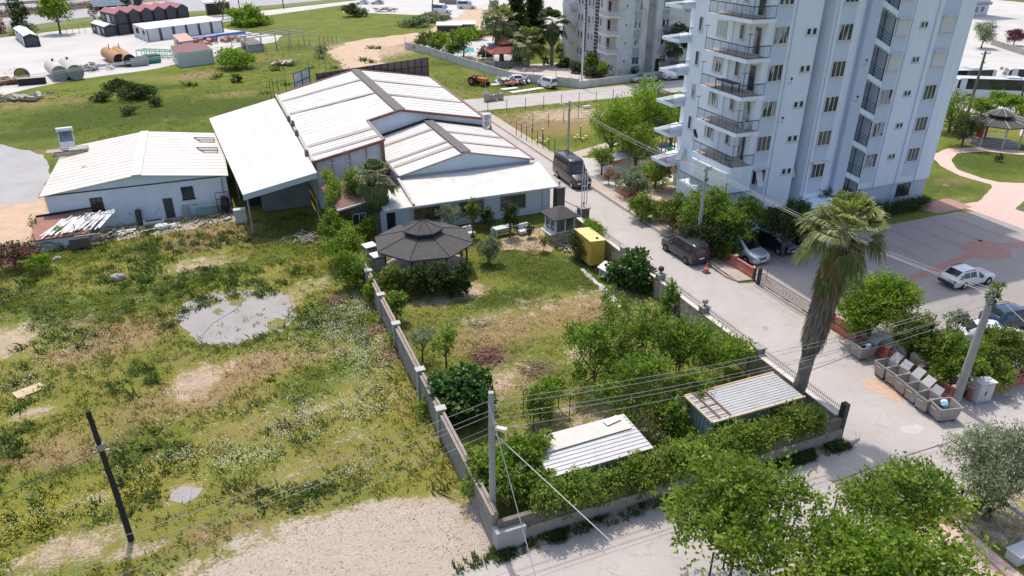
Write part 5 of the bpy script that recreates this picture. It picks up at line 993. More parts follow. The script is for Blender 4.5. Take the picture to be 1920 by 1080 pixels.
SUV = [(0, .3, .72, .80, .74, .64), (.2, .22, .82, .90, .86, .74), (1.2, .22, .95, 1.05, .89, .78), (2.05, .22, 1.0, 1.50, .89, .64), (2.4, .22, 1.0, 1.56, .89, .64), (3.8, .22, 1.0, 1.52, .88, .64), (4.3, .26, .98, 1.2, .86, .66), (4.4, .34, .92, 1.0, .84, .66)]
vehicle('estate_car', 'dark blue car with silver roof rails half hidden by the street tree on the right', 'car', (48.3, 26.6), -8, 4.4, 1.8, SUV, carpaint((.03, .06, .10), .15, .3), (.85, 3.5), .32, ((2, 3, .3, .95, .12, .88), (4, 5, .0, .46, .12, .88), (4, 5, .52, .98, .12, .88)), (2, 3, .04, .94), (5, 6, .06, .85), rails=(2.4, 4.0))
vehicle('hatchback', 'white car front showing through the leaves left of the dark blue car', 'car', (45.0, 25.6), -30, 4.1, 1.7, HAT, carpaint((.7, .7, .7), .3), (.8, 3.25), .29, ((2, 3, .3, .95, .12, .88), (4, 5, .0, .98, .12, .88)), (2, 3, .04, .94), (5, 6, .06, .85))
vehicle('dark_hatchback', 'black car in deep shade right of the silver minivan', 'car', (41.9, 43.6), -80, 4.2, 1.7, HAT, carpaint((.012, .012, .015), .2), (.8, 3.25), .3, ((2, 3, .3, .95, .12, .88), (4, 5, .0, .98, .12, .88)), (2, 3, .04, .94), (5, 6, .06, .85), group='black cars in the shade of the tower')
vehicle('dark_hatchback', 'black car in the shade behind the tall palm crown', 'car', (44.7, 43.4), -84, 4.2, 1.7, HAT, carpaint((.015, .017, .022), .2), (.8, 3.25), .3, ((2, 3, .3, .95, .12, .88), (4, 5, .0, .98, .12, .88)), (2, 3, .04, .94), (5, 6, .06, .85), group='black cars in the shade of the tower')
SED = [(0, .3, .62, .68, .70, .62), (.15, .2, .68, .76, .80, .70), (1.2, .2, .82, .92, .83, .74), (1.9, .2, .86, 1.34, .83, .58), (2.2, .2, .86, 1.39, .83, .58), (3.0, .2, .86, 1.36, .83, .58), (3.6, .2, .86, .95, .82, .68), (4.35, .24, .82, .90, .8, .66)]
vehicle('sedan', 'silver grey sedan parked by the wall of the rear apartment block', 'car', (69.2, 108.9), 178, 4.35, 1.66, SED, carpaint((.42, .43, .43), .35, .3), (.8, 3.35), .3, ((2, 3, .3, .95, .12, .88), (4, 5, .0, .46, .12, .88), (4, 5, .52, .98, .12, .88)), (2, 3, .04, .94), (5, 6, .06, .85))
pk = vehicle('pickup_truck', 'small white pickup with flat load bed parked beyond the silver sedan', 'pickup', (74.4, 108.9), 178, 2.2, 1.7, [(0, .3, .8, .9, .76, .66), (.15, .24, 1.0, 1.1, .84, .72), (.65, .24, 1.1, 1.25, .85, .74), (1.05, .24, 1.15, 1.85, .85, .68), (1.3, .24, 1.15, 1.92, .85, .68), (2.1, .24, 1.15, 1.92, .85, .68), (2.2, .24, 1.15, 1.88, .84, .66)], carpaint((.72, .72, .7), .3), (.55,), .3, ((3, 5, .05, .8, .1, .85),), (2, 3, .05, .92))
MB().box(-3.9, -.88, .75, -1.15, .88, .85).box(-3.9, -.9, .86, -1.15, -.84, 1.15).box(-3.9, .84, .86, -1.15, .9, 1.15).box(-3.96, -.9, .86, -3.901, .9, 1.15).build('load_bed', M((.5, .48, .44), .7), pk)
for sg in (-1, 1): w_ = MB().disc((-2.9, sg*.76, .3), .3, 'y', 18, .22).build('wheel', TYRE, pk); MB().disc((-2.9, sg*.88, .3), .18, 'y', 12, .02).build('rim', RIM, w_)
vehicle('taxi', 'yellow taxi glimpsed between the balconies of the tower', 'taxi', (80.5, 109.2), 170, 4.2, 1.66, SED, carpaint((.7, .38, .03), .3), (.8, 3.35), .3, ((2, 3, .3, .95, .12, .88), (4, 5, .0, .98, .12, .88)), (2, 3, .04, .94), (5, 6, .06, .85))
MINIV = [(0, .3, .8, .9, .72, .62), (.15, .24, 1.0, 1.15, .78, .66), (.5, .24, 1.15, 1.3, .8, .68), (.9, .24, 1.15, 1.75, .8, .62), (1.2, .24, 1.15, 1.85, .8, .62), (3.3, .24, 1.15, 1.85, .8, .62), (3.45, .3, 1.1, 1.75, .78, .6)]
vehicle('small_van', 'small white van seen from behind standing in the tall grass', 'van', (51.6, 110.8), 108, 3.45, 1.6, MINIV, carpaint((.7, .72, .7), .35), (.6, 2.7), .28, ((2, 3, .35, .95, .1, .85), (4, 5, .02, .97, .1, .85)), (2, 3, .05, .92), None, capglass=(1.1, 1.65, .62), bumper=PLAST)
def bigvan(xy, hd, label, col=(.72, .73, .74)): return vehicle('minibus', label, 'minibus', xy, hd, 5.9, 1.98, VAN, carpaint(col, .3), (.95, 4.6), .35, ((2, 3, .35, .98, .1, .8), (4, 5, .02, .97, .12, .72)), (2, 3, .06, .9), None, capglass=(1.45, 2.3, .75), group='minibuses parked at the far end of the dirt track')
bigvan((67.3, 221), -38, 'white minibus with dark windows, nearest of the far row above the field')
bigvan((78, 229), -30, 'white van parked just behind the nearest minibus in the far row')
vehicle('small_van', 'white compact van right of the minibuses in the far row', 'van', (84, 217), -30, 4.4, 1.8, VN2, carpaint((.7, .71, .72), .3), (.85, 3.6), .32, ((2, 3, .35, .95, .12, .85), (4, 5, .0, .96, .12, .85)), (2, 3, .06, .92), None, capglass=(1.12, 1.62, .68))
vehicle('dark_hatchback', 'dark car at the right end of the far row beside the tall trees', 'car', (93, 206), -30, 4.2, 1.7, HAT, carpaint((.03, .02, .025), .2), (.8, 3.25), .3, ((2, 3, .3, .95, .12, .88), (4, 5, .0, .98, .12, .88)), (2, 3, .04, .94), (5, 6, .06, .85))
for (u, v, hd, lb) in ((680, 8, 160, 'white hatchback at the far left end of the row above the field'), (708, 8, 160, 'silver car beside the far left hatchback above the field')):
    vehicle('hatchback', lb, 'car', G(u, v), hd, 4.25, 1.66, HAT, carpaint((.7, .7, .7) if u < 700 else (.4, .45, .48), .3), (.8, 3.25), .29, ((2, 3, .3, .95, .12, .88), (4, 5, .0, .98, .12, .88)), (2, 3, .04, .94), (5, 6, .06, .85), group='cars parked above the far field')
BUS = [(0, .4, 1.0, 1.5, 1.1, 1.0), (.12, .3, 1.5, 2.2, 1.24, 1.12), (.45, .3, 1.7, 3.25, 1.25, 1.12), (.9, .3, 1.75, 3.45, 1.25, 1.12), (11.4, .3, 1.75, 3.45, 1.25, 1.12), (12, .4, 1.7, 3.3, 1.22, 1.08)]
def bus(xy, hd, label):
    o = vehicle('coach', label, 'bus', xy, hd, 12, 2.5, BUS, carpaint((.6, .61, .62), .25), (2.6, 8.9), .5, ((3, 4, .08, .99, .02, .98), (2, 3, .1, .9, .1, .9)), (1, 2, .02, .93), None, group='white coaches in the fenced yard', capglass=(1.9, 3.0, .95), plate=False)
    MB().box(-3.5, -.9, 3.43, -1.5, .9, 3.62).build('roof_unit', M((.5, .52, .53), .5), o, bevel=.03); MB().box(1.5, -.5, 3.43, 2.5, .5, 3.5).build('roof_hatch', M((.5, .52, .53), .5), o, bevel=.03); MB().cbox((6.1, 1.2, 3.0), (.5, .12, .5)).cbox((6.1, -1.2, 3.0), (.5, .12, .5)).build('mirror_arm', WHITEP, o); return o
bus((111.5, 76.2), 148, 'white coach nearest the yard wall with dark window band'); bus((112.8, 83.5), 165, 'white coach standing second behind the yard wall'); bus((111, 90), 172, 'white coach farthest left, half hidden by the tower'); bus((126, 78), 140, 'white coach at the right edge turned to show its dark side')
# truck on the highway
tk = thing('lorry', 'lorry with a long white box trailer on the far highway', 'lorry', (*G(222, 17), 0), R(24))
MB().box(-7.5, -1.25, 1.2, 4.6, 1.25, 4.0).build('trailer_box', M((.62, .66, .72), .5), tk); MB().box(4.9, -1.2, .6, 7.2, 1.2, 3.2).build('cab', DARKM, tk, bevel=.08); MB().box(7.21, -1.1, 1.8, 7.23, 1.1, 2.9).build('windscreen', CARGL, tk)
MB().box(-7.4, -1.1, .8, 5, 1.1, 1.19).build('chassis', BLACK, tk)
for x in (-6.3, -5.1, -3.9, 5.8): 
    for sg in (-1, 1): MB().disc((x, sg*1.08, .5), .5, 'y', 14, .28).build('wheel', TYRE, tk)
# traffic cone
cn_ = thing('traffic_cone', 'orange traffic cone on a dark base behind the dark grey van', 'traffic cone', (*G(1324, 511), 0))
MB().cbox((0, 0, .03), (.55, .55, .06)).build('base', PLAST, cn_); MB().tube([(0, 0, .06), (0, 0, .35)], [.2, .145], 14, cap=False).tube([(0, 0, .5), (0, 0, .82)], [.115, .045], 14).build('cone', M((.75, .08, .03), .6), cn_); MB().tube([(0, 0, .35), (0, 0, .5)], [.145, .115], 14, cap=False).build('white_band', WHITEP, cn_)
# ================================================================ garden wall and street wall
LWM = M((.25, .235, .215), .95, .3, 2.2, .02, dirt=(.11, .10, .09), damt=.7, dscale=.8, name='rough_grey_plaster')
BRK = M((.30, .245, .21), .9, .25, 3, dirt=(.4, .37, .34), name='brick_coping')
gw = thing('garden_wall', 'long grey plastered garden wall with brick top and pale capped pillars beside the open field', 'wall', (8.2, 36, 0))
MB().hexa([(8.0, 21.9, 0), (8.28, 21.9, 0), (8.28, 50.5, 0), (8.02, 50.5, 0), (8.0, 21.9, 1.72), (8.28, 21.9, 1.72), (8.28, 50.5, 1.72), (8.02, 50.5, 1.72)]).build('wall', LWM, gw, world=True)
MB().box(7.97, 21.9, 1.721, 8.30, 50.5, 1.80).box(8.12, 21.9, 1.801, 8.26, 50.5, 1.93).build('coping', BRK, gw, world=True)
for y in (29.9, 33.9, 39.6, 43.9, 48.0):
    p_ = MB().box(7.9, y-.18, 0, 8.33, y+.18, 1.98).build('pillar', CONC, gw, world=True); MB().box(7.83, y-.23, 1.981, 8.39, y+.23, 2.05).build('cap', M((.44, .41, .38), .85, .1, 3), p_, world=True)
for (x, y, lb) in ((9.1, 52.1, 'upper of two brick barbecue chimneys with white caps left of the big gazebo'), (9.3, 50.1, 'lower of two brick barbecue chimneys with white caps left of the big gazebo')):
    c_ = thing('barbecue_chimney', lb, 'chimney', (x, y, 0), R(12), 'barbecue chimneys beside the gazebo'); MB().box(-.4, -.4, 0, .4, .4, 1.9).build('stack', M((.36, .35, .34), .9, .3, 3), c_)
    for a in (-.3, .3):
        for b_ in (-.3, .3): MB().box(a-.06, b_-.06, 1.901, a+.06, b_+.06, 2.15).build('support', CONC, c_)
    MB().box(-.5, -.5, 2.151, .5, .5, 2.23).build('cap', WHITEP, c_)
fwl = thing('front_wall', 'long low plastered wall along the near road under the hedge', 'wall', (18, 21.8, 0))
FWM = M((.33, .29, .26), .95, .22, 1.6, .03, dirt=(.15, .13, .11), damt=.65, dscale=.7, name='stained_plaster')
MB().box(8.2, 21.55, 0, 27.9, 21.75, .82).build('lower_wall', FWM, fwl, world=True); MB().box(8.2, 21.62, .821, 27.95, 21.85, 1.5).build('upper_wall', M((.17, .14, .12), .95, .25, 2, .02, dirt=(.3, .26, .22), damt=.4, dscale=1.3), fwl, world=True)  # upper band darker: the hedge's shadow is painted into its colour
MB().box(8.0, 21.35, 0, 9.4, 21.9, 1.15).build('end_block', M((.40, .39, .38), .9, .15, 1.5, dirt=(.25, .23, .2)), fwl, world=True)
STN = None
def stonemat():
    m, t, b = newmat('crazy_stone'); P = wpos(t); v = t.nodes.new('ShaderNodeTexVoronoi'); v.inputs['Scale'].default_value = 3.2; t.links.new(P, v.inputs['Vector'])
    e = t.nodes.new('ShaderNodeTexVoronoi'); e.feature = 'DISTANCE_TO_EDGE'; e.inputs['Scale'].default_value = 3.2; t.links.new(P, e.inputs['Vector'])
    c = ramp(t, v.outputs['Color'], [(.1, (.34, .29, .22)), (.5, (.46, .40, .31)), (.9, (.56, .50, .41))]); c = mixc(t, ramp(t, e.outputs['Distance'], [(.0, 1), (.06, 0)]), c, (.13, .12, .10)); t.links.new(c, b.inputs['Base Color']); b.inputs['Roughness'].default_value = .9; return m
STN = stonemat()
sw_ = thing('street_wall', 'stone faced garden wall along the side street with pale coping and spiked black railing', 'wall', (27.9, 36, 0))
MB().box(27.6, 21.9, 0, 27.95, 53.5, 1.55).build('wall', STN, sw_, world=True); MB().box(27.5, 21.9, 1.551, 28.02, 53.5, 1.63).build('coping', M((.60, .55, .49), .85, .12, 2), sw_, world=True)
r_ = MB()
for z in (1.72, 1.95): r_.tube([(27.86, 22, z), (27.86, 53.4, z)], .018, 4)
for j in range(236): y = 22+j*.133; r_.tube([(27.86, y, 1.63), (27.86, y, 2.12)], .011, 3, cap=False)
r_.build('railing', RAIL, sw_, world=True)
for y, gl in ((28.4, 0), (33.95, 1), (39.3, 2), (44.5, 0), (49.3, 0)):
    p_ = MB().box(27.5, y-.24, 0, 28.04, y+.24, 2.0).build('pillar', CONC, sw_, world=True); MB().box(27.44, y-.3, 2.001, 28.1, y+.3, 2.09).build('cap', CONC, p_, world=True)
    if gl:
        l_ = thing('globe_lamp', ['', 'round globe lamp on the street wall pillar opposite the sliding gate', 'small dark carriage lamp on the pillar above the broad fig bush'][gl], 'lamp', (27.77, y, 2.09)); MB().tube([(0, 0, 0), (0, 0, .12)], [.07, .04], 8).build('lamp_base', DARKM, l_)
        MB().blob((0, 0, .34), (.22, .22, .22), 14, 10).build('globe', M((.42, .42, .40), .3) if gl == 1 else DARKM, l_, smooth=True)
MB().box(27.75, 21.6, 0, 28.05, 21.95, 2.35).build('corner_post', DARKM, sw_, world=True)
# stacked bundle by the wall
st_ = thing('wrapped_bundle', 'red and white wrapped bundle propped against the inside of the street wall', 'bundle', (27.3, 36.6, 0)); MB().tube([(0, -.1, 0), (.2, .1, 1.2), (.25, .2, 1.9)], [.2, .16, .05], 8).build('cover', M((.55, .35, .33), .7, .4, 5), st_); MB().tube([(-.15, -.3, 0), (0, -.1, .9)], [.15, .1], 7).build('cloth', DARKM, st_)
def stonepillar(x, y, lb, h=2.5):
    o = thing('gate_pillar', lb, 'pillar', (x, y, 0), 0, 'stone pillars of the yard gate'); MB().box(-.42, -.42, 0, .42, .42, h).build('shaft', M((.11, .09, .075), .9, .45, 2.5, .04, dirt=(.2, .17, .14)), o)
    MB().box(-.52, -.52, h+.001, .52, .52, h+.1).build('cap', CONC, o); MB().tube([(0, 0, h+.1), (0, 0, h+.3)], .04, 6).blob((0, 0, h+.42), (.13, .13, .15), 10, 6).build('lantern', M((.3, .3, .3), .3), o)
stonepillar(28.6, 58.2, 'dark stone gate pillar at the corner of the front annex'); stonepillar(29.3, 54.5, 'dark stone gate pillar behind the small kiosk', 1.6)
MB_ = MB().tube([(28.9, 57.8, 1.2), (29.3, 54.9, 1.3)], .03)
o = MB_.build('gate_bar', DARKM); tag(o, 'dark horizontal bar between the two stone pillars', 'bar')
# sliding barrier and red fence
RF = M((.46, .155, .12), .85, .12, 2, dirt=(.55, .30, .25), damt=.5, dscale=.8, name='salmon_masonry')
def redfence(label, pts, h=.95, holes=True, slats=False):
    o = thing('masonry_fence', label, 'fence', (*pts[0], 0), 0, 'salmon pink masonry fences around the tower'); a, b_ = Vector((*pts[0], 0)), Vector((*pts[1], 0)); L = (b_-a).length; d = (b_-a)/L; n = Vector((-d.y, d.x, 0))
    def seg(mb, s0, s1, z0, z1, w): p0 = a+d*s0; p1 = a+d*s1; mb.hexa([p0-n*w+Vector((0, 0, z0)), p1-n*w+Vector((0, 0, z0)), p1+n*w+Vector((0, 0, z0)), p0+n*w+Vector((0, 0, z0)), p0-n*w+Vector((0, 0, z1)), p1-n*w+Vector((0, 0, z1)), p1+n*w+Vector((0, 0, z1)), p0+n*w+Vector((0, 0, z1))])
    k = max(1, round(L/2.2)); st = L/k; m1 = MB(); seg(m1, 0, L, 0, .42, .14); m1.build('plinth', RF, o, world=True)
    for j in range(k+1): s = j*st; m2 = MB(); seg(m2, max(0, s-.13), min(L, s+.13), .421, h+.12, .13); p_ = m2.build('pillar', RF, o, world=True); m3 = MB(); seg(m3, s-.16, s+.16, h+.121, h+.2, .17); m3.build('cap', M((.6, .36, .27), .85, .1, 3), p_, world=True)
    for j in range(k):
        s0, s1 = j*st+.14, (j+1)*st-.14; m2 = MB()
        if slats:
            nn = int((s1-s0)/.16)
            for q in range(nn): s = s0+(q+.5)*(s1-s0)/nn; seg(m2, s-.035, s+.035, .421, h-.08, .05)
            seg(m2, s0, s1, h-.079, h+.03, .07)
        else:
            seg(m2, s0, s1, .421, h-.22, .08)
            for q in range(5): s = s0+(q+.5)*(s1-s0)/5; seg(m2, s-.06, s+.06, h-.219, h-.08, .07)
            seg(m2, s0, s1, h-.079, h+.02, .09)
        m2.build('panel', RF, o, world=True)
    return o
redfence('long salmon fence with round topped flowers beside the parked black van', [(36.35, 49.9), (36.45, 60.5)]); redfence('salmon fence run below the silver minivan ending at the sliding gate', [(36.3, 39.1), (36.35, 48.6)])
redfence('salmon slatted fence run between the gate and the rubbish bins', [(36.5, 21.8), (36.5, 31.2)], slats=True); redfence('salmon fence along the playground below the left side of the tower', [(36.6, 60.7), (47.0, 61.6)]) if False else redfence('salmon fence at the near side of the playground beside the tower', [(38.2, 61.2), (46, 64.5)])
redfence('salmon fence running right behind the utility cabinet', [(37.6, 21.6), (58, 21.7)], h=.8)
sgt = thing('sliding_gate', 'long black and pink wrought iron sliding gate across the parking entrance', 'gate', (36.0, 36, 0))
mb = MB(); ya, yb = 31.2, 38.2
for z in (.12, .3, 1.15): mb.tube([(36.0, ya, z), (36.0, yb, z)], .03, 4)
mb.build('frame', RAIL, sgt, world=True); mb = MB()
for j in range(62): y = ya+(yb-ya)*j/61; mb.tube([(36.0, y, .3), (36.0, y, 1.15)], .012, 3, cap=False)
mb.build('bars', RAIL, sgt, world=True); mb = MB()
for j in range(21):
    y = ya+.2+(yb-ya-.4)*j/20; pts = [(36.0, y+.13*math.cos(t_*math.pi/4), .72+.26*math.sin(t_*math.pi/4)) for t_ in range(9)]; mb.tube(pts, .014, 3, cap=False)
mb.build('scrolls', M((.55, .25, .22), .7), sgt, world=True)
MB().box(35.7, ya-.2, .0, 35.78, yb+6 if False else yb, .03).build('track', STEEL, sgt, world=True)
for (x, y) in ((36.05, 38.35), (36.25, 38.35), (36.3, 39.0)): MB().box(x-.06, y-.06, 0, x+.06, y+.06, 1.35).build('gate_post', RAIL, sgt, world=True)
mb = MB(); mb.tube([(36.3, 39.0, 1.2), (37.3, 38.8, 1.15)], .02, 4).tube([(37.3, 38.8, 0), (37.3, 38.8, 1.2)], .03, 4).tube([(36.3, 39, .5), (37.3, 38.8, .5)], .02, 4); mb.build('side_frame', M((.35, .1, .08), .7), sgt, world=True)
# ================================================================ rubbish bins and cabinet
GALV = M((.34, .32, .30), .6, .18, 2.2, metal=.15, dirt=(.2, .15, .12), damt=.5, dscale=1.5, name='galvanised')
def bin_(name, label, loc, rz, w=.95, d=1.0, h=1.0, lid=0, grp='galvanised rubbish bins in a row', fill=None):
    o = thing(name, label, 'rubbish bin', (*loc, 0), rz, grp)
    b0, b1 = .82, 1.0; z0 = .14; P0 = [(-w/2*b0, -d/2*b0), (w/2*b0, -d/2*b0), (w/2*b0, d/2*b0), (-w/2*b0, d/2*b0)]; P1 = [(-w/2, -d/2), (w/2, -d/2), (w/2, d/2), (-w/2, d/2)]
    mb = MB(); mb.v += [(x, y, z0) for x, y in P0]+[(x, y, h) for x, y in P1]+[(x*.93, y*.93, h) for x, y in P1]+[(x*.88, y*.88, .35) for x, y in P0]
    mb.f += [(3, 2, 1, 0)]+[(i, (i+1) % 4, 4+(i+1) % 4, 4+i) for i in range(4)]+[(4+i, 4+(i+1) % 4, 8+(i+1) % 4, 8+i) for i in range(4)]+[(8+i, 8+(i+1) % 4, 12+(i+1) % 4, 12+i) for i in range(4)]+[(12, 13, 14, 15)]
    mb.build('tub', GALV, o)
    MB().box(-w/2-.03, -d/2-.03, h-.07, -w/2+.0, d/2+.03, h+.01).box(w/2, -d/2-.03, h-.07, w/2+.03, d/2+.03, h+.01).box(-w/2, -d/2-.03, h-.07, w/2, -d/2, h+.01).box(-w/2, d/2, h-.07, w/2, d/2+.03, h+.01).build('rim', STEEL, o)
    lt_ = rnd.uniform(.1, .45); lh = rnd.uniform(.38, .55)
    if lid == 1: MB().slab([(w/2-.02, -d*.38, h+.02), (w/2+lt_, -d*.36, h+lh), (w/2+lt_, d*.36, h+lh), (w/2-.02, d*.38, h+.02)], .07).build('lid', M((.38, .38, .38), .5, .15, 2, metal=.3), o)
    if lid == 2: MB().slab([(-w/2, -d/2, h+.08), (w/2, -d/2, h+.08), (w/2, d/2, h+.08), (-w/2, d/2, h+.08)], .05).build('lid', M((.38, .38, .38), .5, .15, 2, metal=.3), o)
    for x in (-.33*w, .33*w):
        for y in (-.33*d, .33*d): MB().disc((x, y, .08), .08, 'x', 10, .05).build('wheel', TYRE, o)
    MB().box(-w/2-.1, -.2, h-.22, -w/2-.05, .2, h-.19).build('handle', STEEL, o)
    if fill:
        for k, c in enumerate(fill): MB().blob((rnd.uniform(-.2, .2), rnd.uniform(-.2, .2), h-.12+.05*k), (.22, .2, .15), 9, 5, .25, k).build('rubbish_bag', M(c, .5, .2, 4), o)
bl_ = ['galvanised bin at the head of the row with lid thrown open', 'second galvanised bin of the row, next to the one with the pale lid', 'third galvanised bin of the row from the head', 'fourth galvanised bin of the row from the head', 'fifth galvanised bin, beside the open bin at the near end']
for k, (y, ld) in enumerate(((25.3, 1), (24.44, 1), (23.58, 1), (22.74, 1), (21.9, 1))): bin_('rubbish_bin', bl_[k], (35.05-.12*k+rnd.uniform(-.06, .06), y), R(-3+rnd.uniform(-5, 5)), w=1.0, d=.84, lid=ld)
bin_('rubbish_bin', 'wide open galvanised bin with blue bag at the near end of the row', (34.75, 20.95), R(-14), w=1.35, d=1.0, fill=[(.05, .06, .06), (.15, .4, .55), (.7, .7, .7)])
bin_('rubbish_bin', 'lone overfilled galvanised bin beside the salmon fence', (35.5, 27.5), R(-8), w=1.2, d=1.05, lid=1, fill=[(.5, .2, .15), (.6, .6, .6), (.08, .08, .08)])
uc = thing('utility_cabinet', 'pale grey utility cabinet on a plinth beside the right concrete pole', 'cabinet', (38.2, 21.35, 0), R(-10)); MB().box(-.5, -.32, .12, .5, .32, 1.35).build('body', M((.55, .56, .57), .5, .08, 2), uc, bevel=.02); MB().box(-.56, -.38, 0, .56, .38, .119).build('plinth', CONC, uc)
MB().box(-.55, -.37, 1.351, .55, .37, 1.41).build('lid', M((.6, .61, .62), .5), uc); d = MB().box(-.46, -.34, .2, -.02, -.321, 1.28).build('door', M((.5, .51, .52), .5), uc); MB().box(.02, -.34, .2, .46, -.321, 1.28).build('door', M((.5, .51, .52), .5), uc); MB().tube([(-.06, -.36, .6), (-.06, -.36, .85)], .02, 6).build('handle', DARKM, d)
bin_('rubbish_bin', 'left of two galvanised bins on the verge of the cross street', (38.6, 104.8), R(85), grp='galvanised bins on the far verge', lid=1, fill=[(.05, .05, .05)]); bin_('rubbish_bin', 'middle galvanised bin of three on the far verge', (39.7, 104.9), R(88), grp='galvanised bins on the far verge', fill=[(.6, .6, .6)]); bin_('rubbish_bin', 'right hand galvanised bin with blue bags on the far verge', (40.9, 105.1), R(88), w=.8, grp='galvanised bins on the far verge', fill=[(.15, .3, .5), (.5, .5, .55)])
# ================================================================ gazebos, kiosk, sheds
SHING = M((.075, .070, .066), .9, .3, 3, dirt=(.09, .085, .08), damt=.5, dscale=.6, name='dark_shingles')
def poly(n, r, off): return [(r*math.cos(off+2*math.pi*i/n), r*math.sin(off+2*math.pi*i/n)) for i in range(n)]
def gazebo(name, label, xy, n, R1, ze, r1, z1, R2, z2, zt, rot, mat, post, trim=None, ph=.0, rail=True, group=None):
    o = thing(name, label, 'gazebo', (*xy, 0), rot, group); A, B = poly(n, R1, 0), poly(n, r1, 0); mb = MB()
    mb.v += [(x, y, ze) for x, y in A]+[(x, y, z1) for x, y in B]+[(x, y, ze-.12) for x, y in A]
    mb.f += [(i, (i+1) % n, n+(i+1) % n, n+i) for i in range(n)]+[(2*n+i, 2*n+(i+1) % n, (i+1) % n, i) for i in range(n)]+[tuple(2*n+i for i in reversed(range(n)))]; mb.build('lower_roof', mat, o)
    mb = MB(); C2 = poly(n, R2, 0); mb.v += [(x, y, z2) for x, y in C2]+[(0, 0, zt)]+[(x, y, z2-.12) for x, y in C2]; mb.f += [(i, (i+1) % n, n) for i in range(n)]+[(n+1+i, n+1+(i+1) % n, (i+1) % n, i) for i in range(n)]+[tuple(n+1+i for i in reversed(range(n)))]; mb.build('upper_roof', mat, o)
    MB().prism(poly(n, r1*.98, 0), z1-.2, z2-.121).build('lantern_band', BLACK, o)
    m_ = MB()
    for i in range(n): m_.tube([(*[c*1.0 for c in A[i]], ze+.02), (*B[i], z1+.02)], .03, 4); m_.tube([(*C2[i], z2+.02), (0, 0, zt+.02)], .025, 4)
    m_.build('hip_cap', trim or M((.045, .045, .045), .9), o)
    for i in range(n): x, y = A[i][0]*.86, A[i][1]*.86; MB().box(x-.07, y-.07, 0, x+.07, y+.07, ze+.05).build('post', post, o)
    if rail:
        m_ = MB()
        for i in range(n-1):
            a, b_ = (A[i][0]*.86, A[i][1]*.86), (A[(i+1) % n][0]*.86, A[(i+1) % n][1]*.86)
            for z in (.35, .6, .85): m_.tube([(*a, z), (*b_, z)], .03, 4)
        m_.build('railing', post, o)
    MB().prism(poly(n, R1*.92, 0), 0, .12).build('floor', M((.3, .28, .26), .9), o); return o
WD = M((.10, .075, .05), .8, .2, 4)
gazebo('octagonal_gazebo', 'large octagonal gazebo with two tier dark shingle roof in the walled garden', (13.15, 50.7), 8, 4.0, 2.55, 1.35, 3.25, 1.62, 3.62, 4.25, R(-31), SHING, WD)
gazebo('octagonal_gazebo', 'dark roofed gazebo with pale posts and pale roof seams by the round lawn', (89.5, 59.0), 8, 3.5, 2.7, 1.2, 3.3, 1.6, 3.7, 4.4, R(10), SHING, M((.55, .53, .48), .6), WHITEP)
gazebo('square_gazebo', 'gazebo with red brown two tier roof beside the far pool', (53.2, 133.8), 4, 5.2, 2.6, 1.9, 3.7, 2.2, 4.0, 5.2, R(38), M((.24, .07, .06), .85, .15, 2, name='red_shingles'), WHITEP)
kk = thing('garden_kiosk', 'small square kiosk with dark pyramid roof, glass sides and stone base', 'kiosk', (25.8, 52.2, 0), R(4))
MB().box(-.95, -.95, 0, .95, .95, 1.0).build('base', STN, kk); MB().box(-1.02, -1.02, 1.001, 1.02, 1.02, 1.08).build('sill', WHITEP, kk)
for x in (-.9, 0, .9):
    for y in (-.9, .9): MB().box(x-.06, y-.06, 1.081, x+.06, y+.06, 2.35).build('post', WHITEP, kk)
for x in (-.9, .9): MB().box(x-.06, -.06, 1.081, x+.06, .06, 2.35).build('post', WHITEP, kk)
g_m = glassmat((.10, .12, .13), .1)
for s in (-1, 1): MB().box(-.83, s*.9-.01, 1.082, .83, s*.9+.01, 2.33).build('window', g_m, kk); MB().box(s*.9-.01, -.83, 1.082, s*.9+.01, .83, 2.33).build('window', g_m, kk)
mb = MB(); mb.v += [(-1.3, -1.3, 2.36), (1.3, -1.3, 2.36), (1.3, 1.3, 2.36), (-1.3, 1.3, 2.36), (0, 0, 3.15), (-1.3, -1.3, 2.28), (1.3, -1.3, 2.28), (1.3, 1.3, 2.28), (-1.3, 1.3, 2.28)]; mb.f += [(0, 1, 4), (1, 2, 4), (2, 3, 4), (3, 0, 4), (5, 6, 1, 0), (6, 7, 2, 1), (7, 8, 3, 2), (8, 5, 0, 3), (8, 7, 6, 5)]; mb.build('roof', SHING, kk)
MB().box(-1.5, -1.0, .9, -.951, .8, 1.0).build('counter', WHITEP, kk)
YEL = M((.62, .40, .07), .6, .12, 2, dirt=(.35, .22, .08), damt=.5, dscale=1.6, name='yellow_paint')
yb_ = thing('yellow_metal_box', 'weathered yellow steel cabinet overgrown by ivy next to the street wall', 'metal box', (26.05, 47.1, 0)); MB().box(-.62, -1.4, .25, .62, 1.4, 2.3).build('body', YEL, yb_)
for y0, y1 in ((-1.45, -.02), (.02, 1.45)): MB().slab([(-.72, y0, 2.42), (.72, y0, 2.34), (.72, y1, 2.34), (-.72, y1, 2.42)], .07).build('roof_panel', M((.72, .55, .22), .6, .08, 2), yb_)
for y0 in (-1.38, .05): MB().box(-.65, y0, .35, -.621, y0+1.3, 2.2).build('door', YEL, yb_)
MB().box(-.4, -1.43, .45, .4, -1.401, 2.1).build('end_panel', M((.55, .36, .05), .6, .12, 2), yb_); MB().tube([(.1, -1.0, 2.42), (.1, -1.0, 2.48)], .12, 10).build('cap', DARKM, yb_); MB().box(-.6, -1.3, 0, .6, 1.3, .249).build('skid', DARKM, yb_)
dh = thing('dog_house', 'little white gabled shelter on legs beside the broad fig bush', 'shelter', (26.05, 43.7, 0), R(12))
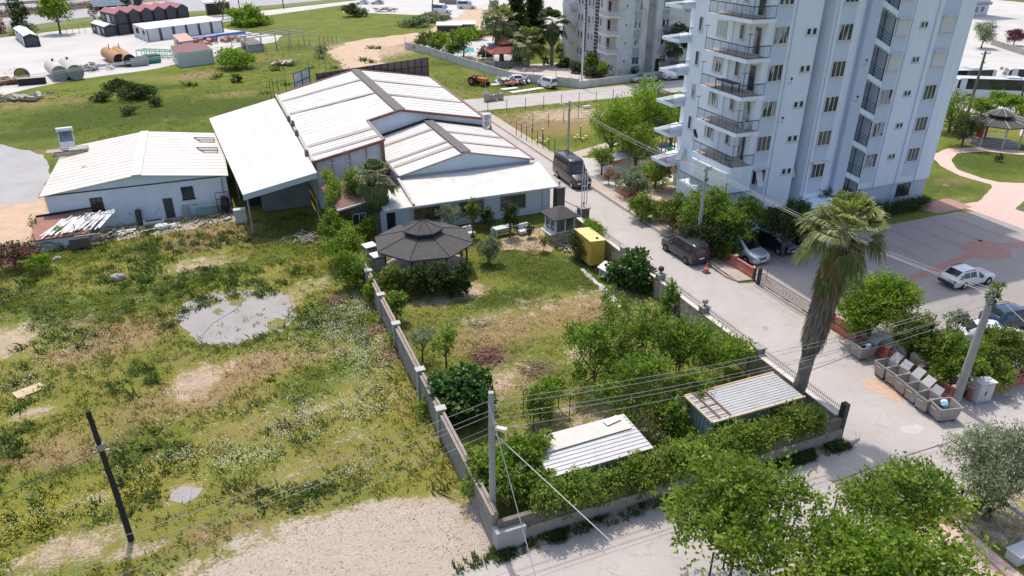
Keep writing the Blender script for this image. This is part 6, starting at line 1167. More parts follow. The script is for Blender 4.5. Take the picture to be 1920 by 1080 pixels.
MB().slab([(-.75, -.6, .92), (0, -.6, 1.25), (0, .6, 1.25), (-.75, .6, .92)], .05).slab([(0, -.6, 1.25), (.75, -.6, .92), (.75, .6, .92), (0, .6, 1.25)], .05).build('roof', WHITEP, dh); MB().box(-.5, -.4, .25, .5, .45, .86).build('box', GREYP, dh)
for x in (-.5, .5):
    for y in (-.48, .5): MB().box(x-.04, y-.04, 0, x+.04, y+.04, .92).build('leg', WHITEP, dh)
for k, (u, v, h, lb) in enumerate(((1088, 432, 6.3, 'tallest and nearest of the three bare white flagpoles'), (1093, 420, 5.0, 'middle of the three bare white flagpoles'), (1098, 414, 4.7, 'farthest of the three bare white flagpoles'))):
    p_ = thing('flagpole', lb, 'flagpole', (*G(u, v), 0), 0, 'white flagpoles beside the kiosk'); MB().tube([(0, 0, 0), (0, 0, h)], [.055, .035], 8).build('pole', WHITEP, p_); MB().blob((0, 0, h+.03), (.06, .06, .05), 8, 5).build('finial', STEEL, p_)
def yard_shed(name, label, x0, y0, x1, y1, h, wall, z1=None, ribs=12, extra=None):
    o = thing(name, label, 'shed', ((x0+x1)/2, (y0+y1)/2, 0)); z1 = z1 or h+.12
    MB().box(x0+.1, y0+.1, .05, x1-.1, y1-.1, h-.1).build('wall', wall, o, world=True)
    m_ = MB()
    for k in range(int((x1-x0)/.28)): x = x0+.2+k*.28; m_.box(x, y0+.06, .1, x+.1, y0+.098, h-.12)
    for k in range(int((y1-y0)/.28)): y = y0+.2+k*.28; m_.box(x0+.06, y, .1, x0+.098, y+.1, h-.12)
    m_.build('wall_ribs', wall, o, world=True)
    sheetroof(o, [(x0, y0, h), (x0, y1, z1), (x1, y1, z1), (x1, y0, h)], M((.46, .46, .46), .5, .09, 1.2, metal=.2, dirt=(.38, .33, .28), damt=.7, dscale=.8, name='zinc_sheet'), ribs, t=.06, rib_h=.035, rw=.03); return o
s1 = yard_shed('steel_shed', 'low steel shed with pale ribbed roof behind the front hedge near the middle pole', 11.1, 22.5, 16.55, 25.35, 2.4, M((.36, .33, .29), .7, .2, 2), z1=2.42, ribs=11)
MB().slab([(11.6, 24.0, 2.52), (16.3, 24.1, 2.52), (16.3, 25.2, 2.54), (11.6, 25.1, 2.54)], .03).build('roof_sheet', M((.56, .52, .47), .7, .15, 1.5), s1, world=True); MB().cbox((15.6, 24.9, 2.60), (.9, .4, .03), .2).build('loose_sheet', WHITEP, s1, world=True)
s2 = yard_shed('steel_shed', 'blue green steel shed with grey ribbed roof in the corner below the tall palm', 20.2, 22.85, 26.0, 25.2, 2.6, M((.22, .30, .31), .6, .15, 2, dirt=(.3, .32, .3)), z1=2.62, ribs=12)
for k in range(4): MB().tube([(20.3+k*.0, 23.0, 2.7), (20.3, 23.0, 2.7)], .01) if False else None
m_ = MB()
for k in (.35, 1.0): m_.box(20.3+k, 22.88, 2.68, 20.36+k, 25.15, 2.74)
for k in range(5): m_.box(20.25, 23.1+k*.45, 2.66, 21.4, 23.13+k*.45, 2.69)
m_.build('rusty_frame', RUSTM, s2, world=True)
MB().box(20.15, 22.75, 2.56, 26.05, 22.84, 2.66).box(20.1, 22.8, 2.56, 20.19, 25.25, 2.66).box(20.15, 25.21, 2.56, 26.05, 25.3, 2.66).build('edge_trim', M((.5, .38, .24), .7), s2, world=True)
MB().tube([(20.28, 22.8, 0), (20.28, 22.8, 2.5)], .06, 4).build('corner_post', M((.10, .17, .18), .6), s2, world=True)
dish(10.6, 25.6, 1.5, M((.55, .56, .56), .5), 'grey satellite dish at the left end of the near steel shed', R(30), .8)
# garden furniture and debris
gt = thing('garden_table', 'long table with pale green top between the small garden trees', 'table', (*G(945, 440), 0), R(6)); MB().box(-1.0, -.4, .72, 1.0, .4, .78).build('table_top', M((.5, .6, .58), .5), gt)
for x in (-.9, .9):
    for y in (-.33, .33): MB().box(x-.04, y-.04, 0, x+.04, y+.04, .72).build('leg', WHITEP, gt)
MB().box(-.95, .5, 0, .9, .85, .5).build('bench', WHITEP, gt)
for (u, v, lb, s) in ((880, 443, 'white cloth covered bench at the edge of the big gazebo', .8), (983, 438, 'white garden sofa right of the pale green table', 1.0)):
    s *= .75; sf = thing('garden_sofa', lb, 'sofa', (*G(u, v), 0), R(10), 'white garden seats'); MB().box(-.8*s, -.35, .1, .8*s, .3, .42).build('seat', WHITEP, sf, bevel=.04); MB().box(-.8*s, .3, .1, .8*s, .5, .85).build('backrest', WHITEP, sf, bevel=.04)
wc = thing('plastic_chair', 'tipped white plastic chair in front of the kiosk', 'chair', (*G(1048, 452), 0), R(60)); MB().box(-.25, -.25, .3, .25, .25, .35).build('seat', WHITEP, wc); MB().hexa([(-.25, .2, .35), (.25, .2, .35), (.25, .26, .35), (-.25, .26, .35), (-.22, .4, .85), (.22, .4, .85), (.22, .45, .85), (-.22, .45, .85)]).build('backrest', WHITEP, wc)
for x in (-.2, .2):
    for y in (-.2, .2): MB().box(x-.03, y-.03, 0, x+.03, y+.03, .3).build('leg', WHITEP, wc)
mb = MB()
for k in range(14): mb.cbox((rnd.uniform(-.9, .9), rnd.uniform(-.7, .7), .1+rnd.random()*.15), (rnd.uniform(.3, 1.3), .12, .06), rnd.uniform(0, 3), (0, rnd.uniform(-.3, .3)))
o = mb.build('timber_offcuts', M((.38, .3, .26), .9, .3, 4)); o.location = (*G(1065, 468), 0); tag(o, 'heap of broken boards and rubble between kiosk and yellow box', 'rubbish', kind='stuff')
# ================================================================ vegetation
def at(u, v, z): return G(u, v, z)
FIG = leafmat('fig_leaves', (.028, .062, .016), (.065, .13, .028), (.15, .25, .06), .3, .45)
T = plant
L_HEDGE = leafmat('hedge_leaves', (.065, .11, .016), (.19, .26, .04), (.40, .47, .11), .42)
L_FRUIT = leafmat('fruit_tree_leaves', (.055, .10, .013), (.16, .25, .03), (.34, .43, .08), .5)
# foreground street trees
T('plane_tree', 'tall bright green leafy tree in the foreground right of the long front wall', 'tree', at(1392, 965, 4.2), 3.3, 6.3, L_MID, 860, 15, .20, .13, zc=4.2, rz=2.3, k=9, spread=.10, inner=.35, up=.4)
T('plane_tree', 'leafy darker tree in the foreground nearest the right side lawn', 'tree', at(1690, 935, 3.8), 2.8, 5.5, L_MID, 640, 14, .185, .12, zc=3.8, rz=1.9, k=9, spread=.11, inner=.35, up=.35)
T('plane_tree', 'bright green tree cut by the bottom edge of the picture', 'tree', at(1665, 1085, 4.2), 3.3, 6.2, L_BRIGHT, 900, 15, .20, .13, zc=4.2, rz=2.0, k=9, spread=.12, up=.4)
T('olive_tree', 'large grey green olive tree at the right edge of the picture', 'olive tree', at(1893, 868, 3.4), 2.5, 5.4, L_OLIVE, 1300, 16, .13, .2, zc=3.3, rz=2.1, k=8, bark=BARK2, spread=.12, wide=.35)
T('citrus_bush', 'small yellow green bush at the foot of the big olive tree', 'bush', at(1848, 925, 1.2), 1.0, 2.2, L_CITRUS, 160, 12, .15, .05)
# trees inside the garden
for (u, v, z, r, h, m, lb, n, lf) in [
    (1118, 668, 2.4, 2.1, 4.3, L_FRUIT, 'leftmost of the feathery fruit trees crowding the lower garden', 420, .17), (1205, 640, 2.9, 2.4, 5.2, L_FRUIT, 'tallest feathery fruit tree in the middle of the lower garden', 480, .17),
    (1178, 728, 2.3, 2.2, 4.2, L_FRUIT, 'feathery fruit tree nearest the two steel sheds', 400, .17), (1278, 648, 2.5, 1.9, 4.2, L_FRUIT, 'fruit tree between the tallest one and the vine pergola', 340, .17),
    (1252, 575, 2.4, .75, 4.2, L_FRUIT, 'slim pointed bright green tree beside the wrapped bundle', 170, .15), (1145, 605, 2.5, 1.4, 4.6, L_FRUIT, 'light upright young tree at the top of the fruit tree cluster', 170, .16),
    (1265, 790, 1.3, 1.3, 2.7, L_FRUIT, 'leafy bush squeezed left of the blue green shed', 240, .17), (1305, 722, 2.6, 1.4, 3.2, L_FRUIT, 'fruit tree branch hanging over the roof of the blue green shed', 150, .16)]:
    T('fruit_tree', lb, 'tree', at(u, v, z), r*1.16, h*1.04, m, int(n*1.3), 13, lf*.95, .08, zc=z, rz=(h*1.06-z), k=9, spread=.085, up=1.3, inner=.25, group='fruit trees in the lower garden')
pg_ = T('vine_pergola', 'flat bright green vine spread over a low pergola by the street wall', 'vine', at(1342, 652, 2.1), 2.5, 2.6, L_BRIGHT, 620, 12, .17, 0, blobs=[(0, 0, 2.15, 2.0, 1.3, .4), (-1.2, .9, 2.1, 1.2, .9, .35), (1.0, -.8, 2.2, 1.2, .8, .4), (1.6, .3, 1.6, .6, .8, .7), (-.5, -1.0, 2.0, 1.2, .7, .4)])
mb = MB()
for x in (-1.8, 0, 1.6):
    for y in (-1.2, 1.2): MB().tube([(x, y, 0), (x, y, 2.1)], .035, 5).build('post', DARKM, pg_)
for y in (-1.2, 0, 1.2): mb.tube([(-2.1, y, 2.1), (2.0, y, 2.1)], .025, 4)
mb.build('lattice', DARKM, pg_)
p2_ = T('grape_vine', 'bright green grape vine on a small frame left of the fruit trees', 'vine', at(1022, 742, 1.6), 1.4, 2.3, L_BRIGHT, 330, 12, .17, 0, blobs=[(0, 0, 1.7, 1.2, .9, .5), (.7, .5, 1.8, .8, .6, .4), (-.6, -.2, 1.2, .6, .6, .8), (-.1, -.3, .8, .5, .5, .6)])
mb = MB()
for x in (-1.0, 1.2):
    for y in (-.7, .7): mb.tube([(x, y, 0), (x, y, 1.8)], .03, 4)
mb.tube([(-1.0, -.7, 1.8), (1.2, -.7, 1.8)], .03, 4).tube([(-1.0, .7, 1.8), (1.2, .7, 1.8)], .03, 4); mb.build('frame', DARKM, p2_)
T('fig_tree', 'broad dark green fig tree against the inside of the garden wall', 'fig tree', at(868, 730, 1.6), 2.1, 3.3, FIG, 620, 11, .27, .12, zc=1.5, rz=1.6, k=9, wide=.8, spread=.12)
T('fig_tree', 'broad dark green fig bush beside the little white shelter', 'fig tree', at(1187, 508, 1.4), 1.95, 3.0, FIG, 620, 11, .25, .12, zc=1.45, rz=1.45, k=9, wide=.8, spread=.12)
T('young_tree', 'thin leafed young tree with bare lower branches above the fig tree', 'tree', at(835, 645, 1.8), 1.1, 3.0, L_MID, 130, 11, .14, .06, zc=2.0, rz=1.0, k=6, up=.6); T('young_tree', 'pale thin tree close to the inside of the garden wall', 'tree', at(790, 640, 1.5), 1.1, 2.6, L_OLIVE, 120, 10, .12, .05, zc=1.7, rz=.9, k=6)
T('laurel_bush', 'dark bush over the wall end below the barbecue chimneys', 'bush', at(742, 575, 1.2), .9, 2.3, L_MID, 240, 12, .16, .05)
T('citrus_tree', 'yellow green lemon tree in front of the big gazebo on the left', 'citrus tree', at(738, 525, 1.4), 1.3, 2.7, L_CITRUS, 360, 13, .15, .08, zc=1.5, rz=1.2)
for u, r, lb in ((790, 1.5, 'dark orange tree below the middle of the big gazebo'), (830, 1.4, 'dark orange tree second from the right below the big gazebo'), (862, 1.1, 'rightmost dark orange tree below the big gazebo')):
    T('orange_tree', lb, 'citrus tree', at(u, 522, 1.4), r, 2.7, L_DARK, 430, 13, .15, .09, zc=1.4, rz=1.25, group='orange trees in front of the gazebo')
T('olive_tree', 'round silvery olive bush on the lawn right of the big gazebo', 'olive tree', at(917, 470, 1.2), 1.15, 2.5, L_OLIVE, 420, 13, .11, .09, zc=1.35, rz=1.15, bark=BARK2)
T('olive_tree', 'pale wispy olive tree behind the big gazebo against the annex', 'olive tree', at(842, 405, 1.8), 1.35, 3.0, L_OLIVE, 260, 12, .11, .06, zc=1.9, rz=1.1, bark=BARK2)
T('slender_tree', 'slender upright tree between the two annex windows', 'tree', at(886, 402, 2.2), .68, 3.6, L_CITRUS, 230, 12, .13, .07, zc=2.3, rz=1.3); T('slender_tree', 'dark round tree behind the pale green garden table', 'tree', at(956, 412, 1.7), .9, 3.2, L_DARK, 300, 12, .14, .07, zc=1.9, rz=1.3)
T('dark_bush', 'small dark bush against the annex below the middle window', 'bush', at(914, 408, 1.2), .8, 2.3, L_DARK, 150, 12, .14, .04)
T('rose_bush', 'rose bush with white blossoms right of the white sofa', 'bush', at(993, 432, .7), .5, 1.3, L_DARK, 110, 10, .11, .02, extra=[('blossoms', L_WHITE, .35, .1)]); T('rose_bush', 'straggly rose bush with dusky red blossoms on the lawn', 'bush', at(1020, 458, .7), .5, 1.5, L_MID, 60, 10, .11, .02, extra=[('blossoms', L_PINK, .35, .1)])
T('ivy', 'ivy hanging down beside the yellow cabinet', 'creeper', (25.2, 47.4), .5, 2.2, L_DARK, 220, 12, .13, 0, blobs=[(0, 0, 1.1, .35, 1.2, 1.0), (.0, .9, 1.4, .4, .8, .9)]); T('creeper_vine', 'leafy creeper growing over the street wall above the yellow cabinet', 'creeper', (27.2, 48.2), .8, 2.8, L_MID, 200, 12, .14, 0, blobs=[(0, 0, 2.2, .6, 1.5, .5), (.3, 1.6, 2.0, .5, 1.0, .4)])
# hedge row outside the wall and creepers round the cottage
for (u, v, z, r, h, m, lb) in [(625, 425, 1.6, 1.7, 3.2, L_MID, 'topmost round bush of the hedge row outside the garden wall'), (648, 462, 1.7, 1.9, 3.4, L_BRIGHT, 'middle round bush of the hedge row outside the garden wall'), (663, 505, 1.6, 1.8, 3.2, L_MID, 'lowest round bush of the hedge row outside the garden wall'),
    (688, 432, 1.2, 1.1, 2.4, L_BRIGHT, 'light green bush between the hedge row and the dark annex door'), (700, 545, 1.0, .9, 2.0, L_BRIGHT, 'light green bush leaning on the upper end of the garden wall')]:
    T('hedge_bush', lb, 'bush', at(u, v, z), r, h, m, int(260*r), 13, .16, .08, zc=z, rz=h-z, k=8, spread=.12, group='hedge bushes outside the garden wall')
T('creeper_vine', 'green creeper climbing between the canopy edge and the cottage', 'creeper', (8.0, 61.5), 1, 4.6, L_BRIGHT, 520, 12, .17, .06, blobs=[(0, 0, 2.4, .8, 1.1, 1.9), (.3, 1.6, 3.6, .7, 1.4, .9), (.6, -1.2, 1.5, .8, .8, 1.3), (.2, 3, 4.2, .6, 1.2, .5)])
T('creeper_vine', 'dark ball of creeper on the red tiles left of the palm', 'creeper', (9.9, 61.9), 1, 5.2, L_MID, 360, 12, .16, .06, blobs=[(0, 0, 4.2, .9, .9, 1.2), (.2, -.3, 3.0, .7, .7, 1.2)])
# hedge over the front wall
hd_ = []; x = 10.9
while x < 26.6:
    hd_.append((x-18.5, rnd.uniform(-.3, .1), rnd.uniform(1.45, 1.9), 1.0, rnd.uniform(.7, .95), rnd.uniform(.7, .95) if not 23.6 < x < 24.3 else .3)); x += .75
T('trailing_hedge', 'long leafy hedge spilling over the front wall before the two steel sheds', 'hedge', (18.5, 22.05), 8, 2.5, L_HEDGE, 3200, 14, .15, 0, blobs=hd_, spread=.14, group=None)
T('spiny_shrub', 'rounded dense shrub on the wall corner right of the blue green shed', 'shrub', at(1492, 783, 1.9), 1.15, 2.6, L_CITRUS, 420, 12, .11, .05, zc=1.8, rz=.85); T('dry_vine', 'tangle of dry grey vine stems on the hedge', 'vine', at(1448, 800, 1.7), .5, 2.2, L_DRY, 130, 10, .10, 0, blobs=[(0, 0, 1.7, .4, .3, .5)], wide=.15)
T('shrub', 'upright sprouting shrub round the middle concrete pole', 'shrub', at(965, 885, 1.9), 1.9, 3.8, L_FRUIT, 620, 12, .17, .05, zc=1.9, rz=1.7, k=8, up=.9, spread=.11); T('shrub', 'leafy shrub hanging over the wall corner left of the middle pole', 'shrub', at(908, 905, 1.1), 1.2, 2.5, L_FRUIT, 300, 12, .16, .04, up=.6); T('shrub', 'leafy shrub draped over the near end of the front wall', 'shrub', at(1020, 925, 1.4), 1.4, 2.6, L_HEDGE, 360, 12, .16, .04, up=.5)
T('shrub', 'tall leafy shoots in front of the near steel shed', 'shrub', at(1015, 845, 2.2), 1.0, 3.4, L_BRIGHT, 220, 12, .16, .05, zc=2.1, rz=1.3, up=1.0)
for (u, v, lb) in ((745, 640, 'weedy green bush low against the outside of the garden wall, upper one'), (800, 760, 'weedy green bush low against the outside of the garden wall, lower one'), (870, 850, 'weedy green bush at the wall foot just left of the near pole')):
    T('wall_weed', lb, 'bush', at(u, v, .4), .9, 1.2, L_HEDGE, 150, 11, .12, 0, zc=.4, rz=.6)
# palms
def fan(mb_v, mb_f, tint, base, d, plen, flen, droop, nb=22, ti=.5, wid=.05, spreadang=1.9):
    d = Vector(d).normalized(); side = d.cross(Vector((0, 0, 1))).normalized(); upv = side.cross(d).normalized()
    hub = Vector(base)+d*plen+Vector((0, 0, -droop*plen*.3))
    for k in range(nb):
        a = (k/(nb-1)-.5)*spreadang*1.15; L = flen*(1-.22*abs(a))*rnd.uniform(.85, 1.1)
        q = d*math.cos(a)+side*math.sin(a)+upv*.12
        p1 = hub+q*L*.55; p2 = p1+(q*.6+Vector((0, 0, -1))*(.2+droop*.9))*L*.42; p3 = p2+(q*.15+Vector((0, 0, -1)))*L*.2*droop
        w = (d*-math.sin(a)+side*math.cos(a))*wid; n = len(mb_v)
        mb_v += [tuple(hub-w*.3), tuple(hub+w*.3), tuple(p1+w), tuple(p1-w), tuple(p2+w*.55), tuple(p2-w*.55), tuple(p3)]
        tint += [ti+rnd.uniform(-.1, .1)]*7; mb_f += [(n, n+1, n+2, n+3), (n+3, n+2, n+4, n+5), (n+5, n+4, n+6, n+6)]
def palm(name, label, xy, h, cr, nf, skirt=None, nb=22, tw=.3, group=None, mat=None, fl=1.1, wd=.055):
    o = thing(name, label, 'palm tree', (*xy, 0), 0, group); V, Fq, ti = [], [], []
    for k in range(nf):
        e = math.radians(rnd.uniform(-16, 80)) if k % 7 else math.radians(rnd.uniform(-40, -18)); a = k*2.399+rnd.uniform(-.2, .2)
        d = (math.cos(a)*math.cos(e), math.sin(a)*math.cos(e), math.sin(e)); fan(V, Fq, ti, (0, 0, h), d, cr*.42*rnd.uniform(.8, 1.15), fl*cr*.52*rnd.uniform(.85, 1.1), .35+.5*(e < 0), nb, .55+.35*math.sin(e)+rnd.uniform(-.2, .15), wd)
    Fq = [f if f[2] != f[3] else (f[0], f[1], f[2], f[2]) for f in Fq]
    me = bpy.data.meshes.new('fronds'); me.from_pydata(V, [], [tuple(dict.fromkeys(f)) for f in Fq]); me.materials.append(mat or L_PALM)
    a_ = me.attributes.new('tint', 'FLOAT', 'POINT'); a_.data.foreach_set('value', np.clip(ti, 0, 1).astype(np.float32)); c = bpy.data.objects.new('fronds', me); C.objects.link(c); c.parent = o
    mb = MB()
    for k in range(nf): 
        e = rnd.uniform(-.7, 1.3); a = k*2.399; d = Vector((math.cos(a)*math.cos(e), math.sin(a)*math.cos(e), math.sin(e))); mb.tube([(0, 0, h), tuple(Vector((0, 0, h))+d*cr*.4)], [.03, .015], 4)
    mb.build('leaf_stalks', M((.34, .36, .18), .7, .2, 3), o)
    n = 16; mb = MB(); mb.tube([(0, 0, -.05)]+[(rnd.uniform(-.03, .03), rnd.uniform(-.03, .03), h*s/n) for s in range(1, n+1)], [tw*1.25]+[tw*(1+.12*(s % 2)) for s in range(1, n+1)], 10); mb.build('trunk', BARK2, o)
    if skirt:
        z0, z1, r0, r1, cnt, mt = skirt; prof = lambda q: r0*.55+(r1-r0*.55)*np.clip(q/.28, 0, 1)**.8-(r1*.42)*np.clip((q-.72)/.28, 0, 1)**1.5
        m_ = MB(); zs = [z0+(z1-z0)*k/9 for k in range(10)]; m_.tube([(0, 0, z) for z in zs], [float(prof(k/9))*.84 for k in range(10)], 12, cap=True).build('skirt_core', M((.13, .11, .09), .95, .4, 5), o, smooth=True)
        q = rng.random(cnt); z = z0+.35+(z1-z0)*q; a = rng.uniform(0, 2*np.pi, cnt); rr = prof(q)*rng.uniform(.82, 1.1, cnt)
        P = np.stack([rr*np.cos(a), rr*np.sin(a), z], 1); tp = np.where(q < .28, -.35, .03); A = unit(np.stack([np.cos(a)*(tp+rng.normal(0, .1, cnt)), np.sin(a)*(tp+rng.normal(0, .1, cnt)), -np.ones(cnt)], 1)); N = unit(np.stack([np.cos(a), np.sin(a), np.full(cnt, .2)], 1)+rng.normal(size=(cnt, 3))*.3)
        Ls = rng.uniform(.4, 1.15, cnt)*min(1, (z1-z0)/5+.3); Vv, F4 = rhombs(P, A, N, Ls, rng.uniform(.025, .07, cnt)); tt = np.repeat(np.clip(.3+.4*rng.random(cnt), 0, 1), 4)
        s_ = bpy.data.objects.new('dead_frond_skirt', npmesh('dead_frond_skirt', Vv, F4, mt or L_SKIRT, tt)); C.objects.link(s_); s_.parent = o
    return o
PX, PY = G(1503, 745, 1.5)
PX, PY = 27.05, 24.35
pal = palm('tall_fan_palm', 'tall fan palm with a thick grey skirt of dead fronds in the wall corner', (PX, PY), 11.4, 3.05, 74, (2.9, 10.3, .40, .56, 6500, None), 22, .33, fl=.86, wd=.034)
pal.rotation_euler = (.022, .055, 0)
# brown upper fringe of recently dried fronds
cnt = 1500; q = rng.random(cnt); a = rng.uniform(0, 2*np.pi, cnt); P_ = np.stack([(.62-.18*q)*np.cos(a), (.62-.18*q)*np.sin(a), 8.6+2.1*q], 1)
A_ = unit(np.stack([np.cos(a)*.12, np.sin(a)*.12, -np.ones(cnt)], 1)+rng.normal(size=(cnt, 3))*.12); N_ = unit(np.stack([np.cos(a), np.sin(a), np.full(cnt, .3)], 1)); V, Fq = rhombs(P_, A_, N_, rng.uniform(.6, 1.5, cnt), rng.uniform(.03, .08, cnt))
o = bpy.data.objects.new('dry_fronds', npmesh('dry_fronds', V, Fq, leafmat('dry_fronds', (.10, .085, .03), (.23, .17, .07), (.34, .24, .11), .15), np.repeat(rng.random(cnt), 4))); C.objects.link(o); o.parent = pal
V, Fq, ti = [], [], []; fan(V, Fq, ti, (.5, -.3, 9.3), (.8, -.5, -.5), .7, .9, 1.0, 20, .3); fan(V, Fq, ti, (-.5, -.1, 9.2), (-.6, -.3, -1), .3, .8, 1.0, 18, .2)
me = bpy.data.meshes.new('hanging_fronds'); me.from_pydata(V, [], [tuple(dict.fromkeys(f)) for f in Fq]); me.materials.append(L_PALM); o = bpy.data.objects.new('hanging_fronds', me); C.objects.link(o); o.parent = pal
L_PALMD = leafmat('palm_leaves_dark', (.05, .07, .02), (.13, .16, .05), (.27, .29, .13), .3, .5)
palm('fan_palm', 'low fan palm with drooping grey green fronds in front of the tiled cottage', (11.35, 59.0), 5.3, 2.6, 52, (2.2, 5.1, .6, .95, 2200, L_PALMD), 20, .3, mat=L_PALMD, fl=.9)
palm('fan_palm', 'pale round fan palm between the red roofed gazebo and the cypresses', at(990, 85, 4.0), 4.6, 4.2, 44, None, 14, .4, 'palms by the rear apartment block', fl=1.1, wd=.12); palm('fan_palm', 'fan palm with hanging brown skirt left of the dark cypresses', at(940, 45, 7), 7.6, 4.6, 34, (2, 7.5, .9, 1.6, 900, L_DRY), 14, .45, 'palms by the rear apartment block', wd=.14)
palm('fan_palm', 'tall thin fan palm at the left corner of the rear apartment block', at(1036, 45, 7.5), 7.8, 4.2, 34, (3.5, 7.5, .7, 1.3, 700, L_DRY), 12, .35, 'palms by the rear apartment block', L_DARK, wd=.14); palm('date_palm', 'palm with a bare brown trunk between the two apartment buildings', at(1272, 72, 6.5), 6.5, 3.6, 26, None, 12, .5, 'palms by the rear apartment block', L_DARK, wd=.14)
# trees round the tower
for (u, v, z, r, h, m, lb, n) in [(1150, 240, 4.0, 3.5, 7.2, L_BRIGHT, 'leftmost of the big trees behind the black van', 560), (1205, 212, 5.0, 4.6, 9.2, L_BRIGHT, 'biggest bright tree between the black van and the tower', 900), (1262, 225, 4.2, 3.2, 7.2, L_BRIGHT, 'bright tree half behind the side balconies of the tower', 600), (1195, 270, 3.2, 2.8, 5.6, L_MID, 'lower tree in front of the biggest one over the playground', 480),
    (1130, 292, 2.2, 1.4, 3.4, L_MID, 'small spreading tree over the white court beside the van', 190), (1232, 322, 1.8, 1.9, 3.6, L_BRIGHT, 'light shrub below the playground fence', 300), (1190, 342, 1.6, 2.0, 3.3, L_OLIVE, 'grey green flowering shrub behind the salmon fence', 330), (1205, 385, 1.5, 1.5, 3.0, L_MID, 'shrub on the lawn left of the tower corner', 240), (1240, 395, 1.0, 1.1, 2.0, L_BRIGHT, 'low light shrub left of the leaning concrete pole', 150),
    (1272, 395, 2.0, 1.9, 3.8, L_CITRUS, 'yellow green tree at the foot of the second concrete pole', 380), (1335, 398, 3.0, 2.6, 5.2, L_MID, 'dark leafy tree right of the second concrete pole', 640), (1392, 408, 3.0, 2.4, 5.0, L_MID, 'dark leafy tree over the silver minivan', 560), (1350, 445, 1.8, 1.8, 3.4, L_DARK, 'dark shrub behind the dark grey family van', 360), (1300, 440, 1.6, 1.4, 3.0, L_DARK, 'dark shrub at the sidewalk beside the second pole', 260),
    (1365, 472, .9, .8, 1.7, L_BRIGHT, 'light leafy shrub on the salmon fence left of the minivan', 170), (1340, 462, .9, .8, 1.8, L_CITRUS, 'yellowish shrub on the fence behind the dark grey van', 150), (1505, 372, 1.5, 1.9, 3.2, L_DARK, 'dark shrub against the tower behind the palm crown', 320), (1450, 392, 1.1, 1.6, 2.2, L_DARK, 'deep green shrub at the tower base in the shade', 240), (1478, 418, 3.0, 2.3, 4.8, L_DARK, 'dark broad tree shading the black cars left of the palm crown', 560), (1540, 380, 1.6, 1.8, 3.2, L_DARK, 'dark shrub by the tower porch behind the palm crown', 260),
    (1645, 560, 2.9, 2.7, 5.0, L_BRIGHT, 'bright street tree just right of the tall palm', 760), (1618, 590, 2.2, 1.7, 3.8, L_BRIGHT, 'lower left crown beside the bright street tree', 330), (1715, 628, 2.2, 1.8, 3.8, L_CITRUS, 'yellow green round tree above the row of bins', 460), (1795, 672, 1.9, 2.0, 3.5, L_MID, 'leafy tree round the right concrete pole', 520), (1755, 660, 1.6, 1.5, 3.0, L_MID, 'tree between the yellow green one and the right pole', 300), (1880, 650, 1.8, 1.9, 3.3, L_CITRUS, 'yellow green tree in front of the dark blue car', 460), (1862, 700, 1.2, 1.2, 2.3, L_MID, 'low bush behind the utility cabinet', 200), (1795, 612, 2.0, .9, 3.4, L_OLIVE, 'thin pale sprouting tree in front of the white car', 90),
    (1848, 60, 3.4, 3.0, 6.0, L_OLIVE, 'grey green tree at the yard corner above the coaches', 420), (1790, 205, 3.0, 2.8, 5.4, L_MID, 'tree directly behind the right hand balconies of the tower', 420), (1812, 240, 2.4, 2.2, 4.4, L_DARK, 'dark tree left of the far dark gazebo', 300), (1905, 285, .5, .5, 1.0, L_DARK, 'tiny dark shrub on the round lawn', 30)]:
    if lb.startswith('tiny'): u, v = 1873, 295
    lb = lb.replace('leaning concrete pole', 'second concrete pole')
    T('leafy_tree' if h > 2.5 else 'leafy_bush', lb, 'tree' if h > 2.5 else 'bush', at(u, v, z), r*1.06, h, m, int(n*1.5), 12, .13+.02*r, .05*r+.02, zc=z, rz=h-z, k=8, spread=.12)
for k, (u, v, r, lb) in enumerate([(1842, 205, 2.0, 'nearest the tree behind the balconies'), (1872, 192, 2.0, 'second from the left'), (1898, 198, 2.0, 'behind the far dark gazebo'), (1925, 215, 2.0, 'at the right edge')]):
    T('boundary_shrub', 'light green shrub along the coach yard wall, '+lb, 'shrub', at(u, v, 1.3), r, 2.9, L_BRIGHT, 230, 12, .24, .06, group='shrubs along the coach yard wall')
for (u, v, r, lb) in [(1142, 330, .9, 'large pink flowering shrub at the far corner of the salmon fence'), (1156, 338, .7, 'pink flowering shrub second along the salmon fence'), (1187, 362, .8, 'pink flowering shrub hanging over the middle of the salmon fence'), (1262, 418, 1.0, 'pale pink flowering shrub at the gap in the salmon fence'), (1282, 432, .9, 'pale pink flowering shrub left of the dark grey family van')]:
    T('flowering_shrub', lb, 'shrub', at(u, v, 1.0), r, 2.0, L_PALEPINK, int(190*r), 11, .12, .04, group='pink shrubs on the salmon fence')
T('oleander', 'bright pink oleander at the left edge of the field', 'shrub', at(22, 482, 1.0), 1.9, 2.2, L_PINK, 300, 11, .13, .05, extra=[('leaves', L_DARK, .6, .18)]); T('green_shrub', 'green shrub between the oleander and the boulders', 'shrub', at(72, 498, .6), 1.3, 1.5, L_MID, 220, 11, .14, 0); T('green_shrub', 'bright green shrub in front of the rusty shed', 'shrub', at(118, 442, .8), .95, 1.7, L_BRIGHT, 200, 12, .14, 0); T('sapling', 'lone thin sapling by the left fence post', 'sapling', at(62, 415, 1.7), .45, 2.3, L_MID, 40, 9, .14, .03)
T('red_foliage_tree', 'dark red leaved round tree beyond the yard wall at the top right', 'tree', at(1905, 70, 1.8), 2.6, 3.6, leafmat('red_leaves', (.06, .02, .03), (.18, .05, .08), (.32, .12, .15)), 420, 11, .24, .1)
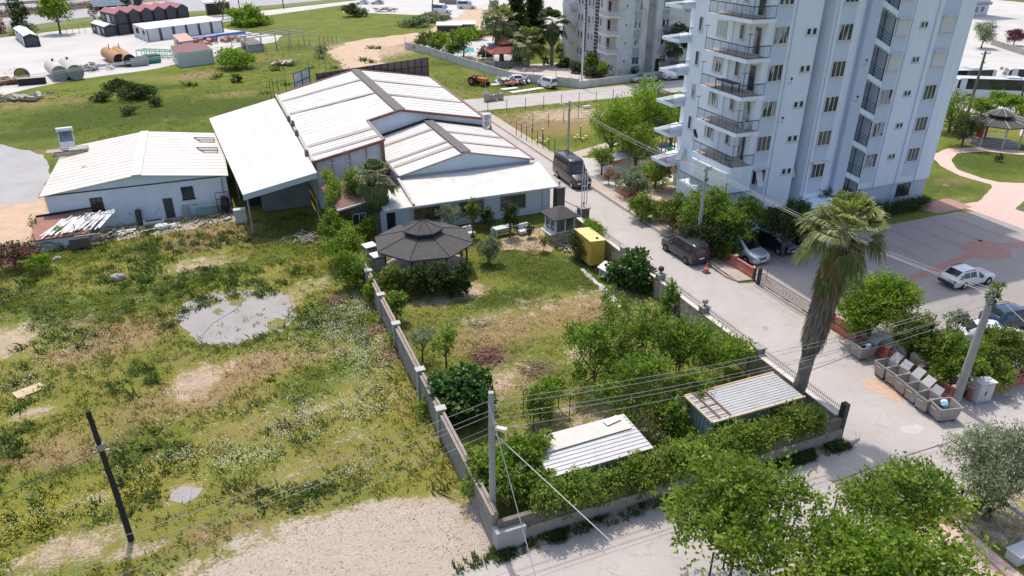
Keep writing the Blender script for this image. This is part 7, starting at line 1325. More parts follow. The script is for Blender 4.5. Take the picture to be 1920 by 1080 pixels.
o = T('clipped_hedge', 'clipped dark hedge at the foot of the tower beside the parking lot', 'hedge', (58.5, 45.6), 3, 1.2, L_DARK, 900, 12, .12, 0, blobs=[(-4, 0, .6, 1.2, .8, .6), (-2.5, 0, .6, 1.2, .8, .65), (-1, 0, .6, 1.2, .8, .65), (.5, 0, .6, 1.2, .8, .65), (2, 0, .6, 1.2, .8, .65), (3.2, 0, .6, .9, .8, .6)])
# far trees and shrubs
for (u, v, z, r, h, m, lb, n) in [(968, 45, 9, 3.0, 18, L_DARK, 'tall black green cypress, left of the pair behind the red gazebo', 620), (1000, 40, 9, 3.2, 18, L_DARK, 'tall black green cypress, right of the pair beside the rear block', 620), (1002, 92, 3, 2.4, 6.5, L_DARK, 'dark rounded conifer at the foot of the right cypress', 300),
    (795, 78, 1.8, 2.8, 3.8, L_CITRUS, 'leftmost shrub behind the long whitewashed wall', 240), (822, 78, 2.2, 3.0, 4.2, L_MID, 'second shrub behind the long whitewashed wall', 280), (848, 92, 1.6, 2.4, 3.2, L_MID, 'third shrub behind the whitewashed wall beside the blue pool', 200), (868, 78, 3, 3.0, 5.6, L_BRIGHT, 'light green tree standing between the two pools', 280), (888, 62, 1.5, 3.2, 3.0, L_MID, 'shrub above the pools near the dirt track', 220), (912, 100, 1.2, 2.2, 2.6, L_DARK, 'rounded dark bush left of the red gazebo', 200), (970, 110, 1.2, 1.6, 2.6, L_OLIVE, 'pale bush in front of the red gazebo', 140), (925, 30, 4, 3.2, 9, L_OLIVE, 'tall grey green tree left of the palms at the top', 300),
    (1058, 118, .8, 1.6, 1.8, L_DARK, 'left part of the dark hedge round the rear block', 200), (1085, 128, .8, 2.0, 1.8, L_DARK, 'middle part of the dark hedge round the rear block', 240), (1112, 136, .8, 2.0, 1.8, L_DARK, 'right part of the dark hedge round the rear block', 240), (1108, 115, 1.6, 1.6, 3.4, L_MID, 'green tree on the corner of the rear block', 200), (1130, 132, 1.2, 1.6, 2.8, L_BRIGHT, 'bright round bush in front of the rear block', 220), (1190, 135, .7, .9, 1.8, L_DARK, 'small dark bush under the windows of the rear block', 70), (1048, 98, 1.0, 1.0, 3.0, L_DARK, 'small dark conifer by the lawn path', 90), (1022, 115, .8, .8, 1.8, L_DARK, 'lone clipped bush on the far lawn', 60),
    (465, 32, 2.0, 6.5, 4.8, L_BRIGHT, 'big round bright green bush at the edge of the far meadow', 620), (440, 112, 1.6, 4.0, 3.4, L_BRIGHT, 'reedy pale green bush in front of the low white house', 330), (215, 160, .8, 2.2, 1.7, L_DARK, 'leftmost low dark bush of the upper row in the meadow', 150), (245, 163, .8, 1.8, 1.6, L_DARK, 'low dark bush right of the leftmost one in the meadow', 120), (258, 174, .9, 3.2, 2.0, L_DARK, 'widest low dark bush in the meadow near the blue litter', 260), (192, 181, .7, 1.8, 1.4, L_DARK, 'lone dark bush below the upper row in the meadow', 120), (292, 191, .6, 1.3, 1.2, L_DARK, 'small dark bush beside a white scrap in the meadow', 80), (446, 147, .6, 1.3, 1.2, L_DARK, 'small dark bush in the middle of the meadow', 80), (242, 207, .6, 1.4, 1.1, L_DARK, 'small dark bush nearest the cream roof in the meadow', 70),
    (664, 20, 1.6, 4.2, 3.4, L_DARK, 'dark scrub bush beside the rubble at the top of the meadow', 260), (780, 42, 1.0, 5.0, 2.6, L_OLIVE, 'grey green thicket along the dirt track, left part', 300), (812, 34, 1.0, 5.0, 2.4, L_OLIVE, 'grey green thicket along the dirt track, right part', 300), (602, 93, .8, 1.6, 2.0, L_OLIVE, 'thin grey green bush at the turn of the dirt track', 80),
    (33, 22, 5, 2.6, 9, L_DARK, 'pointed conifer left of the round tree on the highway verge', 220), (100, 15, 6, 4.2, 9.5, L_MID, 'round tree with leaning trunk on the highway verge', 340), (45, 52, 1.4, 3.6, 3.0, L_OLIVE, 'low bush under the pointed conifer on the verge', 180), (-2, 50, 1.6, 2.4, 3.4, L_PINK, 'pink flowering shrub cut by the left edge on the verge', 110), (174, 20, 4, 1.6, 6, L_DRY, 'thin bare looking tree on the verge near the container stack', 60), (237, 4, 3, 1.8, 7, L_DARK, 'small dark conifer in front of the lorry', 120), (412, 0, 5, 2.6, 8, L_DRY, 'leaning leafless tree beside the bus shelter', 50)]:
    if 'cypress' in lb:
        x, y = at(u, 98, 0) if u < 990 else at(u, 92, 0); bl = [(0, 0, 2+1.9*q, 2.6*(1-.09*q), 2.6*(1-.09*q), 2.0) for q in range(9)]; T('cypress', lb, 'cypress', (x, y), r, h, m, 900, 12, .5, .3, blobs=bl, up=.6, group='cypresses beside the rear block')
    else: T('far_tree' if h > 2.9 else 'low_bush', lb, 'tree' if h > 2.9 else 'bush', at(u, v, z), r, h, m, n, 11, .14+.055*r+.02*h, .05*r, zc=z, rz=h-z, k=7, spread=.13)
# ================================================================ poles and wires
def zat(x, y, v):
    Yc = x*_sa+y*_ca; d = v-540; return CAMH-(F*_sp+d*_cp)*Yc/(F*_cp-d*_sp)
CP = M((.36, .35, .335), .85, .15, 2, dirt=(.24, .23, .22), name='pole_concrete')
def pole(label, xy, h, r0=.17, r1=.11, mat=None, arms=((0, 0.6),), lamp=None, rz=0, cat='utility pole', ins=True, group=None):
    o = thing('utility_pole', label, cat, (*xy, 0), rz, group); MB().tube([(0, 0, 0), (0, 0, h)], [r0, r1], 10).build('shaft', mat or CP, o, smooth=True)
    for dz, w in arms:
        if w: a = MB().box(-w, -.14, h-.35-dz, w, -.08, h-.25-dz).build('cross_arm', STEEL, o)
        else: a = None
        if w and ins:
            for x in (-w*.9, -w*.35, w*.35, w*.9): MB().tube([(x, -.11, h-.25-dz), (x, -.11, h-.1-dz)], .035, 6).build('insulator', DARKM, a)
    if lamp:
        x, y, z = lamp; l_ = MB().tube([(0, 0, h-z), (x*.6, y*.6, h-z+.25), (x, y, h-z+.25)], .025, 6).build('lamp_arm', STEEL, o); MB().cbox((x*1.15, y*1.15, h-z+.24), (.55, .2, .1), math.atan2(y, x), (0, R(-10))).build('lamp_head', M((.7, .71, .72), .4), l_, bevel=.03)
    return o
P1 = (8.35, 22.75); P2 = G(1305, 475); P3 = G(1064, 300); P4 = G(1790, 757)
pole('concrete utility pole rising from the hedge at the near wall corner', P1, 7.7, .17, .12, arms=((.0, .0), (.7, .0)), lamp=(.25, -.35, 1.9), ins=False); 
pole('concrete utility pole at the kerb in front of the tower corner', P2, 7.6, arms=((0, .55), (.9, .25)), lamp=(-.9, .2, 1.7), rz=R(20)); pole('slim concrete pole with bright street lamp beyond the black van', P3, 6.9, arms=((0, .25), (.8, .15)), lamp=(-.9, -.2, .5), ins=False)
pv = pole('thick concrete pole with a leafy top beside the utility cabinet', P4, 7.5, .25, .17, arms=((0, .45),))
T('creeper_vine', 'small leafy creeper at the top of the thick right pole', 'creeper', P4, .4, 7.8, L_CITRUS, 90, 10, .13, 0, blobs=[(.1, 0, 7.2, .3, .3, .5), (.6, .2, 7.5, .45, .2, .15), (.1, 0, 6.7, .25, .25, .3)])
wp = thing('wooden_pole', 'leaning black wooden pole with a grey clamp in the near left field', 'pole', (*G(246, 1012), 0)); MB().tube([(0, 0, 0), (.02, .0, 3.2), (-.02, .02, 7.2)], [.14, .12, .10], 9).build('shaft', M((.035, .03, .028), .9, .4, 4), wp, smooth=True)
MB().tube([(0, 0, 5.2), (0, 0, 5.5)], .15, 10).box(-.3, -.04, 5.1, .3, .04, 5.16).build('clamp', STEEL, wp)
pole('white street lamp post before the rear apartment block', G(1090, 165), 12.2, .17, .1, WHITEP, arms=((0, 0),), cat='lamp post'); pole('dark concrete pole with cross arms beside the tower and the coaches', G(1808, 235), zat(*G(1808, 235), 96), .2, .14, M((.2, .17, .15), .9), arms=((0, .9), (1.2, .4)))
pole('slim dark post standing by the nearest minibus', G(812, 26), 7.5, .16, .12, DARKM, arms=((0, 0),)); pole('dark post on the verge at the top of the meadow', G(532, 16), 8, .16, .12, DARKM, arms=((0, 0),)); pole('thin grey post behind the big hall roof', G(612, 141), 4.0, .08, .06, STEEL, arms=((0, .5),), ins=False); pole('dark post on the verge near the bus shelter', G(449, 15), 7.5, .16, .12, DARKM, arms=((0, 0),)); pole('dark leaning post at the right edge by the coach yard', G(1905, 212), 6, .15, .1, M((.12, .1, .09), .9), arms=((0, .7),), ins=False)
def wires(label, a, b_, offs, sag, mat, r=.012):
    o = thing('overhead_wires', label, 'power line', ((a[0]+b_[0])/2, (a[1]+b_[1])/2, 0)); d = Vector((b_[0]-a[0], b_[1]-a[1], 0)).normalized(); n = Vector((-d.y, d.x, 0))
    for k, (s, z0, z1) in enumerate(offs):
        pts = []
        for i in range(15): t_ = i/14; p = Vector((a[0]+(b_[0]-a[0])*t_, a[1]+(b_[1]-a[1])*t_, 0))+n*s; p.z = z0+(z1-z0)*t_-4*sag*(1+.06*k)*t_*(1-t_); pts.append(p)
        MB().tube(pts, r, 4).build('wire', mat, o, world=True)
WG = M((.36, .36, .35), .6, name='aluminium_wire'); WD_ = M((.06, .06, .06), .6, name='dark_wire')
wires('five sagging wires from the near pole to the thick right pole', P1, P4, ((0, 7.3, 7.2), (.12, 6.95, 6.95), (-.1, 6.6, 6.7), (.1, 6.2, 6.45), (0, 5.8, 6.2)), .7, WG)
wires('sagging wires running left from the near pole across the field corner', P1, (-26, 19.0), ((0, 7.3, 7.3), (.12, 6.9, 6.9), (-.1, 6.45, 6.4), (.1, 6.0, 5.9), (0, 5.6, 5.3)), .8, WG)
wires('four pale wires from the tower corner pole to the thick right pole', P2, P4, ((-.5, 7.5, 7.4), (-.2, 7.5, 7.4), (.2, 7.5, 7.4), (.5, 7.3, 7.0)), .5, WG); wires('wires from the slim lamp pole to the tower corner pole', P3, P2, ((-.2, 6.8, 7.4), (0, 6.6, 7.2), (.2, 6.3, 6.9)), .5, WG, .014)
wires('three thin pale wires crossing the meadow behind the halls', G(612, 130), (-75, 92), ((0, 7.0, 7.0), (.8, 6.9, 6.9), (-1.4, 6.8, 6.8)), 1.0, M((.5, .5, .46), .6), .02)
wires('single dark wire from the black wooden pole to the left edge', G(246, 1012), (-19, 24.5), ((0, 5.2, 5.0),), .3, WD_, .02)
wires('white stay cable slanting down from the near pole to the road', P1, (13.6, 11), ((0, 5.7, 2.2),), .0, M((.6, .58, .55), .6), .022); wires('white cable hanging down along the near pole', (8.2, 22.6), (8.9, 19.0), ((0, 7.2, .3),), .0, M((.62, .6, .58), .6), .02)
wires('thick white cable dangling from the thick right pole', P4, (42.2, 19.0), ((0, 7.4, 3.2),), .4, M((.66, .64, .62), .6), .03); wires('thin cable from the big hall corner over to the cottage palm', (14.8, 58.2), (7, 63.5), ((0, 3.6, 5.0),), .2, WG)
wires('thin service cable across the street to the tower corner pole', (28.2, 51.5), P2, ((0, 2.6, 6.0),), .3, M((.55, .55, .53), .6), .012) if False else None
# ================================================================ boundary walls, post fences
def pxwall(name, label, pts, h, mat, th=.2, px=True, posts=0, cat='wall'):
    P_ = [G(*p) for p in pts] if px else pts; o = thing(name, label, cat, (*P_[0], 0))
    mb = MB()
    for a, b_ in zip(P_, P_[1:]):
        d = Vector((b_[0]-a[0], b_[1]-a[1], 0)); n = Vector((-d.y, d.x, 0)).normalized()*th/2; A, B = Vector((*a, 0)), Vector((*b_, 0)); u = Vector((0, 0, h)); mb.hexa([A-n, B-n, B+n, A+n, A-n+u, B-n+u, B+n+u, A+n+u])
    mb.build('wall', mat, o, world=True)
    if posts:
        m_ = MB()
        for a, b_ in zip(P_, P_[1:]):
            L = math.hypot(b_[0]-a[0], b_[1]-a[1]); k = max(1, int(L/posts))
            for j in range(k+1): x = a[0]+(b_[0]-a[0])*j/k; y = a[1]+(b_[1]-a[1])*j/k; m_.tube([(x, y, h), (x, y, h+1.1)], .04, 4)
            for z in (.5, 1.0): m_.tube([(*a, h+z), (*b_, h+z)], .015, 3)
        m_.build('wire_fence', DARKM, o, world=True)
    return o
WASH = M((.52, .50, .47), .9, .12, 1, dirt=(.2, .2, .19), damt=.75, dscale=.35, name='whitewash')
pxwall('whitewashed_wall', 'long stained whitewashed wall running from the dirt track to the rear block', [(760, 92), (800, 101), (880, 127), (960, 152), (1085, 165)], 1.5, WASH, posts=4); pxwall('roadside_wall', 'low whitewashed wall with wire fence along the road before the rear block', [(1085, 166), (1160, 156), (1230, 147), (1290, 139)], 1.2, WASH, posts=4)
pxwall('yard_wall', 'plain concrete wall between the coach yard and the far dark gazebo', [(1806, 196), (1850, 215), (1930, 245), (1990, 268)], 1.3, CONC, posts=0); pxwall('yard_wall', 'concrete kerb wall with railing across the top of the coach yard', [(1858, 84), (1920, 104), (1990, 125)], 1.2, CONC, posts=5)
def postline(label, pts, n, h=1.7, rail=0):
    P_ = [G(*p) for p in pts]; o = thing('wire_fence', label, 'fence', (*P_[0], 0)); k = 0
    for a, b_ in zip(P_, P_[1:]):
        for j in range(n):
            x = a[0]+(b_[0]-a[0])*j/n; y = a[1]+(b_[1]-a[1])*j/n; MB().tube([(x, y, 0), (x, y, h)], .045, 5).build('post', DARKM, o, world=True)
        m_ = MB()
        for z in (.5, 1.0, 1.5): m_.tube([(*a, z*h/1.7), (*b_, z*h/1.7)], .012, 3)
        m_.build('wire', STEEL, o, world=True)
postline('wire fence on thin posts along the street behind the black van', [(1040, 290), (968, 255)], 7, 1.9); postline('wire fence on thin posts enclosing the exercise lawn', [(968, 255), (1110, 215)], 5, 1.9); postline('wire fence on thin posts along the cross street', [(915, 212), (1180, 185)], 8, 1.7); postline('low wire fence along the meadow edge past the grey shed', [(500, 104), (600, 84), (640, 82)], 5, 1.8)
postline('black iron posts of a fence hidden under the foreground trees', [(1330, 1080), (1405, 1040), (1480, 1015), (1700, 900)], 3, 1.4)
pf = thing('footpath_gate', 'dark timber posts standing between the foreground trees and the olive tree', 'gate posts', (*G(1820, 940), 0))
for (u, v) in ((1822, 958), (1832, 950), (1788, 965)): x, y = G(u, v); MB().tube([(x, y, 0), (x, y, 1.6)], .07, 6).build('post', BLACK, pf, world=True)
pk_ = thing('garden_beam', 'white painted beam lying under the olive tree at the right edge', 'beam', (*G(1890, 990), 0)); a, b_ = G(1870, 950), G(1925, 992); MB().tube([(*a, .5), (*b_, .5)], .11, 6).build('beam', M((.5, .5, .5), .7), pk_, world=True)
solo(MB().box(-.7, -.3, 0, .7, .3, .5).box(-.75, -.35, .501, .75, .35, .56), 'white_planter', WHITEP, 'white box at the right edge below the olive tree', 'box', G(1915, 1045))
# exercise machines and playground
for (u, v, lb) in ((1017, 268, 'yellow exercise machine nearest the street fence'), (1088, 262, 'yellow exercise machine beside the slim lamp pole')):
    o = thing('exercise_machine', lb, 'exercise machine', (*G(u, v), 0), 0, 'yellow exercise machines'); MB().tube([(0, 0, 0), (0, 0, 1.7)], .08, 8).build('post', STEEL, o)
    YP = M((.75, .5, .04), .5, name='yellow_plastic')
    for a in range(4): x, y = math.cos(a*1.57)*.8, math.sin(a*1.57)*.8; MB().tube([(0, 0, .3), (x, y, .25)], .04, 5).build('arm', WHITEP, o); MB().blob((x, y, .42), (.22, .22, .08), 10, 4).build('seat', YP, o)
    MB().cbox((0, 0, 1.8), (.3, .3, .08), .4).build('top_plate', YP, o)
ORG, RED_, BLU, GRN = M((.8, .22, .03), .5), M((.6, .05, .04), .5), M((.05, .12, .45), .5), M((.05, .5, .08), .5)
pg = thing('play_tower', 'playground tower with yellow roof and green slide under the trees', 'play tower', (*G(1243, 290), 0))
for x in (-.9, .9):
    for y in (-.9, .9): MB().tube([(x, y, 0), (x, y, 2.6)], .07, 6).build('post', RED_, pg)
MB().box(-1, -1, 1.1, 1, 1, 1.2).build('platform', BLU, pg); mb = MB(); mb.v += [(-1.2, -1.2, 2.6), (1.2, -1.2, 2.6), (1.2, 1.2, 2.6), (-1.2, 1.2, 2.6), (0, 0, 3.6)]; mb.f += [(0, 1, 4), (1, 2, 4), (2, 3, 4), (3, 0, 4), (3, 2, 1, 0)]; mb.build('roof', M((.8, .5, .04), .5), pg)
MB().slab([(-.4, -3.4, .15), (.4, -3.4, .15), (.4, -1.0, 1.2), (-.4, -1.0, 1.2)], .06).build('slide', GRN, pg); MB().slab([(1.0, -.4, 1.2), (1.0, .4, 1.2), (3.2, .4, .15), (3.2, -.4, .15)], .06).build('side_slide', BLU, pg)
sl2 = thing('playground_slide', 'orange and yellow slide by the small spreading tree', 'slide', (*G(1163, 302), 0), R(20)); MB().slab([(-1.8, -.35, .1), (1.2, -.35, 1.5), (1.2, .35, 1.5), (-1.8, .35, .1)], .08).build('chute', M((.8, .45, .03), .5), sl2); MB().box(-1.5, -.4, .1, 1.2, -.36, .9).build('side_panel', ORG, sl2)
for y in (-.35, .35): MB().tube([(1.25, y, 0), (1.25, y, 2)], .05, 5).build('leg', ORG, sl2)
for (u, v, m_, lb) in ((1190, 303, ORG, 'orange rocking toy left of the play tower'), (1222, 318, RED_, 'red rocking toy nearest the playground fence')):
    o = thing('rocking_toy', lb, 'playground toy', (*G(u, v), 0)); MB().tube([(0, 0, 0), (0, 0, .4)], .1, 8).build('spring', DARKM, o); MB().blob((0, 0, .7), (.6, .25, .32), 10, 6).build('body', m_, o, smooth=True); MB().tube([(.3, -.2, 1.0), (.3, .2, 1.0)], .04, 6).build('handle', m_, o)
sh_ = thing('sun_sail', 'pale slanted shade roof beside the orange slide', 'shade roof', (*G(1165, 325), 0)); MB().slab([(-1.8, -1, 1.9), (1.6, -1.2, 2.2), (1.7, 1.0, 2.4), (-1.6, 1.1, 2.1)], .05).build('roof', GREYP, sh_)
for x in (-1.6, 1.5):
    for y in (-.9, .9): MB().tube([(x, y, 0), (x, y, 2.1)], .04, 5).build('post', STEEL, sh_)
rb = thing('phone_box', 'red cabinet beside the far dark gazebo', 'cabinet', (*G(1838, 258), 0)); MB().box(-.5, -.4, 0, .5, .4, 1.9).build('body', RED_, rb, bevel=.03); MB().box(-.4, -.43, .3, .4, -.401, 1.7).build('door', M((.4, .03, .03), .4), rb)
# ================================================================ tractor and scrap
tr = thing('tractor', 'old orange red tractor parked in the grass behind the halls', 'tractor', (*G(897, 160), 0), R(-62)); TP = M((.60, .13, .05), .5, .25, 3, dirt=(.2, .1, .06))
MB().box(-.1, -.36, .75, 2.0, .36, 1.35).build('bonnet', TP, tr, bevel=.06); MB().box(-1.1, -.3, .6, .0, .3, .95).build('gearbox', DARKM, tr); MB().box(-1.0, -.25, 1.1, -.5, .25, 1.2).box(-1.05, -.25, 1.2, -.95, .25, 1.55).build('seat', DARKM, tr)
for s in (-1, 1):
    w_ = MB().disc((-.8, s*.75, .75), .75, 'y', 20, .4).build('rear_wheel', TYRE, tr); MB().disc((-.8, s*.97, .75), .35, 'y', 14, .04).build('rim', TP, w_); w_ = MB().disc((1.6, s*.6, .42), .42, 'y', 16, .24).build('front_wheel', TYRE, tr); MB().disc((1.6, s*.74, .42), .2, 'y', 12, .03).build('rim', TP, w_)
    MB().box(-1.4, s*.55-.2, 1.35, -.2, s*.55+.2, 1.43).build('mudguard', TP, tr)
MB().tube([(-.25, 0, 1.2), (-.45, 0, 1.6)], .03, 6).disc((-.47, 0, 1.62), .2, 'z', 14, .03).build('steering_wheel', DARKM, tr); MB().tube([(1.3, .2, 1.3), (1.3, .2, 1.9)], .04, 6).build('exhaust_pipe', DARKM, tr)
wr = vehicle('car_wreck', 'stripped white car body half buried in the scrap pile', 'car wreck', (47.8, 116.5), 165, 4.2, 1.66, HAT, carpaint((.55, .57, .58), .5), (), .3, ((2, 3, .3, .95, .12, .88), (4, 5, .0, .98, .12, .88)), (2, 3, .04, .94), None, plate=False, mirrors=False)
for (u, v, lb) in ((960, 160, 'front scrap heap'), (978, 158, 'right scrap heap'), (950, 156, 'left scrap heap')):
    mb = MB(); 
    for k in range(16): mb.cbox((rnd.uniform(-1.6, 1.6), rnd.uniform(-1, 1), .25+rnd.random()*.8), (rnd.uniform(.4, 1.5), rnd.uniform(.2, 1.0), rnd.uniform(.05, .4)), rnd.uniform(0, 3), (rnd.uniform(-.5, .5), rnd.uniform(-.4, .4)))
    o = mb.build('scrap_metal', M((.42, .44, .46) if 'front' not in lb else (.4, .16, .13), .6, .6, 1.2, dirt=(.03, .03, .035), damt=.8, dscale=.9)); o.location = (*G(u, v), 0); tag(o, lb+' of mixed metal parts in the grass', 'scrap', kind='stuff')
for (u, v, w, d, rz, lb) in ((988, 170, 6.5, 1.2, 12, 'long white board lying in the grass in front of the scrap'), (932, 159, 2.2, 1.2, 0, 'small white board left of the scrap pile'), (955, 167, 3, 1.2, 8, 'white board between the scrap and the long one')): solo(MB().box(-w/2, -d/2, 0, w/2, d/2, .08), 'white_board', WHITEP, lb, 'board', (*G(u, v), .05), rz=R(rz))
solo(MB().cbox((0, 0, .5), (1.8, .1, 1.2), .3, (.6, 0)), 'leaning_panel', WHITEP, 'pale panel leaning by the white lamp post', 'panel', G(1072, 160)); solo(MB().cbox((0, 0, .2), (1.2, .5, .35)), 'concrete_block', WHITEP, 'white block lying on the bare earth beyond the exercise lawn', 'block', G(1100, 203))
# ================================================================ storage yard at the top left
DG = M((.065, .07, .08), .7, .15, 1, name='dark_container'); WCN = M((.56, .57, .57), .6, .06, 1, name='white_container'); RR = M((.36, .14, .15), .7, .1, 1, name='red_roof'); WR = M((.66, .67, .68), .5, .05, 1)
def pbox(name, label, cat, fl, fr, bl, ztop_v, mat, roof, group=None, gable=.5, win='', z0=0, trim=None):
    "box from sightings of its base: front left, front right, back left; height read above the front right corner"
    A, B, D = [Vector((*G(*p, z0), z0)) for p in (fl, fr, bl)]; h = zat(B.x, B.y, ztop_v)-z0; Cc = B+(D-A); o = thing(name, label, cat, (A.x, A.y, z0), 0, group); u = Vector((0, 0, h))
    MB().hexa([A, B, Cc, D, A+u, B+u, Cc+u, D+u]).build('body', mat, o, world=True); g = Vector((0, 0, gable)); e = Vector((0, 0, .03)); q = Vector((0, 0, .1))
    M1, M2 = (A+B)/2+u+g, (D+Cc)/2+u+g
    if gable:
        mb = MB(); mb.slab([A+u+q, M1+q, M2+q, D+u+q], .09).slab([M1+q, B+u+q, Cc+u+q, M2+q], .09); mb.build('roof', roof, o, world=True); mb = MB(); mb.v += [tuple(A+u), tuple(B+u), tuple(M1)]; mb.f.append((0, 1, 2)); mb.build('gable', mat, o, world=True)
    else: MB().slab([A+u+q, B+u+q, Cc+u+q, D+u+q], .09).build('roof', roof, o, world=True)
    t_ = trim or BLACK; fr_ = MB(); n = ((D-A).normalized())*.06; s = (B-A).normalized()
    for P in (A, B): fr_.hexa([P-n*2-s*.12, P-n*2+s*.12, P-n+s*.12, P-n-s*.12, P-n*2-s*.12+u, P-n*2+s*.12+u, P-n+s*.12+u, P-n-s*.12+u])
    for z in (0, 1): k = u*z*.97; fr_.hexa([A-n*2+k, B-n*2+k, B-n+k, A-n+k, A-n*2+k+Vector((0, 0, .12)), B-n*2+k+Vector((0, 0, .12)), B-n+k+Vector((0, 0, .12)), A-n+k+Vector((0, 0, .12))])
    fr_.build('frame', t_, o, world=True)
    if win:   # windows on the left long side (A-D)
        w = (D-A); m = -s*.06
        for a, c, z1, z2, nm, mt in win:
            p0, p1 = A+w*a+m, A+w*c+m; MB().hexa([p0+u*z1, p0+u*z1-m*.8, p1+u*z1-m*.8, p1+u*z1, p0+u*z2, p0+u*z2-m*.8, p1+u*z2-m*.8, p1+u*z2]).build(nm, mt, o, world=True)
    return o, A, B, D, h
WIN = ((.08, .22, .35, .8, 'window', GLASS), (.4, .58, .05, .85, 'door', WCN), (.72, .9, .35, .8, 'window', GLASS))
pbox('site_cabin', 'lone grey site cabin with white roof at the left of the storage yard', 'cabin', (50, 89), (76, 87), (30, 72), 67, DG, WR, win=((.1, .3, .1, .9, 'panel', WCN), (.4, .6, .1, .9, 'panel', WCN), (.7, .9, .1, .9, 'panel', WCN)))
pbox('site_cabin', 'grey site cabin with white roof leaning against the container stack', 'cabin', (200, 69.5), (222, 66), (174, 61), 48, DG, WR, win=WIN)
st0 = G(223.5, 66.5); 
# stack of dark cabins: six columns, two levels
a0, a1 = Vector(G(224, 66)), Vector(G(360, 49)); dv = (a1-a0)/6; bk = Vector(G(196, 59))-a0; H1 = (zat(a0.x, a0.y, 27))/2
for k in range(6):
    nm = ['first', 'second', 'third', 'fourth', 'fifth', 'sixth'][k]
    for lv in (0, 1):
        A = Vector((*(a0+dv*k), H1*lv)); B = A+Vector((*(dv*.93), 0)); D = A+Vector((*bk, 0)); Cc = B+Vector((*bk, 0)); u = Vector((0, 0, H1*.97)); o = thing('stacked_cabin', nm+' column from the left of the dark cabin stack, '+('upper cabin with red roof' if lv else 'ground level cabin'), 'cabin', tuple(A), 0, 'dark cabins in the two level stack')
        MB().hexa([A, B, Cc, D, A+u, B+u, Cc+u, D+u]).build('body', DG, o, world=True); f_ = MB(); n = Vector((bk.x, bk.y, 0)).normalized()*.05; s = (B-A).normalized()*.14
        for P in (A+s, B-s): f_.hexa([P-n*2-s, P-n*2+s, P-n*.2+s, P-n*.2-s, P-n*2-s+u, P-n*2+s+u, P-n*.2+s+u, P-n*.2-s+u])
        f_.hexa([A-n*2, B-n*2, B-n*.2, A-n*.2, A-n*2+u*.08, B-n*2+u*.08, B-n*.2+u*.08, A-n*.2+u*.08]); f_.build('frame', M((.05, .02, .022), .7), o, world=True)
        if lv:
            g = Vector((0, 0, .9)); q = Vector((0, 0, .12)); M1, M2 = (A+B)/2+u+g, (D+Cc)/2+u+g; mb = MB(); mb.slab([A+u+q, M1+q, M2+q, D+u+q], .1).slab([M1+q, B+u+q, Cc+u+q, M2+q], .1); mb.build('roof', RR, o, world=True); mb = MB(); mb.v += [tuple(A+u), tuple(B+u), tuple(M1)]; mb.f.append((0, 1, 2)); mb.build('gable', DG, o, world=True)
        if k == 0 and lv:
            for a, c, z1, z2, nm2, mt in WIN: m = -(B-A).normalized()*.06; w = D-A; p0, p1 = A+w*a+m, A+w*c+m; MB().hexa([p0+u*z1, p0+u*z1-m*.8, p1+u*z1-m*.8, p1+u*z1, p0+u*z2, p0+u*z2-m*.8, p1+u*z2-m*.8, p1+u*z2]).build(nm2, mt, o, world=True)
w0, w1 = Vector(G(279, 79)), Vector(G(421, 60)); dw = (w1-w0)/6
bkw = Vector(G(253, 68))-w0; HW = zat(w0.x, w0.y, 56)
for k in range(6):
    A = Vector((*(w0+dw*k), 0)); B = A+Vector((*(dw*.96), 0)); D = A+Vector((*bkw, 0)); Cc = B+Vector((*bkw, 0)); u = Vector((0, 0, HW)); o = thing('white_cabin', ['first', 'second', 'third', 'fourth', 'fifth', 'sixth'][k]+' white flat roofed cabin counted from the left of the white row', 'cabin', tuple(A), 0, 'row of white cabins')
    MB().hexa([A, B, Cc, D, A+u, B+u, Cc+u, D+u]).build('body', WCN, o, world=True); q = Vector((0, 0, .15)); MB().slab([A+u+q, B+u+q, Cc+u+q, D+u+q], .14).build('roof', WR, o, world=True); n = Vector((bkw.x, bkw.y, 0)).normalized()*.05; s = (B-A).normalized()*.12; f_ = MB()
    for P in (A+s, B-s): f_.hexa([P-n*2-s, P-n*2+s, P-n*.2+s, P-n*.2-s, P-n*2-s+u, P-n*2+s+u, P-n*.2+s+u, P-n*.2-s+u])
    f_.build('frame', DG, o, world=True)
    if k == 0:
        for a, c in ((.15, .3), (.6, .78)): m = -(B-A).normalized()*.06; w = D-A; p0, p1 = A+w*a+m, A+w*c+m; MB().hexa([p0+u*.4, p0+u*.4-m*.8, p1+u*.4-m*.8, p1+u*.4, p0+u*.85, p0+u*.85-m*.8, p1+u*.85-m*.8, p1+u*.85]).build('window', GLASS, o, world=True)
pbox('flat_roof_house', 'small white house with a flat brown roof at the yard edge', 'house', (337, 127), (402, 119), (325, 112), 93, WCN, M((.20, .09, .09), .8), gable=0, win=((.3, .6, .4, .75, 'window', GLASS),), trim=WCN); pbox('pink_cabin', 'faded pinkish cabin with open frame front behind the flat brown roof', 'cabin', (341, 99), (368, 95), (327, 84), 76, M((.52, .42, .40), .7), M((.5, .3, .24), .7), gable=0, win=((.2, .5, .1, .9, 'panel', DARKM),))
pbox('grey_shed', 'small grey shed with dark doorway at the right end of the yard', 'shed', (468, 99), (495, 96), (452, 88), 82, M((.36, .37, .38), .7), M((.17, .155, .15), .8), gable=0, win=((.3, .7, .0, .8, 'doorway', BLACK),), trim=GREYP)
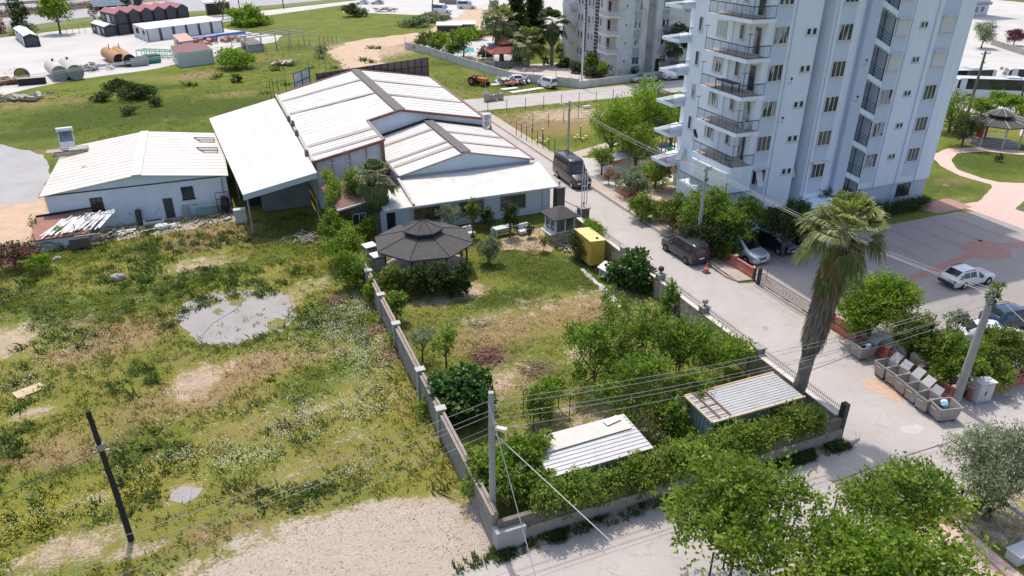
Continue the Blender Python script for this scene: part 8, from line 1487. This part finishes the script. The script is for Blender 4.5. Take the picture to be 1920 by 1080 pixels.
def tank(label, a, b_, r, mat, end, grp, feet=True, open_=False):
    A, B = Vector((*G(*a), 0)), Vector((*G(*b_), 0)); o = thing('storage_tank', label, 'tank', tuple((A+B)/2), 0, grp); u = Vector((0, 0, r)); MB().tube([A+u, B+u], r, 20, cap=not open_).build('shell', mat, o, world=True, smooth=True)
    d = (A-B).normalized(); MB().tube([A+u+d*.01, A+u+d*.06], r*.97, 20).build('end_plate', end, o, world=True); t_ = B.lerp(A, .3)+Vector((0, 0, 2*r)); MB().tube([t_, t_+Vector((0, 0, .9 if feet else .4))], .18 if not feet else .08, 8).build('vent', DARKM, o, world=True)
TW = M((.48, .45, .42), .7, .1, 1, dirt=(.34, .16, .1), damt=.7, dscale=.35); TE = M((.27, .29, .28), .7, .1, 1); TR = M((.40, .22, .11), .85, .2, .8, dirt=(.3, .15, .08))
tank('left of the two big pale tanks with grey round ends', (117, 152), (102, 138), 1.3, TW, TE, 'pale storage tanks in the yard', False); tank('right of the two big pale tanks with a rusty top', (146, 150), (128, 134), 1.3, TW, TE, 'pale storage tanks in the yard', False); tank('left of the two rusty open ended tanks', (228, 124), (203, 110), 1.15, TR, BLACK, 'rusty tanks in the yard'); tank('right of the two rusty open ended tanks', (246, 125), (222, 108), 1.15, TR, BLACK, 'rusty tanks in the yard')
yd = thing('cable_drum', 'round yellow faced drum standing at the left of the yard', 'drum', (*G(45, 153), 0), R(-15)); MB().disc((0, 0, 1.15), 1.15, 'y', 22, .7).build('drum', DARKM, yd); MB().disc((0, -.38, 1.15), 1.0, 'y', 22, .04).build('face', M((.35, .27, .05), .7, .3, 2), yd)
bt_ = thing('black_trough', 'black open tank lying on its side by the yellow drum', 'trough', (*G(62, 158), 0), R(5)); MB().box(-2.0, -.7, 0, 2.0, .7, 1.1).build('shell', BLACK, bt_); MB().box(-2.1, -.8, 1.101, 2.1, .8, 1.16).build('rim', STEEL, bt_)
for (u, v, m_, lb, s) in ((20, 158, RUSTM, 'rusty brown scrap heap at the left end of the yard', 1.6), (172, 132, M((.45, .46, .48), .6, .7, 1, dirt=(.04, .04, .04), damt=.8, dscale=1), 'heap of grey and black metal parts right of the pale tanks', 2.0), (375, 84, M((.45, .2, .12), .7, .5, 1), 'orange and rust coloured machine parts behind the brown roofed house', 2.0), (430, 78, M((.42, .2, .15), .7, .5, 1), 'reddish steel sections at the right of the yard', 2.2), (725, 22, M((.45, .42, .38), .9, .3, 1), 'heap of pale rubble at the top of the meadow', 2.0), (537, 122, M((.5, .4, .32), .9, .3, 1), 'small heap of pale rubble in the meadow', 1.0), (50, 188, M((.4, .38, .33), .9, .3, 1), 'low rubble bank in the meadow at the left', 1.4)):
    mb = MB()
    for k in range(26): mb.cbox((rnd.gauss(0, s), rnd.gauss(0, s*.5), .2+rnd.random()*s*.45), (rnd.uniform(.3, 1.6), rnd.uniform(.2, .9), rnd.uniform(.1, .5)), rnd.uniform(0, 3), (rnd.uniform(-.5, .5), rnd.uniform(-.4, .4)))
    o = mb.build('scrap_heap', m_); o.location = (*G(u, v), 0); tag(o, lb, 'scrap', kind='stuff')
solo(MB().box(-5, -.5, .5, 5, -.3, .9).box(-5.2, .2, .3, 5.0, .5, .75).box(-4, -.1, 0, -3.7, .2, .5).box(3.7, -.1, 0, 4, .2, .5), 'steel_beams', M((.5, .5, .52), .6), 'pale long steel beams stacked in front of the rusty tanks', 'beams', G(215, 127), rz=R(8))
solo(MB().box(-9, -.3, .2, 9, .3, .75), 'blue_girder', M((.05, .16, .5), .5, .1, .5), 'long blue girder lying before the white cabins', 'girder', G(398, 72), rz=R(30)); solo(MB().box(-3, -.8, .2, 3, .8, 1.3), 'blue_container_part', M((.05, .12, .4), .5, .3, .5), 'blue steel section behind the orange machine parts', 'steel section', G(383, 80), rz=R(25))
for (u, v, m_, lb) in ((285, 118, GRN, 'green skip at the middle of the storage yard'), (262, 123, GREYP, 'grey round container right of the rusty tanks')):
    o = thing('yard_skip', lb, 'skip', (*G(u, v), 0), R(15)); P_ = [(-1.6, -.9), (1.6, -.9), (1.3, .9), (-1.3, .9)]; MB().prism(P_, .15, 1.6).build('tub', M((.04, .28, .17), .6, .2, 1) if 'green' in lb else m_, o); MB().prism([(x*.9, y*.85) for x, y in P_], 1.5, 1.62).build('load', DARKM, o); MB().box(-1.8, -.2, 1.2, -1.61, .2, 1.4).build('lifting_bar', STEEL, o)
gf_ = thing('green_steel_frames', 'pile of green steel frames left of the brown roofed house', 'steel frames', (*G(305, 108), 0), R(-35)); mb = MB()
for k in range(9):
    for y in (-1.2, 1.2): mb.tube([(-5+k*1.2, y, 0), (-5+k*1.2, y, 1.4)], .07, 4)
    mb.tube([(-5+k*1.2, -1.2, 1.4), (-5+k*1.2, 1.2, 1.4)], .07, 4)
for y in (-1.2, 1.2): mb.tube([(-5, y, 1.4), (4.6, y, 1.4)], .08, 4).tube([(-5, y, .3), (4.6, y, .3)], .08, 4)
mb.build('frames', M((.10, .36, .22), .6), gf_)
pf2 = thing('steel_pergola', 'open grey steel frame standing behind the small grey shed', 'steel frame', (*G(505, 90), 0), R(25)); mb = MB()
for k in range(5):
    for y in (-3, 3): mb.tube([(-7+k*3.5, y, 0), (-7+k*3.5, y, 3.0)], .09, 4)
    mb.tube([(-7+k*3.5, -3, 3.0), (-7+k*3.5, 3, 3.0)], .1, 4)
for y in (-3, 0, 3): mb.tube([(-7, y, 3.0), (7, y, 3.0)], .1, 4)
mb.build('frame', STEEL, pf2)
bs = thing('bus_shelter', 'dark fronted bus shelter with pale roof on the highway verge', 'bus shelter', (*G(409, 30), 0), R(22)); MB().box(-3.4, -.9, .5, 3.4, -.7, 3.6).build('panel', M((.035, .025, .02), .7), bs); MB().slab([(-4, -1.4, 4.0), (4, -1.4, 4.0), (4, 1.4, 4.3), (-4, 1.4, 4.3)], .15).build('roof', M((.5, .58, .6), .5), bs)
for x in (-3.6, 3.6): MB().tube([(x, -.8, 0), (x, -.8, 4)], .1, 6).build('post', STEEL, bs)
postline('low rail fence between the yard and the yard road', [(127, 69), (172, 61)], 4, 2.0)
# highway barrier, planting and verge
def ribbon(name, label, pts, w, z0, z1, mat, kind=None, cat='barrier'):
    P_ = [Vector((*G(*p), 0)) for p in pts]; mb = MB()
    for a, b_ in zip(P_, P_[1:]): n = Vector((-(b_-a).y, (b_-a).x, 0)).normalized()*w/2; mb.hexa([a-n+Vector((0, 0, z0)), b_-n+Vector((0, 0, z0)), b_+n+Vector((0, 0, z0)), a+n+Vector((0, 0, z0)), a-n+Vector((0, 0, z1)), b_-n+Vector((0, 0, z1)), b_+n+Vector((0, 0, z1)), a+n+Vector((0, 0, z1))])
    o = mb.build(name, mat)
    return tag(o, label, cat, kind=kind)
ribbon('highway_verge', None, [(-60, 74), (0, 61), (60, 52), (185, 33), (400, 22), (560, 8), (640, 0)], 9, .02, .03, M((.14, .165, .05), .95, .2, .3), 'structure'); ribbon('central_reservation', None, [(-40, 36), (60, 24), (160, 13), (260, 3), (330, -3)], 9, .02, .05, M((.22, .15, .09), .95, .3, .3), 'structure')
ribbon('crash_barrier', 'grey crash barrier along the far side of the highway planting', [(-40, 17), (100, 6), (180, 0)], .3, .4, 1.3, STEEL); ribbon('crash_barrier', 'brown low barrier along the near side of the highway planting', [(-40, 39), (60, 27), (160, 16), (262, 5)], .3, .2, .9, M((.3, .25, .22), .7))
fl_ = []
for k in range(70): q = k/69; fl_.append((q*130, q*(G(262, 2)[1]-G(-40, 34)[1])*130/(G(262, 2)[0]-G(-40, 34)[0])+rnd.uniform(-1.5, 1.5), .6, 1.6, 1.2, .8))
x0, y0 = G(-40, 34); w_ = G(262, 2)[0]-x0; fl_ = [(b_[0]*w_/130, b_[1]*w_/130, *b_[2:]) for b_ in fl_]
o = T('oleander_planting', 'x', 'x', (x0, y0), 3, 1.4, L_PALEPINK, 1500, 8, .38, 0, blobs=fl_, crown_name='leaves')
c = o.children[0]; c.parent = None; c.location = o.location; bpy.data.objects.remove(o); c.name = 'oleander_planting'; tag(c, 'strip of pink oleanders planted along the middle of the highway', 'planting', kind='stuff')
solo(MB().box(-3, -.15, 0, 3, .15, 2.6), 'perimeter_wall', M((.25, .23, .22), .8), 'dark wall behind the parked minibuses', 'wall', G(840, 8), rz=R(-32)); 
for (u, v, lb, s) in ((843, 60, 'white canvas shelter left of the far pool trees', 3.2), (865, 58, 'second white canvas shelter right of the first', 3.6)):
    o = thing('white_shelter', lb, 'shelter', (*G(u, v+3), 0), R(-20), 'white canvas shelters'); MB().slab([(-s, -1.8, 2.2), (s, -1.8, 2.2), (s, 1.8, 2.6), (-s, 1.8, 2.6)], .2).build('roof', WHITEP, o); MB().box(-s+.2, -1.5, 0, s-.2, 1.5, 1.99).build('body', DARKM, o)
rw = thing('brick_terrace_wall', 'low brick edged terrace wall above the far pool', 'wall', (*G(905, 66), 0)); a, b_ = G(885, 70), G(925, 66); MB().hexa([(a[0], a[1], 0), (b_[0], b_[1], 0), (b_[0], b_[1]+.5, 0), (a[0], a[1]+.5, 0), (a[0], a[1], 1.2), (b_[0], b_[1], 1.2), (b_[0], b_[1]+.5, 1.2), (a[0], a[1]+.5, 1.2)]).build('wall', M((.2, .13, .11), .9), rw, world=True)
